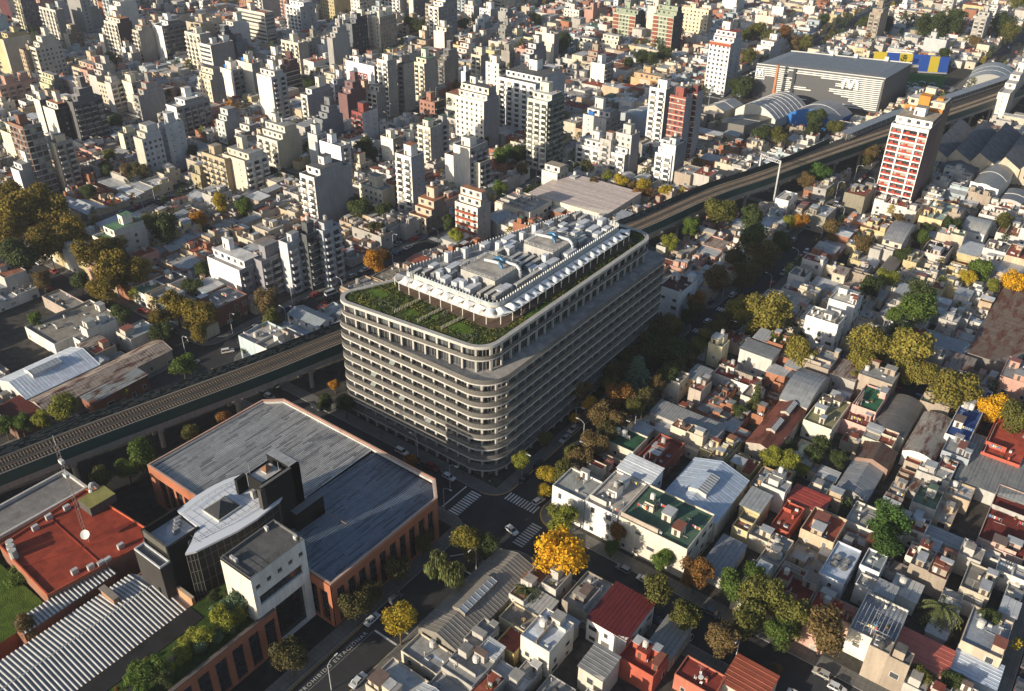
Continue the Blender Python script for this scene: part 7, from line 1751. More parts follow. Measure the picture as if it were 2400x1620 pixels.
def emblem(s, z, w, h, r_):
    pts = [(-.5, -.42), (-.46, .3), (-.3, .5), (-.14, .28), (0, -.38), (.05, -.38), (.16, .28), (.3, .5), (.44, .3), (.5, -.42)]
    q = MB(); P3 = []
    for a, b in pts: c_ = (A0[0]+fu.x*(FL*s+a*w)+fn_.x*.9, A0[1]+fu.y*(FL*s+a*w)+fn_.y*.9); P3.append((c_[0], c_[1], z+b*h))
    for a, b in zip(P3, P3[1:]): q.tube(a, b, r_, (.78, .77, .75), 'plain', 7)
    for p in P3: q.cyl(p[0], p[1], p[2]-r_*.8, p[2]+r_*.8, r_*.75, (.78, .77, .75), 'plain', 7)
    part(q, 'emblem', ar)
emblem(.755, 16.2, 8.6, 5.2, .95); emblem(.035, 16.8, 4.4, 3.6, .5)
q = MB(); q.obox((A0[0]+fu.x*FL*.31+fn_.x*.5, A0[1]+fu.y*FL*.31+fn_.y*.5), (fu.x, fu.y), .9, .5, 0, 21.8, (.035, .04, .05), 'plain'); part(q, 'dark_pylon', ar)
for t_ in (.35, .55, .8): q = MB(); p = mixp(A3, A2, t_); q.box(p[0]-1.2, p[1]-2.2, 22, p[0]+1.2, p[1]-.6, 24.6, (.6, .6, .58), 'plain'); part(q, 'roof_unit', ar)
ck = thing('brick_chimney', 'tall tapering brick chimney standing in front of the arena', 'chimney', (-197.3, 548, 0)); q = MB(); q.cyl(-197.3, 548, 0, 24, 1.25, (.42, .19, .10), 'brick', 12, .8); part(q, 'shaft', ck); q = MB(); q.cyl(-197.3, 548, 24, 24.8, 1.0, (.35, .16, .09), 'brick', 12); part(q, 'cap', ck)
def vault(name, label, c0, c1, d, ze, zr, roofc, frontc, nseg=10, ribs=8):
    """barrel hall: front from c0 to c1, d the depth vector"""
    t = thing(name, label, 'building', ((c0[0]+c1[0])/2, (c0[1]+c1[1])/2, 0)); prof = [(i/nseg, ze+(zr-ze)*(1-(2*i/nseg-1)**2)) for i in range(nseg+1)]
    q = MB(); f = [(*mixp(c0, c1, s), z) for s, z in prof]; b = [(x+d[0], y+d[1], z) for x, y, z in f]
    fl_ = [(*mixp(c0, c1, 0), 0)]+[(*mixp(c0, c1, 1), 0)]
    q.face([fl_[0], fl_[1]]+f[::-1], frontc, 'plain'); q.face([(fl_[1][0], fl_[1][1], 0), (fl_[1][0]+d[0], fl_[1][1]+d[1], 0), b[-1], f[-1]], frontc, 'plain'); q.face([(fl_[0][0]+d[0], fl_[0][1]+d[1], 0), (fl_[0][0], fl_[0][1], 0), f[0], b[0]], frontc, 'plain')
    q.face([(fl_[1][0]+d[0], fl_[1][1]+d[1], 0), (fl_[0][0]+d[0], fl_[0][1]+d[1], 0)]+b, frontc, 'plain'); part(q, 'wall', t)
    q = MB()
    for i in range(nseg): q.face([f[i], f[i+1], b[i+1], b[i]], roofc, 'metal')
    part(q, 'roof', t)
    for k in range(1, ribs):
        q = MB(); u = k/ribs
        for i in range(nseg): q.tube((f[i][0]+d[0]*u, f[i][1]+d[1]*u, f[i][2]+.05), (f[i+1][0]+d[0]*u, f[i+1][1]+d[1]*u, f[i+1][2]+.05), .16, (.6, .6, .59), 'metal', 4)
        part(q, 'roof_rib', t)
    return t
vault('vaulted_hall', 'grey barrel vaulted hall with white ribs and pale ribbed end wall, before the arena', (-204, 506), (-176.3, 500.6), (5, 38), 5.5, 11.5, (.26, .27, .29), (.55, .53, .46))
vault('vaulted_hall', 'grey barrel vaulted hall with bright blue end wall, before the arena', (-175.8, 514.8), (-148.3, 517.5), (3, 27), 5, 11, (.22, .23, .25), (.012, .13, .42), ribs=2)
vault('vaulted_shed', 'small grey gabled shed with a yellow stripe near the vaulted halls', (-222, 500), (-208, 498), (3, 22), 5, 7.5, (.25, .26, .27), (.42, .38, .30), 2, 2)
vault('vaulted_shed', 'grey barrel roofed shed beyond the station, open at its front', (-108, 668), (-84, 680), (-4, 38), 5, 10, (.27, .28, .28), (.4, .4, .38), 8, 3)
vault('vaulted_hall', 'steel merchant hall with grey barrel roof and white lettered front', (-60, 460.5), (-46.8, 457), (.5, 40), 6.2, 9, (.23, .225, .215), (.66, .66, .64), 8, 2)
m_ = vault('vaulted_shed', 'grey shed with a small orange square sign beside the steel merchant hall', (-44.5, 452.5), (-35.2, 452.2), (.5, 18), 5.5, 6.5, (.14, .14, .145), (.40, .40, .40), 6, 2)
def sign_text(body, p0, p1, z, hh, col, par_label):
    me = text_mesh(body, 1, col, 'plain', .02); o = bpy.data.objects.new('lettering', me); C.objects.link(o)
    t = par_label; w_ = max(v.co.x for v in me.vertices); L = math.dist(p0, p1); b = LOC[t.name]
    o.parent = t; o.location = (p0[0]-b[0], p0[1]-b[1], z); o.rotation_euler = (R(90), 0, math.atan2(p1[1]-p0[1], p1[0]-p0[0])); o.scale = (L/w_, hh, 1)
sm = [o for o in bpy.data.objects if o.get('label', '').startswith('steel merchant')][0]
q = MB(); q.obox((-53.4, 458.6), (.967, -.256), 6.9, .12, 3.6, 8.4, (.70, .70, .68), 'plain'); q.obox((-53.0, 458.7), (.967, -.256), 5.2, .16, 0, 2.8, (.03, .03, .035), 'plain'); part(q, 'sign_board', sm)
sign_text('Hierros Curtelo', (-57.6, 459.45), (-48.6, 457.07), 5.2, 1.9, (.12, .07, .06), sm)
q = MB(); q.box(-41, 452.0, 2.6, -38.6, 452.25, 4.9, (.62, .17, .05), 'plain'); part(q, 'sign_board', m_); sign_text('mia', (-40.5, 451.95), (-39.1, 451.95), 3.4, 1.1, (.7, .6, .5), m_)
# sawtooth factory
sf_ = thing('sawtooth_factory', 'beige factory with dark sawtooth roofs behind the white and red tower', 'factory', (-64, 520, 0))
teeth = [(-89, 11), (-78, 11), (-67, 12), (-55, 11), (-44, 12)]
for k, (x, w_) in enumerate(teeth):
    y0, y1 = 489+k*1.5, 548+k*4; q = MB(); q.box(x, y0, 0, x+w_, y1, 8, (.50, .44, .34)); q.face([(x, y0, 8), (x+w_, y0, 8), (x+w_*.25, y0, 13)], (.50, .44, .34)); q.face([(x+w_, y1, 8), (x, y1, 8), (x+w_*.25, y1, 13)], (.50, .44, .34))
    q.face([(x+w_*.25, y0-.3, 13.05), (x+w_, y0-.3, 8.05), (x+w_, y1, 8.05), (x+w_*.25, y1, 13.05)], (.14, .145, .155), 'roof'); q.face([(x, y0, 8), (x+w_*.25, y0, 13), (x+w_*.25, y1, 13), (x, y1, 8)], (.10, .12, .15), 'glass'); part(q, 'roof_bay', sf_)
    for j in range(2): q = MB(); win(q, (x, y0), (1, 0), (0, -1), w_*(.3+.4*j), 3.5, 2.6, 2, rng); part(q, 'window', sf_)
# football ground
q = MB(); q.face([(-151, 682, .2), (-138, 634, .2), (-119.5, 651, .2), (-125, 692, .2)], (.045, .12, .035), 'grass'); o = struct(q, 'football_pitch')
sd_ = thing('stadium_stand', 'football stand with alternating blue and yellow seat blocks beyond the arena', 'stand', (-150, 705, 0))
cols = [(.55, .42, .03), (.02, .07, .30), (.55, .42, .03), (.02, .07, .30), (.02, .07, .30)]
def block(a, b, d, z0, z1, c_):
    q = MB(); q.face([(*a, z0), (*b, z0), (b[0]+d[0], b[1]+d[1], z1), (a[0]+d[0], a[1]+d[1], z1)], c_, 'plain'); q.face([(*a, 0), (*b, 0), (*b, z0), (*a, z0)], (.3, .3, .3)); q.face([(b[0]+d[0], b[1]+d[1], 0), (a[0]+d[0], a[1]+d[1], 0), (a[0]+d[0], a[1]+d[1], z1), (b[0]+d[0], b[1]+d[1], z1)], (.3, .3, .3))
    q.face([(*b, 0), (b[0]+d[0], b[1]+d[1], 0), (b[0]+d[0], b[1]+d[1], z1), (*b, z0)], (.3, .3, .3)); part(q, 'seat_block', sd_)
for k in range(5): block(mixp((-178, 690), (-136, 708), k/5), mixp((-178, 690), (-136, 708), (k+1)/5), (-3, 11), 2, 7, cols[k])
for k, c_ in enumerate([(.02, .07, .30), (.55, .42, .03), (.02, .07, .30)]): block(mixp((-145, 688), (-127, 697), k/3), mixp((-145, 688), (-127, 697), (k+1)/3), (-4, 18), 1, 8, c_)
vault('vaulted_shed', 'dark flat roofed market shed between the halls and the railway', (-205, 470), (-186, 478), (8, 26), 6, 6.8, (.10, .095, .08), (.2, .19, .17), 2, 2)
vault('vaulted_shed', 'pale blue-grey warehouse roof before the glassy tower, shaded', (-252, 446), (-228, 440), (6, 28), 8, 10.5, (.20, .23, .27), (.35, .38, .42), 8, 3)
OCC += [(-60.5, 455, -35, 500), (-90, 486, -31, 566), (-225, 496, -146, 548), (-208, 468, -180, 506), (-254, 438, -220, 476), (-112, 665, -82, 722)]
# ================================================================ THE REST OF THE CITY
FW, RT_, DN = _f, _r, _d
def px(x, y, z=0):
    v = Vector((x, y, z-165)); w_ = v.dot(FW)
    if w_ < 1: return (-9999, -9999, 1)
    return (512+874.7*v.dot(RT_)/w_, 345.5+874.7*v.dot(DN)/w_, w_)
def dist_rail(x, y):
    return min((x-p.x)**2+(y-p.y)**2 for p in VP_S)**.5
VP_S = []
for i in range(0, N_):
    n0, _ = nrm(i); VP_S.append(VP[i]+n0*wid(VP[i])/2)
ZONES = [(-231, 16, -109, 137), (-183, 143, -109, 266), (-318, 96, -272, 128),   # brick complex, office, vacant lot
         (-216, 548, -132, 622), (-182, 632, -112, 716), (-132, 640, -104, 720)]
def free(x0, y0, x1, y1, m=.25):
    for a in ZONES:
        if x0 < a[2] and x1 > a[0] and y0 < a[3] and y1 > a[1]: return False
    for a in OCC:
        if x0+m < a[2] and x1-m > a[0] and y0+m < a[3] and y1-m > a[1]: return False
    r = 6.5+max(0, ((y0+y1)/2-440)*.05)
    for cx_, cy_ in ((x0, y0), (x1, y0), (x1, y1), (x0, y1), ((x0+x1)/2, (y0+y1)/2)):
        if dist_rail(cx_, cy_) < r+1.5: return False
    return True
WALLS = [((.62, .60, .56), 'white', 5), ((.55, .49, .39), 'cream', 4), ((.44, .42, .39), 'grey', 3), ((.48, .38, .27), 'tan', 2), ((.36, .30, .24), 'weathered', 2), ((.50, .30, .24), 'pinkish', 1), ((.33, .15, .09), 'brick', 1), ((.52, .44, .25), 'yellowish', 1), ((.40, .47, .50), 'pale blue', 1)]
ROOFS = [((.30, .30, .295), 'grey', 5), ((.40, .37, .33), 'sandy', 4), ((.30, .085, .055), 'dark red', 2.2), ((.33, .15, .09), 'terracotta', 1.8), ((.50, .50, .49), 'whitish', 3), ((.13, .20, .14), 'green', .8), ((.14, .14, .14), 'dark', 1.2)]
TINS = [((.40, .41, .42), 'grey metal', 5), ((.52, .54, .56), 'silver', 2), ((.28, .24, .21), 'rusty', 2)]
def pick(rr, L):
    s = rr.random()*sum(a[-1] for a in L)
    for a in L:
        s -= a[-1]
        if s <= 0: return a
    return L[-1]
LOTS = []; MIDS = []
def street_name(bx, side):
    return ''
rr = random.Random(21)
for bi, b in enumerate(BLOCKS):
    cx_, cy_ = (b[0]+b[2])/2, (b[1]+b[3])/2
    p = px(cx_, cy_)
    corners = [px(x, y) for x in (b[0], b[2]) for y in (b[1], b[3])]
    if all(c_[2] == 1 for c_ in corners): continue
    if max(c_[0] for c_ in corners) < -60 or min(c_[0] for c_ in corners) > 1084 or min(c_[1] for c_ in corners) > 720 or max(c_[1] for c_ in corners) < -40: continue
    x = b[0]+3.8; k = 0
    mid = (b[1]+b[3])/2
    while x < b[2]-6:
        w_ = min(8.66 if rr.random() < .75 else (17.3 if rr.random() < .25 else 10.5), b[2]-3.8-x)
        for side in (0, 1):
            ya = b[1]+3.8; yb = b[3]-3.8
            half = (yb-ya)/2
            y = 0; vols = []
            q0 = px(x+w_/2, (ya+half/2) if side == 0 else (yb-half/2))
            if not (-50 < q0[0] < 1075 and -30 < q0[1] < 740): continue
            far = q0[2] > 430
            dens = .20 if (cx_ < -330 and cy_ > 190) else .14 if (cx_ < -200 and cy_ > 290) else .02
            if cx_ < -450: dens = .46
            if cy_ > 620 and cx_ > -420: dens = .05
            wc = pick(rr, WALLS); first = True
            while y < half-4:
                d = rr.uniform(8, 15) if first else rr.uniform(4.5, 11)
                d = min(d, half-y)
                if d < 3: break
                if not first and rr.random() < .14: y += rr.uniform(2, 5); first = False; continue
                ww = w_ if first or rr.random() < .5 else w_*rr.uniform(.45, .8)
                xo = x if rr.random() < .5 else x+w_-ww
                y0, y1 = (ya+y, ya+y+d) if side == 0 else (yb-y-d, yb-y)
                if first and rr.random() < dens and (q0[2] > 470 or cx_ < -380):
                    D2 = min(half-y, rr.uniform(13, 24)); y0, y1 = (ya, ya+D2) if side == 0 else (yb-D2, yb)
                    hh = rr.choice((15, 18, 21, 24, 27, 30, 34, 38)) if cx_ < -450 else rr.choice((12, 15, 18, 21, 24, 28)) if cx_ < -330 else rr.choice((12, 15, 18, 24))
                    if free(x, y0, x+w_, y1): MIDS.append((x, y0, x+w_, y1, hh, q0[2], wc)); OCC.append((x, y0, x+w_, y1)); y += D2; first = False; continue
                hgt = rr.choice((4, 4.5, 6.5, 7, 7.5, 10)) if first else rr.choice((3.2, 3.6, 4.2, 5, 6.4, 7))
                cand = [(xo, y0, xo+ww, y1)]
                if not free(*cand[0]):
                    cand = [(x+i*w_/2, y0+j*(y1-y0)/2, x+(i+1)*w_/2, y0+(j+1)*(y1-y0)/2) for i in (0, 1) for j in (0, 1)]
                for c_ in cand:
                    if c_[2]-c_[0] < 1.8 or c_[3]-c_[1] < 1.8 or not free(*c_): continue
                    tin = rr.random() < (.12 if first else .24)
                    rc = pick(rr, TINS) if tin else pick(rr, ROOFS)
                    rt = ('RR' if rc[1] == 'rusty' else rr.choice(('R', 'T', 'G'))) if tin else 'F'
                    if rt == 'G' and min(c_[2]-c_[0], c_[3]-c_[1]) > 14: rt = 'R'
                    vols.append((c_, hgt*rr.uniform(.92, 1.08), wc, rc, rt))
                first = False; y += d
            if vols: LOTS.append((q0[2], vols, bi, side, k, w_))
        x += w_; k += 1
KEY = []
for (x0, y0, x1, y1, h, *_r) in TOWERS:
    for f in (.25, .5, .75, .95):
        a = px((x0+x1)/2, y0, h*f); KEY.append((a[0], a[1], a[2]))
        a = px(x1, y0+min(8, (y1-y0)/2), h*f); KEY.append((a[0], a[1], a[2]))
KEY = np.array(KEY); m2 = []
for (x0, y0, x1, y1, h, d, wc) in MIDS:
    while True:
        c_ = np.array([px(x, y, z) for x in (x0, x1) for y in (y0, y1) for z in (0, h+4)])
        lo_, hi_ = c_.min(0), c_.max(0)
        hid = ((KEY[:, 0] > lo_[0]) & (KEY[:, 0] < hi_[0]) & (KEY[:, 1] > lo_[1]) & (KEY[:, 1] < hi_[1]) & (KEY[:, 2] > c_[:, 2].mean())).sum()
        if hid <= 1 or h <= 8: break
        h -= 3
    m2.append((x0, y0, x1, y1, max(h, 7.5), d, wc))
MIDS = m2
LOTS.sort(key=lambda t: t[0]); MIDS.sort(key=lambda t: t[5])
def bname(b):
    cx_, cy_ = (b[0]+b[2])/2, (b[1]+b[3])/2
    base = {(-41, 205): 'block across from the office building', (-41, 75): 'block below the crossing', (-41, 336): 'block beyond the plane-tree street', (-168, 336): 'block of the old school', (-298, 205): 'block of the apartment row',
            (-298, 75): 'block by the vacant lot', (-298, 336): 'block of the dazzling white wall', (-168, 205): 'strip beside the office building', (-41, 464): 'block around the white and red tower', (-168, 464): 'block before the arena',
            (-426, 205): 'block of the unfinished brick tower', (-426, 336): 'block of the tall pale blank tower', (-298, 464): 'block of the huge white balcony block', (-426, 464): 'block of the store billboard', (-41, 592): 'block behind the sawtooth factory'}
    for (a, c_), s in base.items():
        if abs(a-cx_) < 50 and abs(c_-cy_) < 50: return s
    r_ = round((cy_-75)/128); c2 = round((-41-cx_)/128)
    ords = ['front', 'second', 'third', 'fourth', 'fifth', 'sixth', 'seventh', 'eighth', 'ninth', 'tenth', 'eleventh', 'twelfth']
    return f'{ords[min(11, max(0, r_))]} block row back, {ords[min(11, max(0, c2))]} block over'
ORD = ['first', 'second', 'third', 'fourth', 'fifth', 'sixth', 'seventh', 'eighth', 'ninth', 'tenth', 'eleventh', 'twelfth', 'thirteenth', 'fourteenth', 'fifteenth', 'sixteenth', 'seventeenth']
far = MB(); nh = 0
for (d, vols, bi, side, k, w_) in LOTS:
    rr = random.Random(bi*100+k*2+side)
    if nh < 215:
        nh += 1
        c_, h, wc, rc, rt = vols[0]
        b = BLOCKS[bi]
        lab = f"{wc[1]} house, {rc[1]} roof, {ORD[min(16, k)]} lot along {'near' if side == 0 else 'far'} side, {bname(b)}"
        w = lab.split()
        if len(w) > 16: lab = ' '.join(w[:16])
        t = thing('house', lab, 'house', (c_[0], c_[1], 0), 'row houses filling the city blocks')
        for (c_, h, wc, rc, rt) in vols:
            pz = rr.choice((.3, .6, .9))
            vp = part(volume(c_[0]+.01, c_[1]+.01, c_[2]-.01, c_[3]-.01, h, dark(wc[0], rr.uniform(.85, 1.08)), dark(rc[0], rr.uniform(.8, 1.15)), rt, pz, .1), 'building_volume', t)
            if rt == 'F' and nh < 170: clutter(t, *c_, h-pz, rr, wc[0], .7)
            W_, D_ = c_[2]-c_[0], c_[3]-c_[1]
            for (O, U, N, L) in (((c_[0], c_[1]), (1, 0), (0, -1), W_), ((c_[2], c_[1]), (0, 1), (1, 0), D_)):
                for i in range(max(1, int(L/4))):
                    for f in range(1 if h < 6 else 2):
                        if rr.random() < .5: q = MB(); win(q, O, U, N, (i+.5)*L/max(1, int(L/4)), f*3.1+rr.choice((.3, 1.1)), rr.choice((.9, 1.2, 1.8)), rr.choice((1.1, 1.5)), rr); part(q, 'window', t)
            if rt == 'F' and W_ > 4 and D_ > 4:
                if rr.random() < .4: q = MB(); a, e = rr.uniform(c_[0]+.4, c_[2]-3), rr.uniform(c_[1]+.4, c_[3]-3); q.box(a, e, h-.8, a+2.3, e+2.6, h+2.0, dark(wc[0], .95), 'paint', dark(rc[0], .8), 'roof'); part(q, 'stair_room', t)
                if rr.random() < .5: part(tank(rr.uniform(c_[0]+1, c_[2]-1), rr.uniform(c_[1]+1, c_[3]-1), h-.6, rr), 'water_tank', t)
                for _ in range(rr.randint(0, 3)):
                    q = MB(); a, e = rr.uniform(c_[0]+.3, c_[2]-1.2), rr.uniform(c_[1]+.3, c_[3]-1.2); q.box(a, e, h-.7, a+rr.uniform(.3, 1), e+rr.uniform(.3, 1), h+rr.uniform(0, .9), rr.choice([wc[0], (.5, .5, .5), (.25, .2, .16), (.55, .52, .48)]), 'paint'); part(q, rr.choice(('chimney', 'air_conditioner')), t)
                if rr.random() < .3: q = MB(); a, e = c_[0]+W_*.4, c_[1]+D_*.6; q.tube((a, e, h-.6), (a, e, h+2.6), .04, (.25, .25, .25), n=4); q.tube((a-.6, e, h+2.4), (a+.6, e, h+2.4), .03, (.25, .25, .25), n=4); part(q, 'aerial', t)
    else:
        for (c_, h, wc, rc, rt) in vols:
            wcc, rcc = dark(wc[0], rr.uniform(.85, 1.08)), dark(rc[0], rr.uniform(.8, 1.15))
            if d > 520 or rt != 'F':
                x0, y0, x1, y1 = c_
                if rt == 'G': far.add(volume(*c_, h, wcc, rcc, 'G', z0=.1)) if d < 500 else far.box(x0, y0, 0, x1, y1, h, wcc, 'paint', rcc, 'metal')
                else: far.box(x0, y0, 0, x1, y1, h, wcc, 'paint', rcc, 'roof' if rt == 'F' else 'metal')
            else: far.add(volume(*c_, h, wcc, rcc, 'F', .6, .1))
            W_, D_ = c_[2]-c_[0], c_[3]-c_[1]
            for _ in range(rr.randint(0, 3) if W_ > 4 and D_ > 4 else 0):
                a, e = rr.uniform(c_[0]+.3, c_[2]-2.6), rr.uniform(c_[1]+.3, c_[3]-2.6); s = rr.choice((.8, 1.5, 2.4)); far.box(a, e, h-.6, a+s, e+s*rr.uniform(.8, 1.3), h+rr.uniform(.4, 2.3), rr.choice([wcc, wcc, (.55, .54, .52), (.3, .12, .08)]), 'paint')
            for (O, U, N, L) in (((c_[0], c_[1]), (1, 0), (0, -1), W_), ((c_[2], c_[1]), (0, 1), (1, 0), D_)):
                n = int(L/3.4)
                for i in range(n):
                    if rr.random() < .4: s = (i+.5)*L/n; cc = (O[0]+U[0]*s+N[0]*.01, O[1]+U[1]*s+N[1]*.01); z = rr.choice((.6, 1.2, 3.8)) if h > 6 else .8; far.obox(cc, U, .55, .03, z, z+1.3, (.035, .038, .042), 'glass')
o = bpy.data.objects.new('far_houses', far.mesh('far_houses')); C.objects.link(o); tag(o, 'dense low houses and flat roofs covering the far blocks of the city', 'houses', None, 'stuff')
nm = 0; farm = MB()
for (x0, y0, x1, y1, h, d, wc) in MIDS:
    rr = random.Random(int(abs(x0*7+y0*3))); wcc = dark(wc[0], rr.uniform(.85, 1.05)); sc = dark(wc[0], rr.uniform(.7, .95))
    sf = rr.choice('LLLWSBB'); ss = rr.choice('BBBBDLW')
    if nm < 150:
        nm += 1; bx = next((b for b in BLOCKS if b[0] <= x0 <= b[2] and b[1] <= y0 <= b[3]), BLOCKS[0])
        fl_ = int(h/2.85); kinds = {'L': 'balconied', 'W': 'windowed', 'S': 'banded', 'B': 'blank fronted', 'D': 'dotted'}
        lab = f"{wc[1]} {ORD[max(0, fl_-1)].replace('first', 'one')}-storey height {kinds[sf]} block, {ORD[min(16, int((x1-bx[0])/8.7))]} lot, {bname(bx)}"
        lab = lab.replace('-storey height', ' storey').replace('fourth', 'four').replace('fifth', 'five').replace('sixth', 'six').replace('seventh', 'seven').replace('eighth', 'eight').replace('ninth', 'nine').replace('tenth', 'ten') if False else f"{wc[1]} {kinds[sf]} {'low' if h < 16 else 'mid-height' if h < 23 else 'tall'} block, {ORD[min(16, int((x1-bx[0])/8.7))]} lot {'near' if (y0-bx[1]) < 30 else 'far'} side, {bname(bx)}"
        w = lab.split(); lab = ' '.join(w[:16])
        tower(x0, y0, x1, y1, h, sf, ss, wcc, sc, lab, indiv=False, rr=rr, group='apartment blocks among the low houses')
    else:
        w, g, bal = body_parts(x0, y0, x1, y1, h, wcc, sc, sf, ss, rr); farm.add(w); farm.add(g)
        farm.face([(x0+.2, y0+.2, h-.9), (x1-.2, y0+.2, h-.9), (x1-.2, y1-.2, h-.9), (x0+.2, y1-.2, h-.9)], RC['grey'], 'roof')
        farm.box(x0+2, y0+3, h-.9, x0+5.5, y0+7, h+3, wcc, 'paint')
        for (O, U, N, s, wd, z, sty, col) in bal: cx_, cy_ = O[0]+U[0]*s, O[1]+U[1]*s; farm.obox((cx_+N[0]*.6, cy_+N[1]*.6), U, wd/2+.1, .6, z, z+1.0, dark(col, 1.05), 'paint')
if farm.f: o = bpy.data.objects.new('far_apartment_blocks', farm.mesh('far')); C.objects.link(o); tag(o, 'apartment blocks scattered in the farthest parts of the city', 'apartment blocks', None, 'stuff')
print('LOTS', len(LOTS), 'MIDS', len(MIDS), 'faces', len(far.f), len(farm.f))
# ================================================================ TREES
LC = {'gold': (.62, .36, .02), 'gold2': (.36, .27, .025), 'gold3': (.42, .20, .025), 'gg': (.17, .19, .03), 'go': (.20, .17, .03), 'wil': (.17, .19, .07), 'yg': (.22, .23, .035), 'yol': (.22, .19, .04), 'grn': (.085, .13, .025), 'bgr': (.12, .19, .035), 'deep': (.055, .11, .025), 'dkg': (.055, .075, .025), 'dkb': (.09, .08, .03), 'brn': (.15, .105, .045), 'bro': (.24, .12, .035), 'oliv': (.12, .12, .03), 'palm': (.13, .15, .05), 'cyp': (.07, .09, .03), 'ced': (.10, .15, .095), 'pl': (.165, .125, .02)}
CN_ = {'gold': 'bright golden yellow', 'gold2': 'yellow-green', 'gold3': 'orange-gold', 'gg': 'green and yellow', 'go': 'green-orange', 'wil': 'drooping pale green', 'yg': 'light yellow-green', 'yol': 'olive-yellow plane', 'grn': 'fresh green', 'bgr': 'bright green', 'deep': 'deep green', 'dkg': 'dark green', 'dkb': 'dull brown-green', 'brn': 'brownish', 'bro': 'orange-brown', 'oliv': 'olive green', 'palm': 'feathery palm', 'cyp': 'dark columnar', 'ced': 'blue-green layered conifer', 'pl': 'rusty olive plane'}
def crown_mesh(kind, seed, nq):
    rr = random.Random(seed); q = MB(); blobs = []
    if kind == 'r':
        for _ in range(11):
            a = rr.random()*6.283; r_ = rr.uniform(.2, .62); z = rr.uniform(-.5, .62); blobs.append((r_*math.cos(a)*(1-abs(z)*.4), r_*math.sin(a)*(1-abs(z)*.4), z, rr.uniform(.28, .46)))
        blobs.append((0, 0, .1, .6))
    elif kind == 'c': blobs = [(0, 0, z*.42, .5-.1*abs(z)) for z in range(-4, 6)]
    elif kind == 'w': blobs = [(rr.uniform(-.55, .55), rr.uniform(-.55, .55), rr.uniform(-.1, .5), rr.uniform(.25, .4)) for _ in range(12)]
    if kind == 'f':
        for lv in range(9):
            z = -.9+lv*.24; R_ = 1.05*(1-lv/9.5); nb = 9
            for k in range(nb):
                a = k*6.283/nb+lv*.35+rr.uniform(-.2, .2)
                for s in range(max(2, int(nq/90))):
                    t = (s+rr.random())/max(2, int(nq/90)); d = R_*t; c0 = Vector((d*math.cos(a)+rr.gauss(0, .05), d*math.sin(a)+rr.gauss(0, .05), z-.1*t+rr.gauss(0, .02)))
                    u = Vector((math.cos(a), math.sin(a), -.15))*.10; v = Vector((-math.sin(a), math.cos(a), 0))*.07; k_ = rr.uniform(.6, 1.3)
                    q.face([tuple(c0-u), tuple(c0-v), tuple(c0+u), tuple(c0+v)], (k_, k_, k_), 'leaves')
        return q.mesh('crown')
    if kind == 'p':
        for k in range(26):
            a = k*6.283/26*2.7; el = rr.uniform(-.2, 1.1)
            for s in range(10):
                t = (s+.5)/10; d = .98*t*math.cos(el*.6); z = .55*math.sin(el)*t*1.6-.75*t*t
                c0 = Vector((d*math.cos(a), d*math.sin(a), z)); r_ = Vector((math.cos(a), math.sin(a), -.5*t)); sd_ = Vector((-math.sin(a), math.cos(a), 0))
                for sg in (-1, 1):
                    tip = c0+sd_*sg*.20*(1-.5*t)+r_*.06-Vector((0, 0, .08)); k_ = rr.uniform(.7, 1.3); q.face([tuple(c0-r_*.05), tuple(c0+r_*.05), tuple(tip)], (k_, k_, k_), 'leaves')
        return q.mesh('crown')
    n = nq
    tot = sum(b[3]**2 for b in blobs)
    for b in blobs:
        m_ = int(n*b[3]**2/tot); shade = rr.uniform(.8, 1.2)
        for _ in range(m_):
            v = Vector((rr.gauss(0, 1), rr.gauss(0, 1), rr.gauss(0, 1))).normalized(); d = b[3]*(rr.random()**.3)*rr.uniform(.85, 1.12)
            if v.z < -.35 and rr.random() < .5: v.z = -v.z
            c0 = Vector((b[0], b[1], b[2]))+v*d
            sz = rr.uniform(.034, .06) if nq > 3000 else rr.uniform(.05, .085)
            nn = (v+Vector((rr.gauss(0, .55), rr.gauss(0, .55), rr.gauss(0, .55)))).normalized(); u = nn.orthogonal().normalized(); w_ = nn.cross(u); a = rr.random()*3
            u, w_ = (u*math.cos(a)+w_*math.sin(a))*sz, (w_*math.cos(a)-u*math.sin(a))*sz*.8
            if kind == 'w': w_ = Vector((0, 0, -.17)); u = u*.6
            k_ = shade*rr.uniform(.65, 1.35); k2 = k_*rr.uniform(.85, 1.15)
            q.face([tuple(c0-u), tuple(c0-w_), tuple(c0+u), tuple(c0+w_)], (k2, k_, k_*.9), 'leaves')
    return q.mesh('crown')
CM = {'r': [crown_mesh('r', s, 5200) for s in range(7)], 'c': [crown_mesh('c', 40, 1500)], 'w': [crown_mesh('w', 50, 2600), crown_mesh('w', 51, 2600)], 'f': [crown_mesh('f', 60, 1500)], 'p': [crown_mesh('p', 70, 0)]}
CMs = [crown_mesh('r', 20+s, 700) for s in range(4)]
def trunk_mesh(seed):
    rr = random.Random(seed); q = MB(); bc = (.085, .07, .055)
    q.tube((0, 0, 0), (.02, .01, .45), .045, bc, 'paint', 7, .034); q.tube((.02, .01, .45), (0, 0, .75), .034, bc, 'paint', 6, .022)
    for k in range(5):
        a = k*1.256+rr.random(); z0 = rr.uniform(.38, .55); q.tube((.02, .01, z0), (.38*math.cos(a), .38*math.sin(a), z0+rr.uniform(.22, .4)), .02, bc, 'paint', 5, .009)
    return q.mesh('trunk')
TM = [trunk_mesh(s) for s in range(3)]
rr = random.Random(77)
SP = {'r': 'tree', 'c': 'cypress_tree', 'w': 'willow_tree', 'f': 'cedar_tree', 'p': 'palm_tree'}
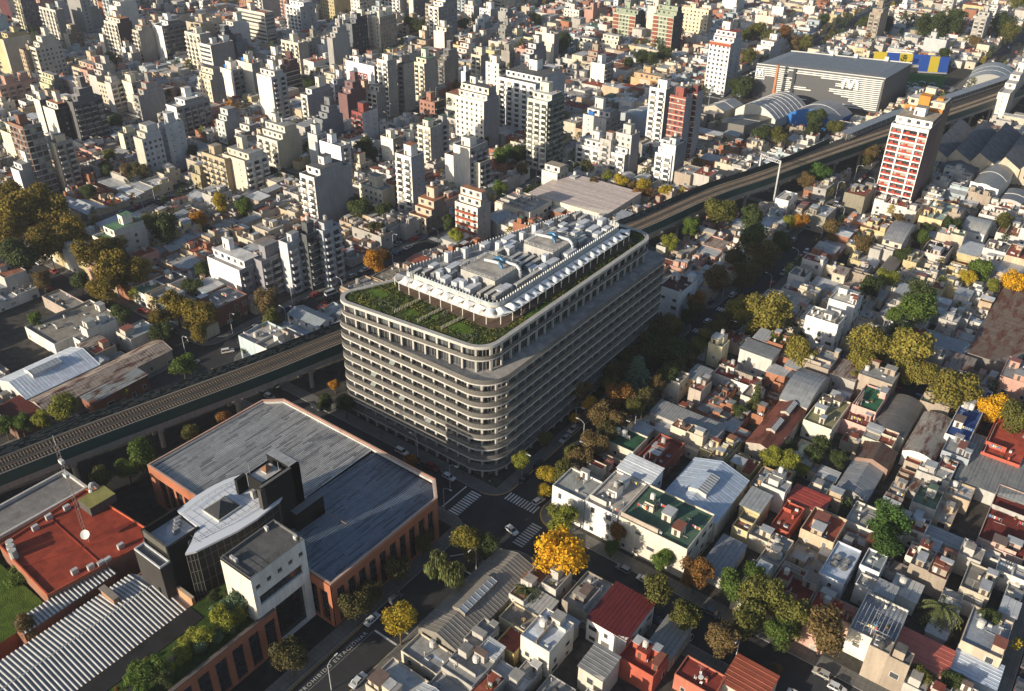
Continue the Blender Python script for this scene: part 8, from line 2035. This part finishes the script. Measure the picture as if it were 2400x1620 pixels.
def tree(x, y, r, zc, col, kind, label, group='trees in streets, yards and gardens', small=False, z0=0.1, shrub=False):
    t = bpy.data.objects.new('shrub' if shrub else SP[kind], None); C.objects.link(t); t.location = (x, y, z0); tag(t, label, 'shrub' if shrub else 'tree', group); LOC[t.name] = (x, y, z0)
    me = rr.choice(CMs if small and kind == 'r' else CM[kind])
    c_ = bpy.data.objects.new('crown', me); C.objects.link(c_); c_.parent = t; c_.location = (0, 0, zc-z0); c_.rotation_euler = (0, 0, rr.random()*6.28)
    vz = {'r': rr.uniform(.85, 1.12), 'c': 1.25, 'w': 1.0, 'f': 1.15, 'p': 1.0}[kind]; c_.scale = (r*rr.uniform(.95, 1.1), r*rr.uniform(.95, 1.1), r*vz)
    k = rr.uniform(.85, 1.15); c0 = LC[col]; c_.color = (c0[0]*k, c0[1]*k, c0[2]*k, 1)
    tm = bpy.data.objects.new('trunk', rr.choice(TM)); C.objects.link(tm); tm.parent = t; hh = zc-z0+r*.5; w_ = 5.5 if r > 2.5 else r*2.2; tm.scale = (w_, w_, hh/1.0)
    if kind == 'p': tm.scale = (5, 5, (zc-z0)/.75)
    return t
LMK = [(-150, 200, 'the office building'), (-148, 108, 'the brick hall'), (-104, 139, 'the crossing'), (-175, 60, 'the red roof'), (-130, 45, 'the planted terrace'), (-248, 190, 'the apartment row'), (-290, 115, 'the vacant lot'), (-246, 110, 'the rusty sheds'), (-64, 176, 'the silver-blue warehouse'),
       (-66, 156, 'the long cream facade'), (-60, 220, 'the rusty workshop'), (-40, 245, 'the pink house'), (-15, 160, 'the pergola house'), (-68, 285, 'the white modern flats'), (-90, 110, 'the weathered hall'), (-60, 126, 'the maroon roofed house'), (-190, 325, 'the old school'), (-121, 270, 'the white corner house'),
       (-86, 430, 'the white and red tower'), (-190, 600, 'the arena'), (-90, 600, 'the station roof'), (-250, 365, 'the glassy tower'), (-196, 412, 'the tall red tower'), (-256, 312, 'the big cream blank wall'), (-323, 289, 'the dazzling white wall'), (-284, 248, 'the broad blue-grey wall'),
       (-343, 250, 'the pale concrete wall'), (-418, 186, 'the unfinished brick tower'), (-287, 405, 'the huge white balcony block'), (-418, 330, 'the tall pale blank slab'), (-416, 404, 'the store billboard'), (-570, 444, 'the wide cream tower'), (-364, 650, 'the green and red towers'), (-591, 290, 'the hexagonal block'), (-318, 168, 'the green terrace block'), (-16, 330, 'the brown factory hall'), (-222, 176, 'the white gabled house'), (-60, 370, 'the round roofed hall')]
seen = {}
_r = random.Random(3)
for k in range(15):
    y = 160+k*7.3+_r.uniform(-1.5, 1.5); TREES.append((-97.9+_r.uniform(-.5, .6), y, _r.uniform(2.9, 4.0), 6.4, _r.choice(['dkg', 'dkb', 'dkb', 'brn', 'oliv']), 'r'))
    if k > 5: TREES.append((-110.9, y+3, _r.uniform(2.4, 3.2), 5.6, _r.choice(['dkg', 'dkb', 'oliv']), 'r'))
def where(x, y):
    m_ = min(LMK, key=lambda l: (l[0]-x)**2+(l[1]-y)**2); dx, dy = x-m_[0], y-m_[1]
    along = 'behind' if (dy-dx) > abs(dx+dy) else 'before' if (dx-dy) > abs(dx+dy) else ('on the far street side of' if dx+dy > 0 else 'west of')
    if along == 'on the far street side of': along = 'east of'
    return f'{along} {m_[2]}'
def uniq(lab):
    k = seen.get(lab, 0); seen[lab] = k+1
    
    lab = lab.replace('medium ', '')
    if k: lab = f'{lab}, {ORD[min(16, k)]} outward'
    w = lab.split()
    if len(w) > 16: lab = ' '.join(x for x in w if x not in ('the', 'grey', 'curved', 'with', 'arm'))
    return lab
BIG = set((t[0], t[1]) for t in sorted(TREES, key=lambda t: -t[2]/math.hypot(t[0], t[1], 120))[:284] )
SMALLT = []
for (x, y, r, zc, col, kind) in sorted(TREES, key=lambda t: t[0]**2+t[1]**2):
    r *= 1.34 if col in ('grn', 'oliv', 'dkg', 'yol', 'pl', 'dkb', 'deep') else 1.2; zc += .12*r
    if (x, y) not in BIG: SMALLT.append((x, y, r, zc, col)); continue
    size = 'large' if r > 5.5 else 'small' if r < 2.6 else 'medium'
    z0 = 10.8 if (-136 < x < -122.5 and 20 < y < 78) else 8.2 if (-187 < x < -163 and 20 < y < 48) else .1
    if z0 > 1:
        g_ = Vector((x, y, 0))/math.hypot(x, y); zt = z0+r*.9                # the crown was measured from the ground: move it along the line of sight
        f_ = (165-zt)/(165-zc); x, y = x*f_, y*f_; zc = zt
    tree(x, y, r, zc, col, kind, uniq(f"{size} {CN_[col]} tree {where(x, y)}"), z0=z0)
for (x, y, r, c_) in [(-123.6, 74, 1.9, 'dkg'), (-124.4, 70.2, 2.2, 'yg'), (-123.4, 66.5, 1.8, 'ced'), (-123.2, 63.5, 1.7, 'ced'), (-124.0, 60, 1.9, 'ced'), (-125.4, 57, 2.0, 'yg'), (-124.6, 52.5, 1.9, 'yg'), (-125, 46.5, 1.5, 'bgr'), (-124, 42, 1.6, 'ced'), (-126.5, 38.5, 1.6, 'bgr'), (-130.5, 72.5, 1.5, 'dkg'), (-133.5, 70.5, 1.4, 'dkg'), (-127.5, 75, 1.1, 'yg'), (-131.5, 52, .6, 'bro'), (-129.8, 44, .6, 'bro')]:
    tree(x, y, r*1.2, 10.8+r*1.05, c_, 'r', uniq(f"{CN_[c_]} shrub on the planted terrace"), group='shrubs on the planted terrace', z0=10.8, shrub=True)
# lesser street trees, the same way, then the far ones as one mass
extra = []
for X in XS:
    for Y0 in YS[1:-1]:
        for s in (-1, 1):
            y = Y0+12
            while y < Y0+118:
                if rr.random() < .5: extra.append((X+s*7.6, y, rr.uniform(2, 3.8)))
                y += rr.uniform(9, 14)
for Y in YS:
    for X0 in XS[1:]:
        for s in (-1, 1):
            x = X0+12
            while x < X0+116:
                if rr.random() < .5: extra.append((x, Y+s*7.9, rr.uniform(2, 3.6)))
                x += rr.uniform(9, 14)
for _ in range(900):                                             # yards
    x, y = rr.uniform(-900, 20), rr.uniform(60, 1150); extra.append((x, y, rr.uniform(1.6, 3.2)))
ok = []
GR = {}
for (x, y, r, *_) in TREES: GR.setdefault((int(x//16), int(y//16)), []).append((x, y, r))
for e in extra:
    x, y, r = e; p = px(x, y, 3)
    if not (-30 < p[0] < 1055 and -20 < p[1] < 715): continue
    if -235 < x < -95 and 15 < y < 262: continue
    if -99 < x < 20 and (128 < y < 152): continue
    if not free(x-r*.6, y-r*.6, x+r*.6, y+r*.6, 0): continue
    if dist_rail(x, y) < 10: continue
    if any((x-a)**2+(y-b)**2 < (r+c_)**2*.8 for i in (-1, 0, 1) for j in (-1, 0, 1) for a, b, c_ in GR.get((int(x//16)+i, int(y//16)+j), [])): continue
    # keep yards' trees off the roofs of the filled lots
    ok.append((p[2], x, y, r))
VG = {}
for (_, vols, *_r2) in LOTS:
    for v in vols:
        c_ = v[0]
        for i in range(int(c_[0]//8), int(c_[2]//8)+1):
            for j in range(int(c_[1]//8), int(c_[3]//8)+1): VG.setdefault((i, j), []).append(c_)
def onroof(x, y, m=.6):
    return any(c_[0]-m < x < c_[2]+m and c_[1]-m < y < c_[3]+m for c_ in VG.get((int(x//8), int(y//8)), []))
ok = [e for e in ok if not onroof(e[1], e[2])]
ok.sort(); ntree = 0; ft = MB()
pal = ['oliv', 'dkg', 'grn', 'brn', 'dkb', 'yg', 'dkg', 'oliv', 'bro', 'gold2', 'pl', 'dkg']
fb = CMs[0]; fv = [tuple(v.co) for v in fb.vertices]; fp = [tuple(p.vertices) for p in fb.polygons]
for (d, x, y, r, col) in [(0, t[0], t[1], t[2], t[4]) for t in SMALLT]+[(e[0], e[1], e[2], e[3], rr.choice(pal)) for e in ok]:
    if ntree < 0:
        ntree += 1; tree(x, y, r, 2.2+r*.9, col, 'r', uniq(f"street {CN_[col]} tree {where(x, y)}"), small=True)
    else:
        c0 = LC[col]; k = rr.uniform(.8, 1.2); zc = 2.2+r; step = 4
        for f in fp[::step]:
            kk = k*rr.uniform(.7, 1.3); s = 1.7
            cx_ = [sum(fv[i][j] for i in f)/4 for j in range(3)]
            ft.face([(x+r*(cx_[0]+(fv[i][0]-cx_[0])*s), y+r*(cx_[1]+(fv[i][1]-cx_[1])*s), zc+r*(cx_[2]+(fv[i][2]-cx_[2])*s)) for i in f], (c0[0]*kk, c0[1]*kk, c0[2]*kk), 'leaves')
print('extra trees', len(ok), 'faces', len(ft.f))
o = bpy.data.objects.new('far_trees', ft.mesh('far_trees')); C.objects.link(o); tag(o, 'far street trees and garden trees scattered through the city', 'trees', None, 'stuff'); o.color = (1, 1, 1, 1)
for o_ in bpy.data.objects:
    if o_.name.startswith('roof_planting'): o_.color = (1, 1, 1, 1)

pl_ = thing('swimming_pool', 'small turquoise swimming pool with pale stone surround behind the cream modern house', 'swimming pool', (-50.6, 218.5, .1))
q = MB(); q.box(-53.4, 213.6, .1, -47.6, 223, .32, (.42, .39, .34), 'paving'); part(q, 'surround', pl_); q = MB(); q.box(-52.2, 215, .1, -48.8, 221.6, .36, (.02, .20, .22), 'glass'); part(q, 'water', pl_)
# ================================================================ CARS, LAMPS, PEOPLE
def car_meshes(kind, col):
    L, H_, prof, cab = {'sedan': (4.4, 1.42, [(-2.2, .45), (-2.2, .82), (-1.35, .9), (1.1, .9), (2.1, .78), (2.2, .45)], [(-1.45, .9), (-.95, 1.4), (.35, 1.42), (1.05, .9)]),
                        'hatch': (3.9, 1.5, [(-1.95, .45), (-1.95, .92), (1.0, .92), (1.8, .78), (1.95, .45)], [(-1.9, .92), (-1.6, 1.45), (.3, 1.5), (1.0, .92)]),
                        'suv': (4.4, 1.72, [(-2.2, .5), (-2.2, 1.05), (1.1, 1.05), (2.05, .95), (2.2, .5)], [(-2.15, 1.05), (-1.95, 1.68), (.45, 1.72), (1.1, 1.05)]),
                        'van': (5.4, 2.3, [(-2.7, .5), (-2.7, 1.25), (1.9, 1.25), (2.6, 1.05), (2.7, .5)], [(-2.68, 1.25), (-2.6, 2.2), (1.3, 2.3), (1.95, 1.25)])}[kind]
    W_ = .86 if kind != 'van' else .98
    b = MB()
    lo = [(x, z) for x, z in prof]; pts = lo
    for s in (-1, 1): b.face([(x, s*W_, z) for x, z in (pts if s < 0 else pts[::-1])] , col, 'carpaint')
    for (x0, z0), (x1, z1) in zip(pts, pts[1:]): b.face([(x0, W_, z0), (x0, -W_, z0), (x1, -W_, z1), (x1, W_, z1)][::-1], col, 'carpaint')
    b.face([(pts[0][0], -W_, .3), (pts[-1][0], -W_, .3), (pts[-1][0], W_, .3), (pts[0][0], W_, .3)], (.02, .02, .02), 'plain'); b.box(pts[0][0]+.05, -W_+.03, .28, pts[-1][0]-.05, W_-.03, .47, (.03, .03, .03), 'plain')
    c0, c1, c2, c3 = cab; wi = W_-.08; wt = W_-.2
    b.face([(c1[0]-.03, -wt, c1[1]), (c2[0]+.03, -wt, c2[1]), (c2[0]+.03, wt, c2[1]), (c1[0]-.03, wt, c1[1])], col, 'carpaint')
    for f in (0, .5, 1):                                           # roof posts
        xb = c0[0]+(c3[0]-c0[0])*f; xt = c1[0]+(c2[0]-c1[0])*f
        for s in (-1, 1): b.tube((xb, s*wi, c0[1]), (xt, s*wt, c1[1]), .05, col, 'carpaint', 4)
    g = MB(); gc = (.02, .024, .03)
    for s in (-1, 1): g.face([(c0[0], s*wi, c0[1]), (c3[0], s*wi, c3[1]), (c2[0], s*wt, c2[1]), (c1[0], s*wt, c1[1])][::(1 if s < 0 else -1)], gc, 'glass')
    g.face([(c3[0], -wi, c3[1]), (c3[0], wi, c3[1]), (c2[0], wt, c2[1]), (c2[0], -wt, c2[1])], gc, 'glass'); g.face([(c0[0], wi, c0[1]), (c0[0], -wi, c0[1]), (c1[0], -wt, c1[1]), (c1[0], wt, c1[1])], gc, 'glass')
    return b.mesh('body'), g.mesh('windows'), L, W_
m = NT('carpaint', .28, .6); m.base(m.col()); m.b.inputs['Coat Weight'].default_value = .4
wm = MB()
for i in range(10):
    a, e = 6.283*i/10, 6.283*(i+1)/10; p = lambda t, y, r: (r*math.cos(t), y, .32+r*math.sin(t))
    wm.face([p(a, -.1, .32), p(e, -.1, .32), p(e, .1, .32), p(a, .1, .32)], (.015, .015, .015), 'plain')
    for y in (-.1, .1): wm.face([p(a, y, .32), p(e, y, .32), p(e, y, .19), p(a, y, .19)], (.015, .015, .015), 'plain'); wm.face([p(a, y, .19), p(e, y, .19), (0, y, .32)], (.3, .3, .31), 'metal')
wheel = wm.mesh('wheel')
hl = MB(); hl.box(-.03, -.16, 0, .03, .16, .13, (.6, .6, .58), 'plain'); hlm = hl.mesh('headlight'); tl = MB(); tl.box(-.03, -.14, 0, .03, .14, .16, (.25, .01, .01), 'plain'); tlm = tl.mesh('tail_light')
CMC = {}
def car(x, y, ang, col, kind, label, group=None, z=.01):
    key = (kind, col)
    if key not in CMC: CMC[key] = car_meshes(kind, col)
    b, g, L, W_ = CMC[key]
    t = bpy.data.objects.new('parked_car' if group else 'car', None); C.objects.link(t); t.location = (x, y, z); t.rotation_euler = (0, 0, R(ang)); tag(t, label, 'van' if kind == 'van' else 'car', group)
    for nm, me, loc in [('body', b, (0, 0, 0)), ('windows', g, (0, 0, 0))]+[('wheel', wheel, (sx*L*.31, sy*(W_-.08), 0)) for sx in (-1, 1) for sy in (-1, 1)]+[('headlight', hlm, (L/2-.02, sy*.6, .62)) for sy in (-1, 1)]+[('tail_light', tlm, (-L/2+.01, sy*.65, .66)) for sy in (-1, 1)]:
        o = bpy.data.objects.new(nm, me); C.objects.link(o); o.parent = t; o.location = loc
for c_ in CARS:
    x, y = c_[0], c_[1]
    car(x, y, c_[2]+(180 if rr.random() < .4 and 'parked' in c_[5] else 0), c_[3], c_[4], c_[5])
rr = random.Random(5); CCOL = [(.6, .6, .59), (.35, .36, .37), (.05, .05, .055), (.12, .12, .13), (.28, .02, .02), (.03, .06, .16), (.5, .48, .44), (.2, .22, .24)]
CN2 = ['white', 'silver', 'black', 'dark grey', 'dark red', 'dark blue', 'beige', 'grey']
ALLC = [(c_[0], c_[1]) for c_ in CARS]; nc = 0; par = []
for X in XS:
    for Y0 in YS[1:-1]:
        for s in (-1, 1):
            y = Y0+15
            while y < Y0+114: par.append((X+s*4.3, y, 90)); y += rr.uniform(5.2, 8)
for Y in YS:
    for X0 in XS[1:]:
        for s in (-1, 1):
            x = X0+15
            while x < X0+112: par.append((x, Y+s*4.6, 0)); x += rr.uniform(5.2, 8)
par = [(px(x, y, 1), x, y, a) for x, y, a in par]; par = sorted([p for p in par if -10 < p[0][0] < 1034 and -5 < p[0][1] < 700], key=lambda p: p[0][2])
lowc = MB()
for (p, x, y, a) in par:
    if rr.random() > (.18 if (abs(x+104.3) < 8 and y < 140) or (y < 145 and x < -99) else .5): continue
    if any((x-c_[0])**2+(y-c_[1])**2 < 26 for c_ in ALLC) or dist_rail(x, y) < 6: continue
    k = rr.randrange(8); kd = rr.choice(('hatch', 'sedan', 'hatch', 'suv'))
    if nc < 150: nc += 1; car(x, y, a+rr.choice((0, 180))+rr.uniform(-1.5, 1.5), CCOL[k], kd, uniq(f'{CN2[k]} {kd if kd != "suv" else "tall"} parked {where(x, y)}'), 'cars parked along the kerbs')
    elif p[2] < 700: lowc.box(x-(.85 if a else 2), y-(2 if a else .85), .25, x+(.85 if a else 2), y+(2 if a else .85), .95, CCOL[k], 'carpaint'); lowc.box(x-(.7 if a else 1.2), y-(1.2 if a else .7), .95, x+(.7 if a else 1.2), y+(1.2 if a else .7), 1.45, (.03, .03, .035), 'glass', CCOL[k], 'carpaint')
if lowc.f: o = bpy.data.objects.new('far_cars', lowc.mesh('far_cars')); C.objects.link(o); tag(o, 'far cars parked along the distant streets', 'cars', None, 'stuff')
def lamp_meshes():
    q = MB(); q.tube((0, 0, 0), (0, 0, 8.2), .13, (.42, .43, .43), 'plain', 6, .08); q2 = MB(); q2.tube((0, 0, 8.1), (.9, 0, 8.9), .06, (.42, .43, .43), 'plain', 5); q2.tube((.9, 0, 8.9), (2.3, 0, 9.1), .05, (.42, .43, .43), 'plain', 5)
    q3 = MB(); q3.box(2.1, -.16, 9.0, 2.95, .16, 9.16, (.55, .56, .56), 'plain'); return q.mesh('pole'), q2.mesh('arm'), q3.mesh('lamp_head')
LM = lamp_meshes()
def lamp(x, y, a, label):
    t = bpy.data.objects.new('street_lamp', None); C.objects.link(t); t.location = (x, y, .1); t.rotation_euler = (0, 0, R(a)); tag(t, label, 'street lamp', 'street lamps')
    for nm, me in zip(('pole', 'arm', 'lamp_head'), LM): o = bpy.data.objects.new(nm, me); C.objects.link(o); o.parent = t
nl = 0
for (x, y, a) in LAMPS: lamp(x, y, a, uniq(f'grey street lamp with curved arm {where(x, y)}'))
for X in XS[3:7]:
    for Y0 in YS[2:5]:
        for k in range(4):
            for s in (-1, 1):
                x, y = X+s*6.6, Y0+18+k*28+(s+1)*7; p = px(x, y, 5)
                if 0 < p[0] < 1024 and 0 < p[1] < 691 and dist_rail(x, y) > 9: lamp(x, y, 180 if s > 0 else 0, uniq(f'grey street lamp with curved arm {where(x, y)}'))
def person(x, y, z, yaw, top, legs, label):
    P_ = [(0, 0, .95), (0, 0, 1.2), (0, 0, 1.42), (0, 0, 1.52), (.01, 0, 1.66), (.09, .02, .9), (.11, .08, .5), (.11, .02, .07), (.12, .16, .04), (-.09, -.02, .9), (-.11, -.05, .5), (-.11, -.2, .09), (-.12, -.08, .04), (.19, 0, 1.4), (.25, -.06, 1.12), (.25, .06, .88), (-.19, 0, 1.4), (-.25, .05, 1.12), (-.25, .2, .9)]
    E_ = [(0, 1), (1, 2), (2, 3), (3, 4), (0, 5), (5, 6), (6, 7), (7, 8), (0, 9), (9, 10), (10, 11), (11, 12), (2, 13), (13, 14), (14, 15), (2, 16), (16, 17), (17, 18)]
    r_ = [.15, .15, .16, .06, .11, .1, .07, .05, .05, .1, .07, .05, .05, .07, .05, .045, .07, .05, .045]
    me = bpy.data.meshes.new('body'); me.from_pydata(P_, E_, []); o = bpy.data.objects.new('body', me); C.objects.link(o)
    o.modifiers.new('skin', 'SKIN'); sv = me.skin_vertices[0].data if me.skin_vertices else None
    if sv is None: bpy.context.view_layer.update()
    if len(me.skin_vertices) == 0:
        bpy.context.view_layer.objects.active = o
        import bpy as _b
        with bpy.context.temp_override(active_object=o, object=o): bpy.ops.mesh.customdata_skin_add()
    for i, v in enumerate(me.skin_vertices[0].data): v.radius = (r_[i], r_[i]*.85); v.use_root = (i == 0)
    o.modifiers.new('sub', 'SUBSURF').levels = 1
    bpy.context.view_layer.update(); m2 = bpy.data.meshes.new_from_object(o.evaluated_get(bpy.context.evaluated_depsgraph_get())); bpy.data.objects.remove(o)
    at = m2.color_attributes.new('Col', 'FLOAT_COLOR', 'CORNER'); cc = []
    for pl in m2.polygons:
        zc = pl.center.z; c_ = (.35, .2, .13) if zc > 1.5 else top if zc > .92 else legs if zc > .1 else (.03, .03, .03)
        if zc > 1.66 or (zc > 1.56 and pl.center.y < -.04): c_ = (.03, .02, .015)
        cc += [(*c_, 1)]*pl.loop_total
    at.data.foreach_set('color', np.array(cc, np.float32).ravel()); m2.materials.clear(); m2.materials.append(MATS['plain']); m2.name = 'person'
    o = bpy.data.objects.new('person', m2); C.objects.link(o); o.location = (x, y, z); o.rotation_euler = (0, 0, R(yaw)); tag(o, label, 'person')
person(-116.2, 149.0, .12, 20, (.25, .5, .12), (.04, .05, .08), 'person in a bright green vest by the office building corner')
person(-208.9, 127.5, 11.65, 70, (.62, .16, .02), (.5, .14, .02), 'worker in orange clothes walking on the railway track edge')
person(-124.5, 147.2, .12, 200, (.02, .02, .03), (.03, .03, .05), 'dark clothed person by the office building columns')
haze_box()
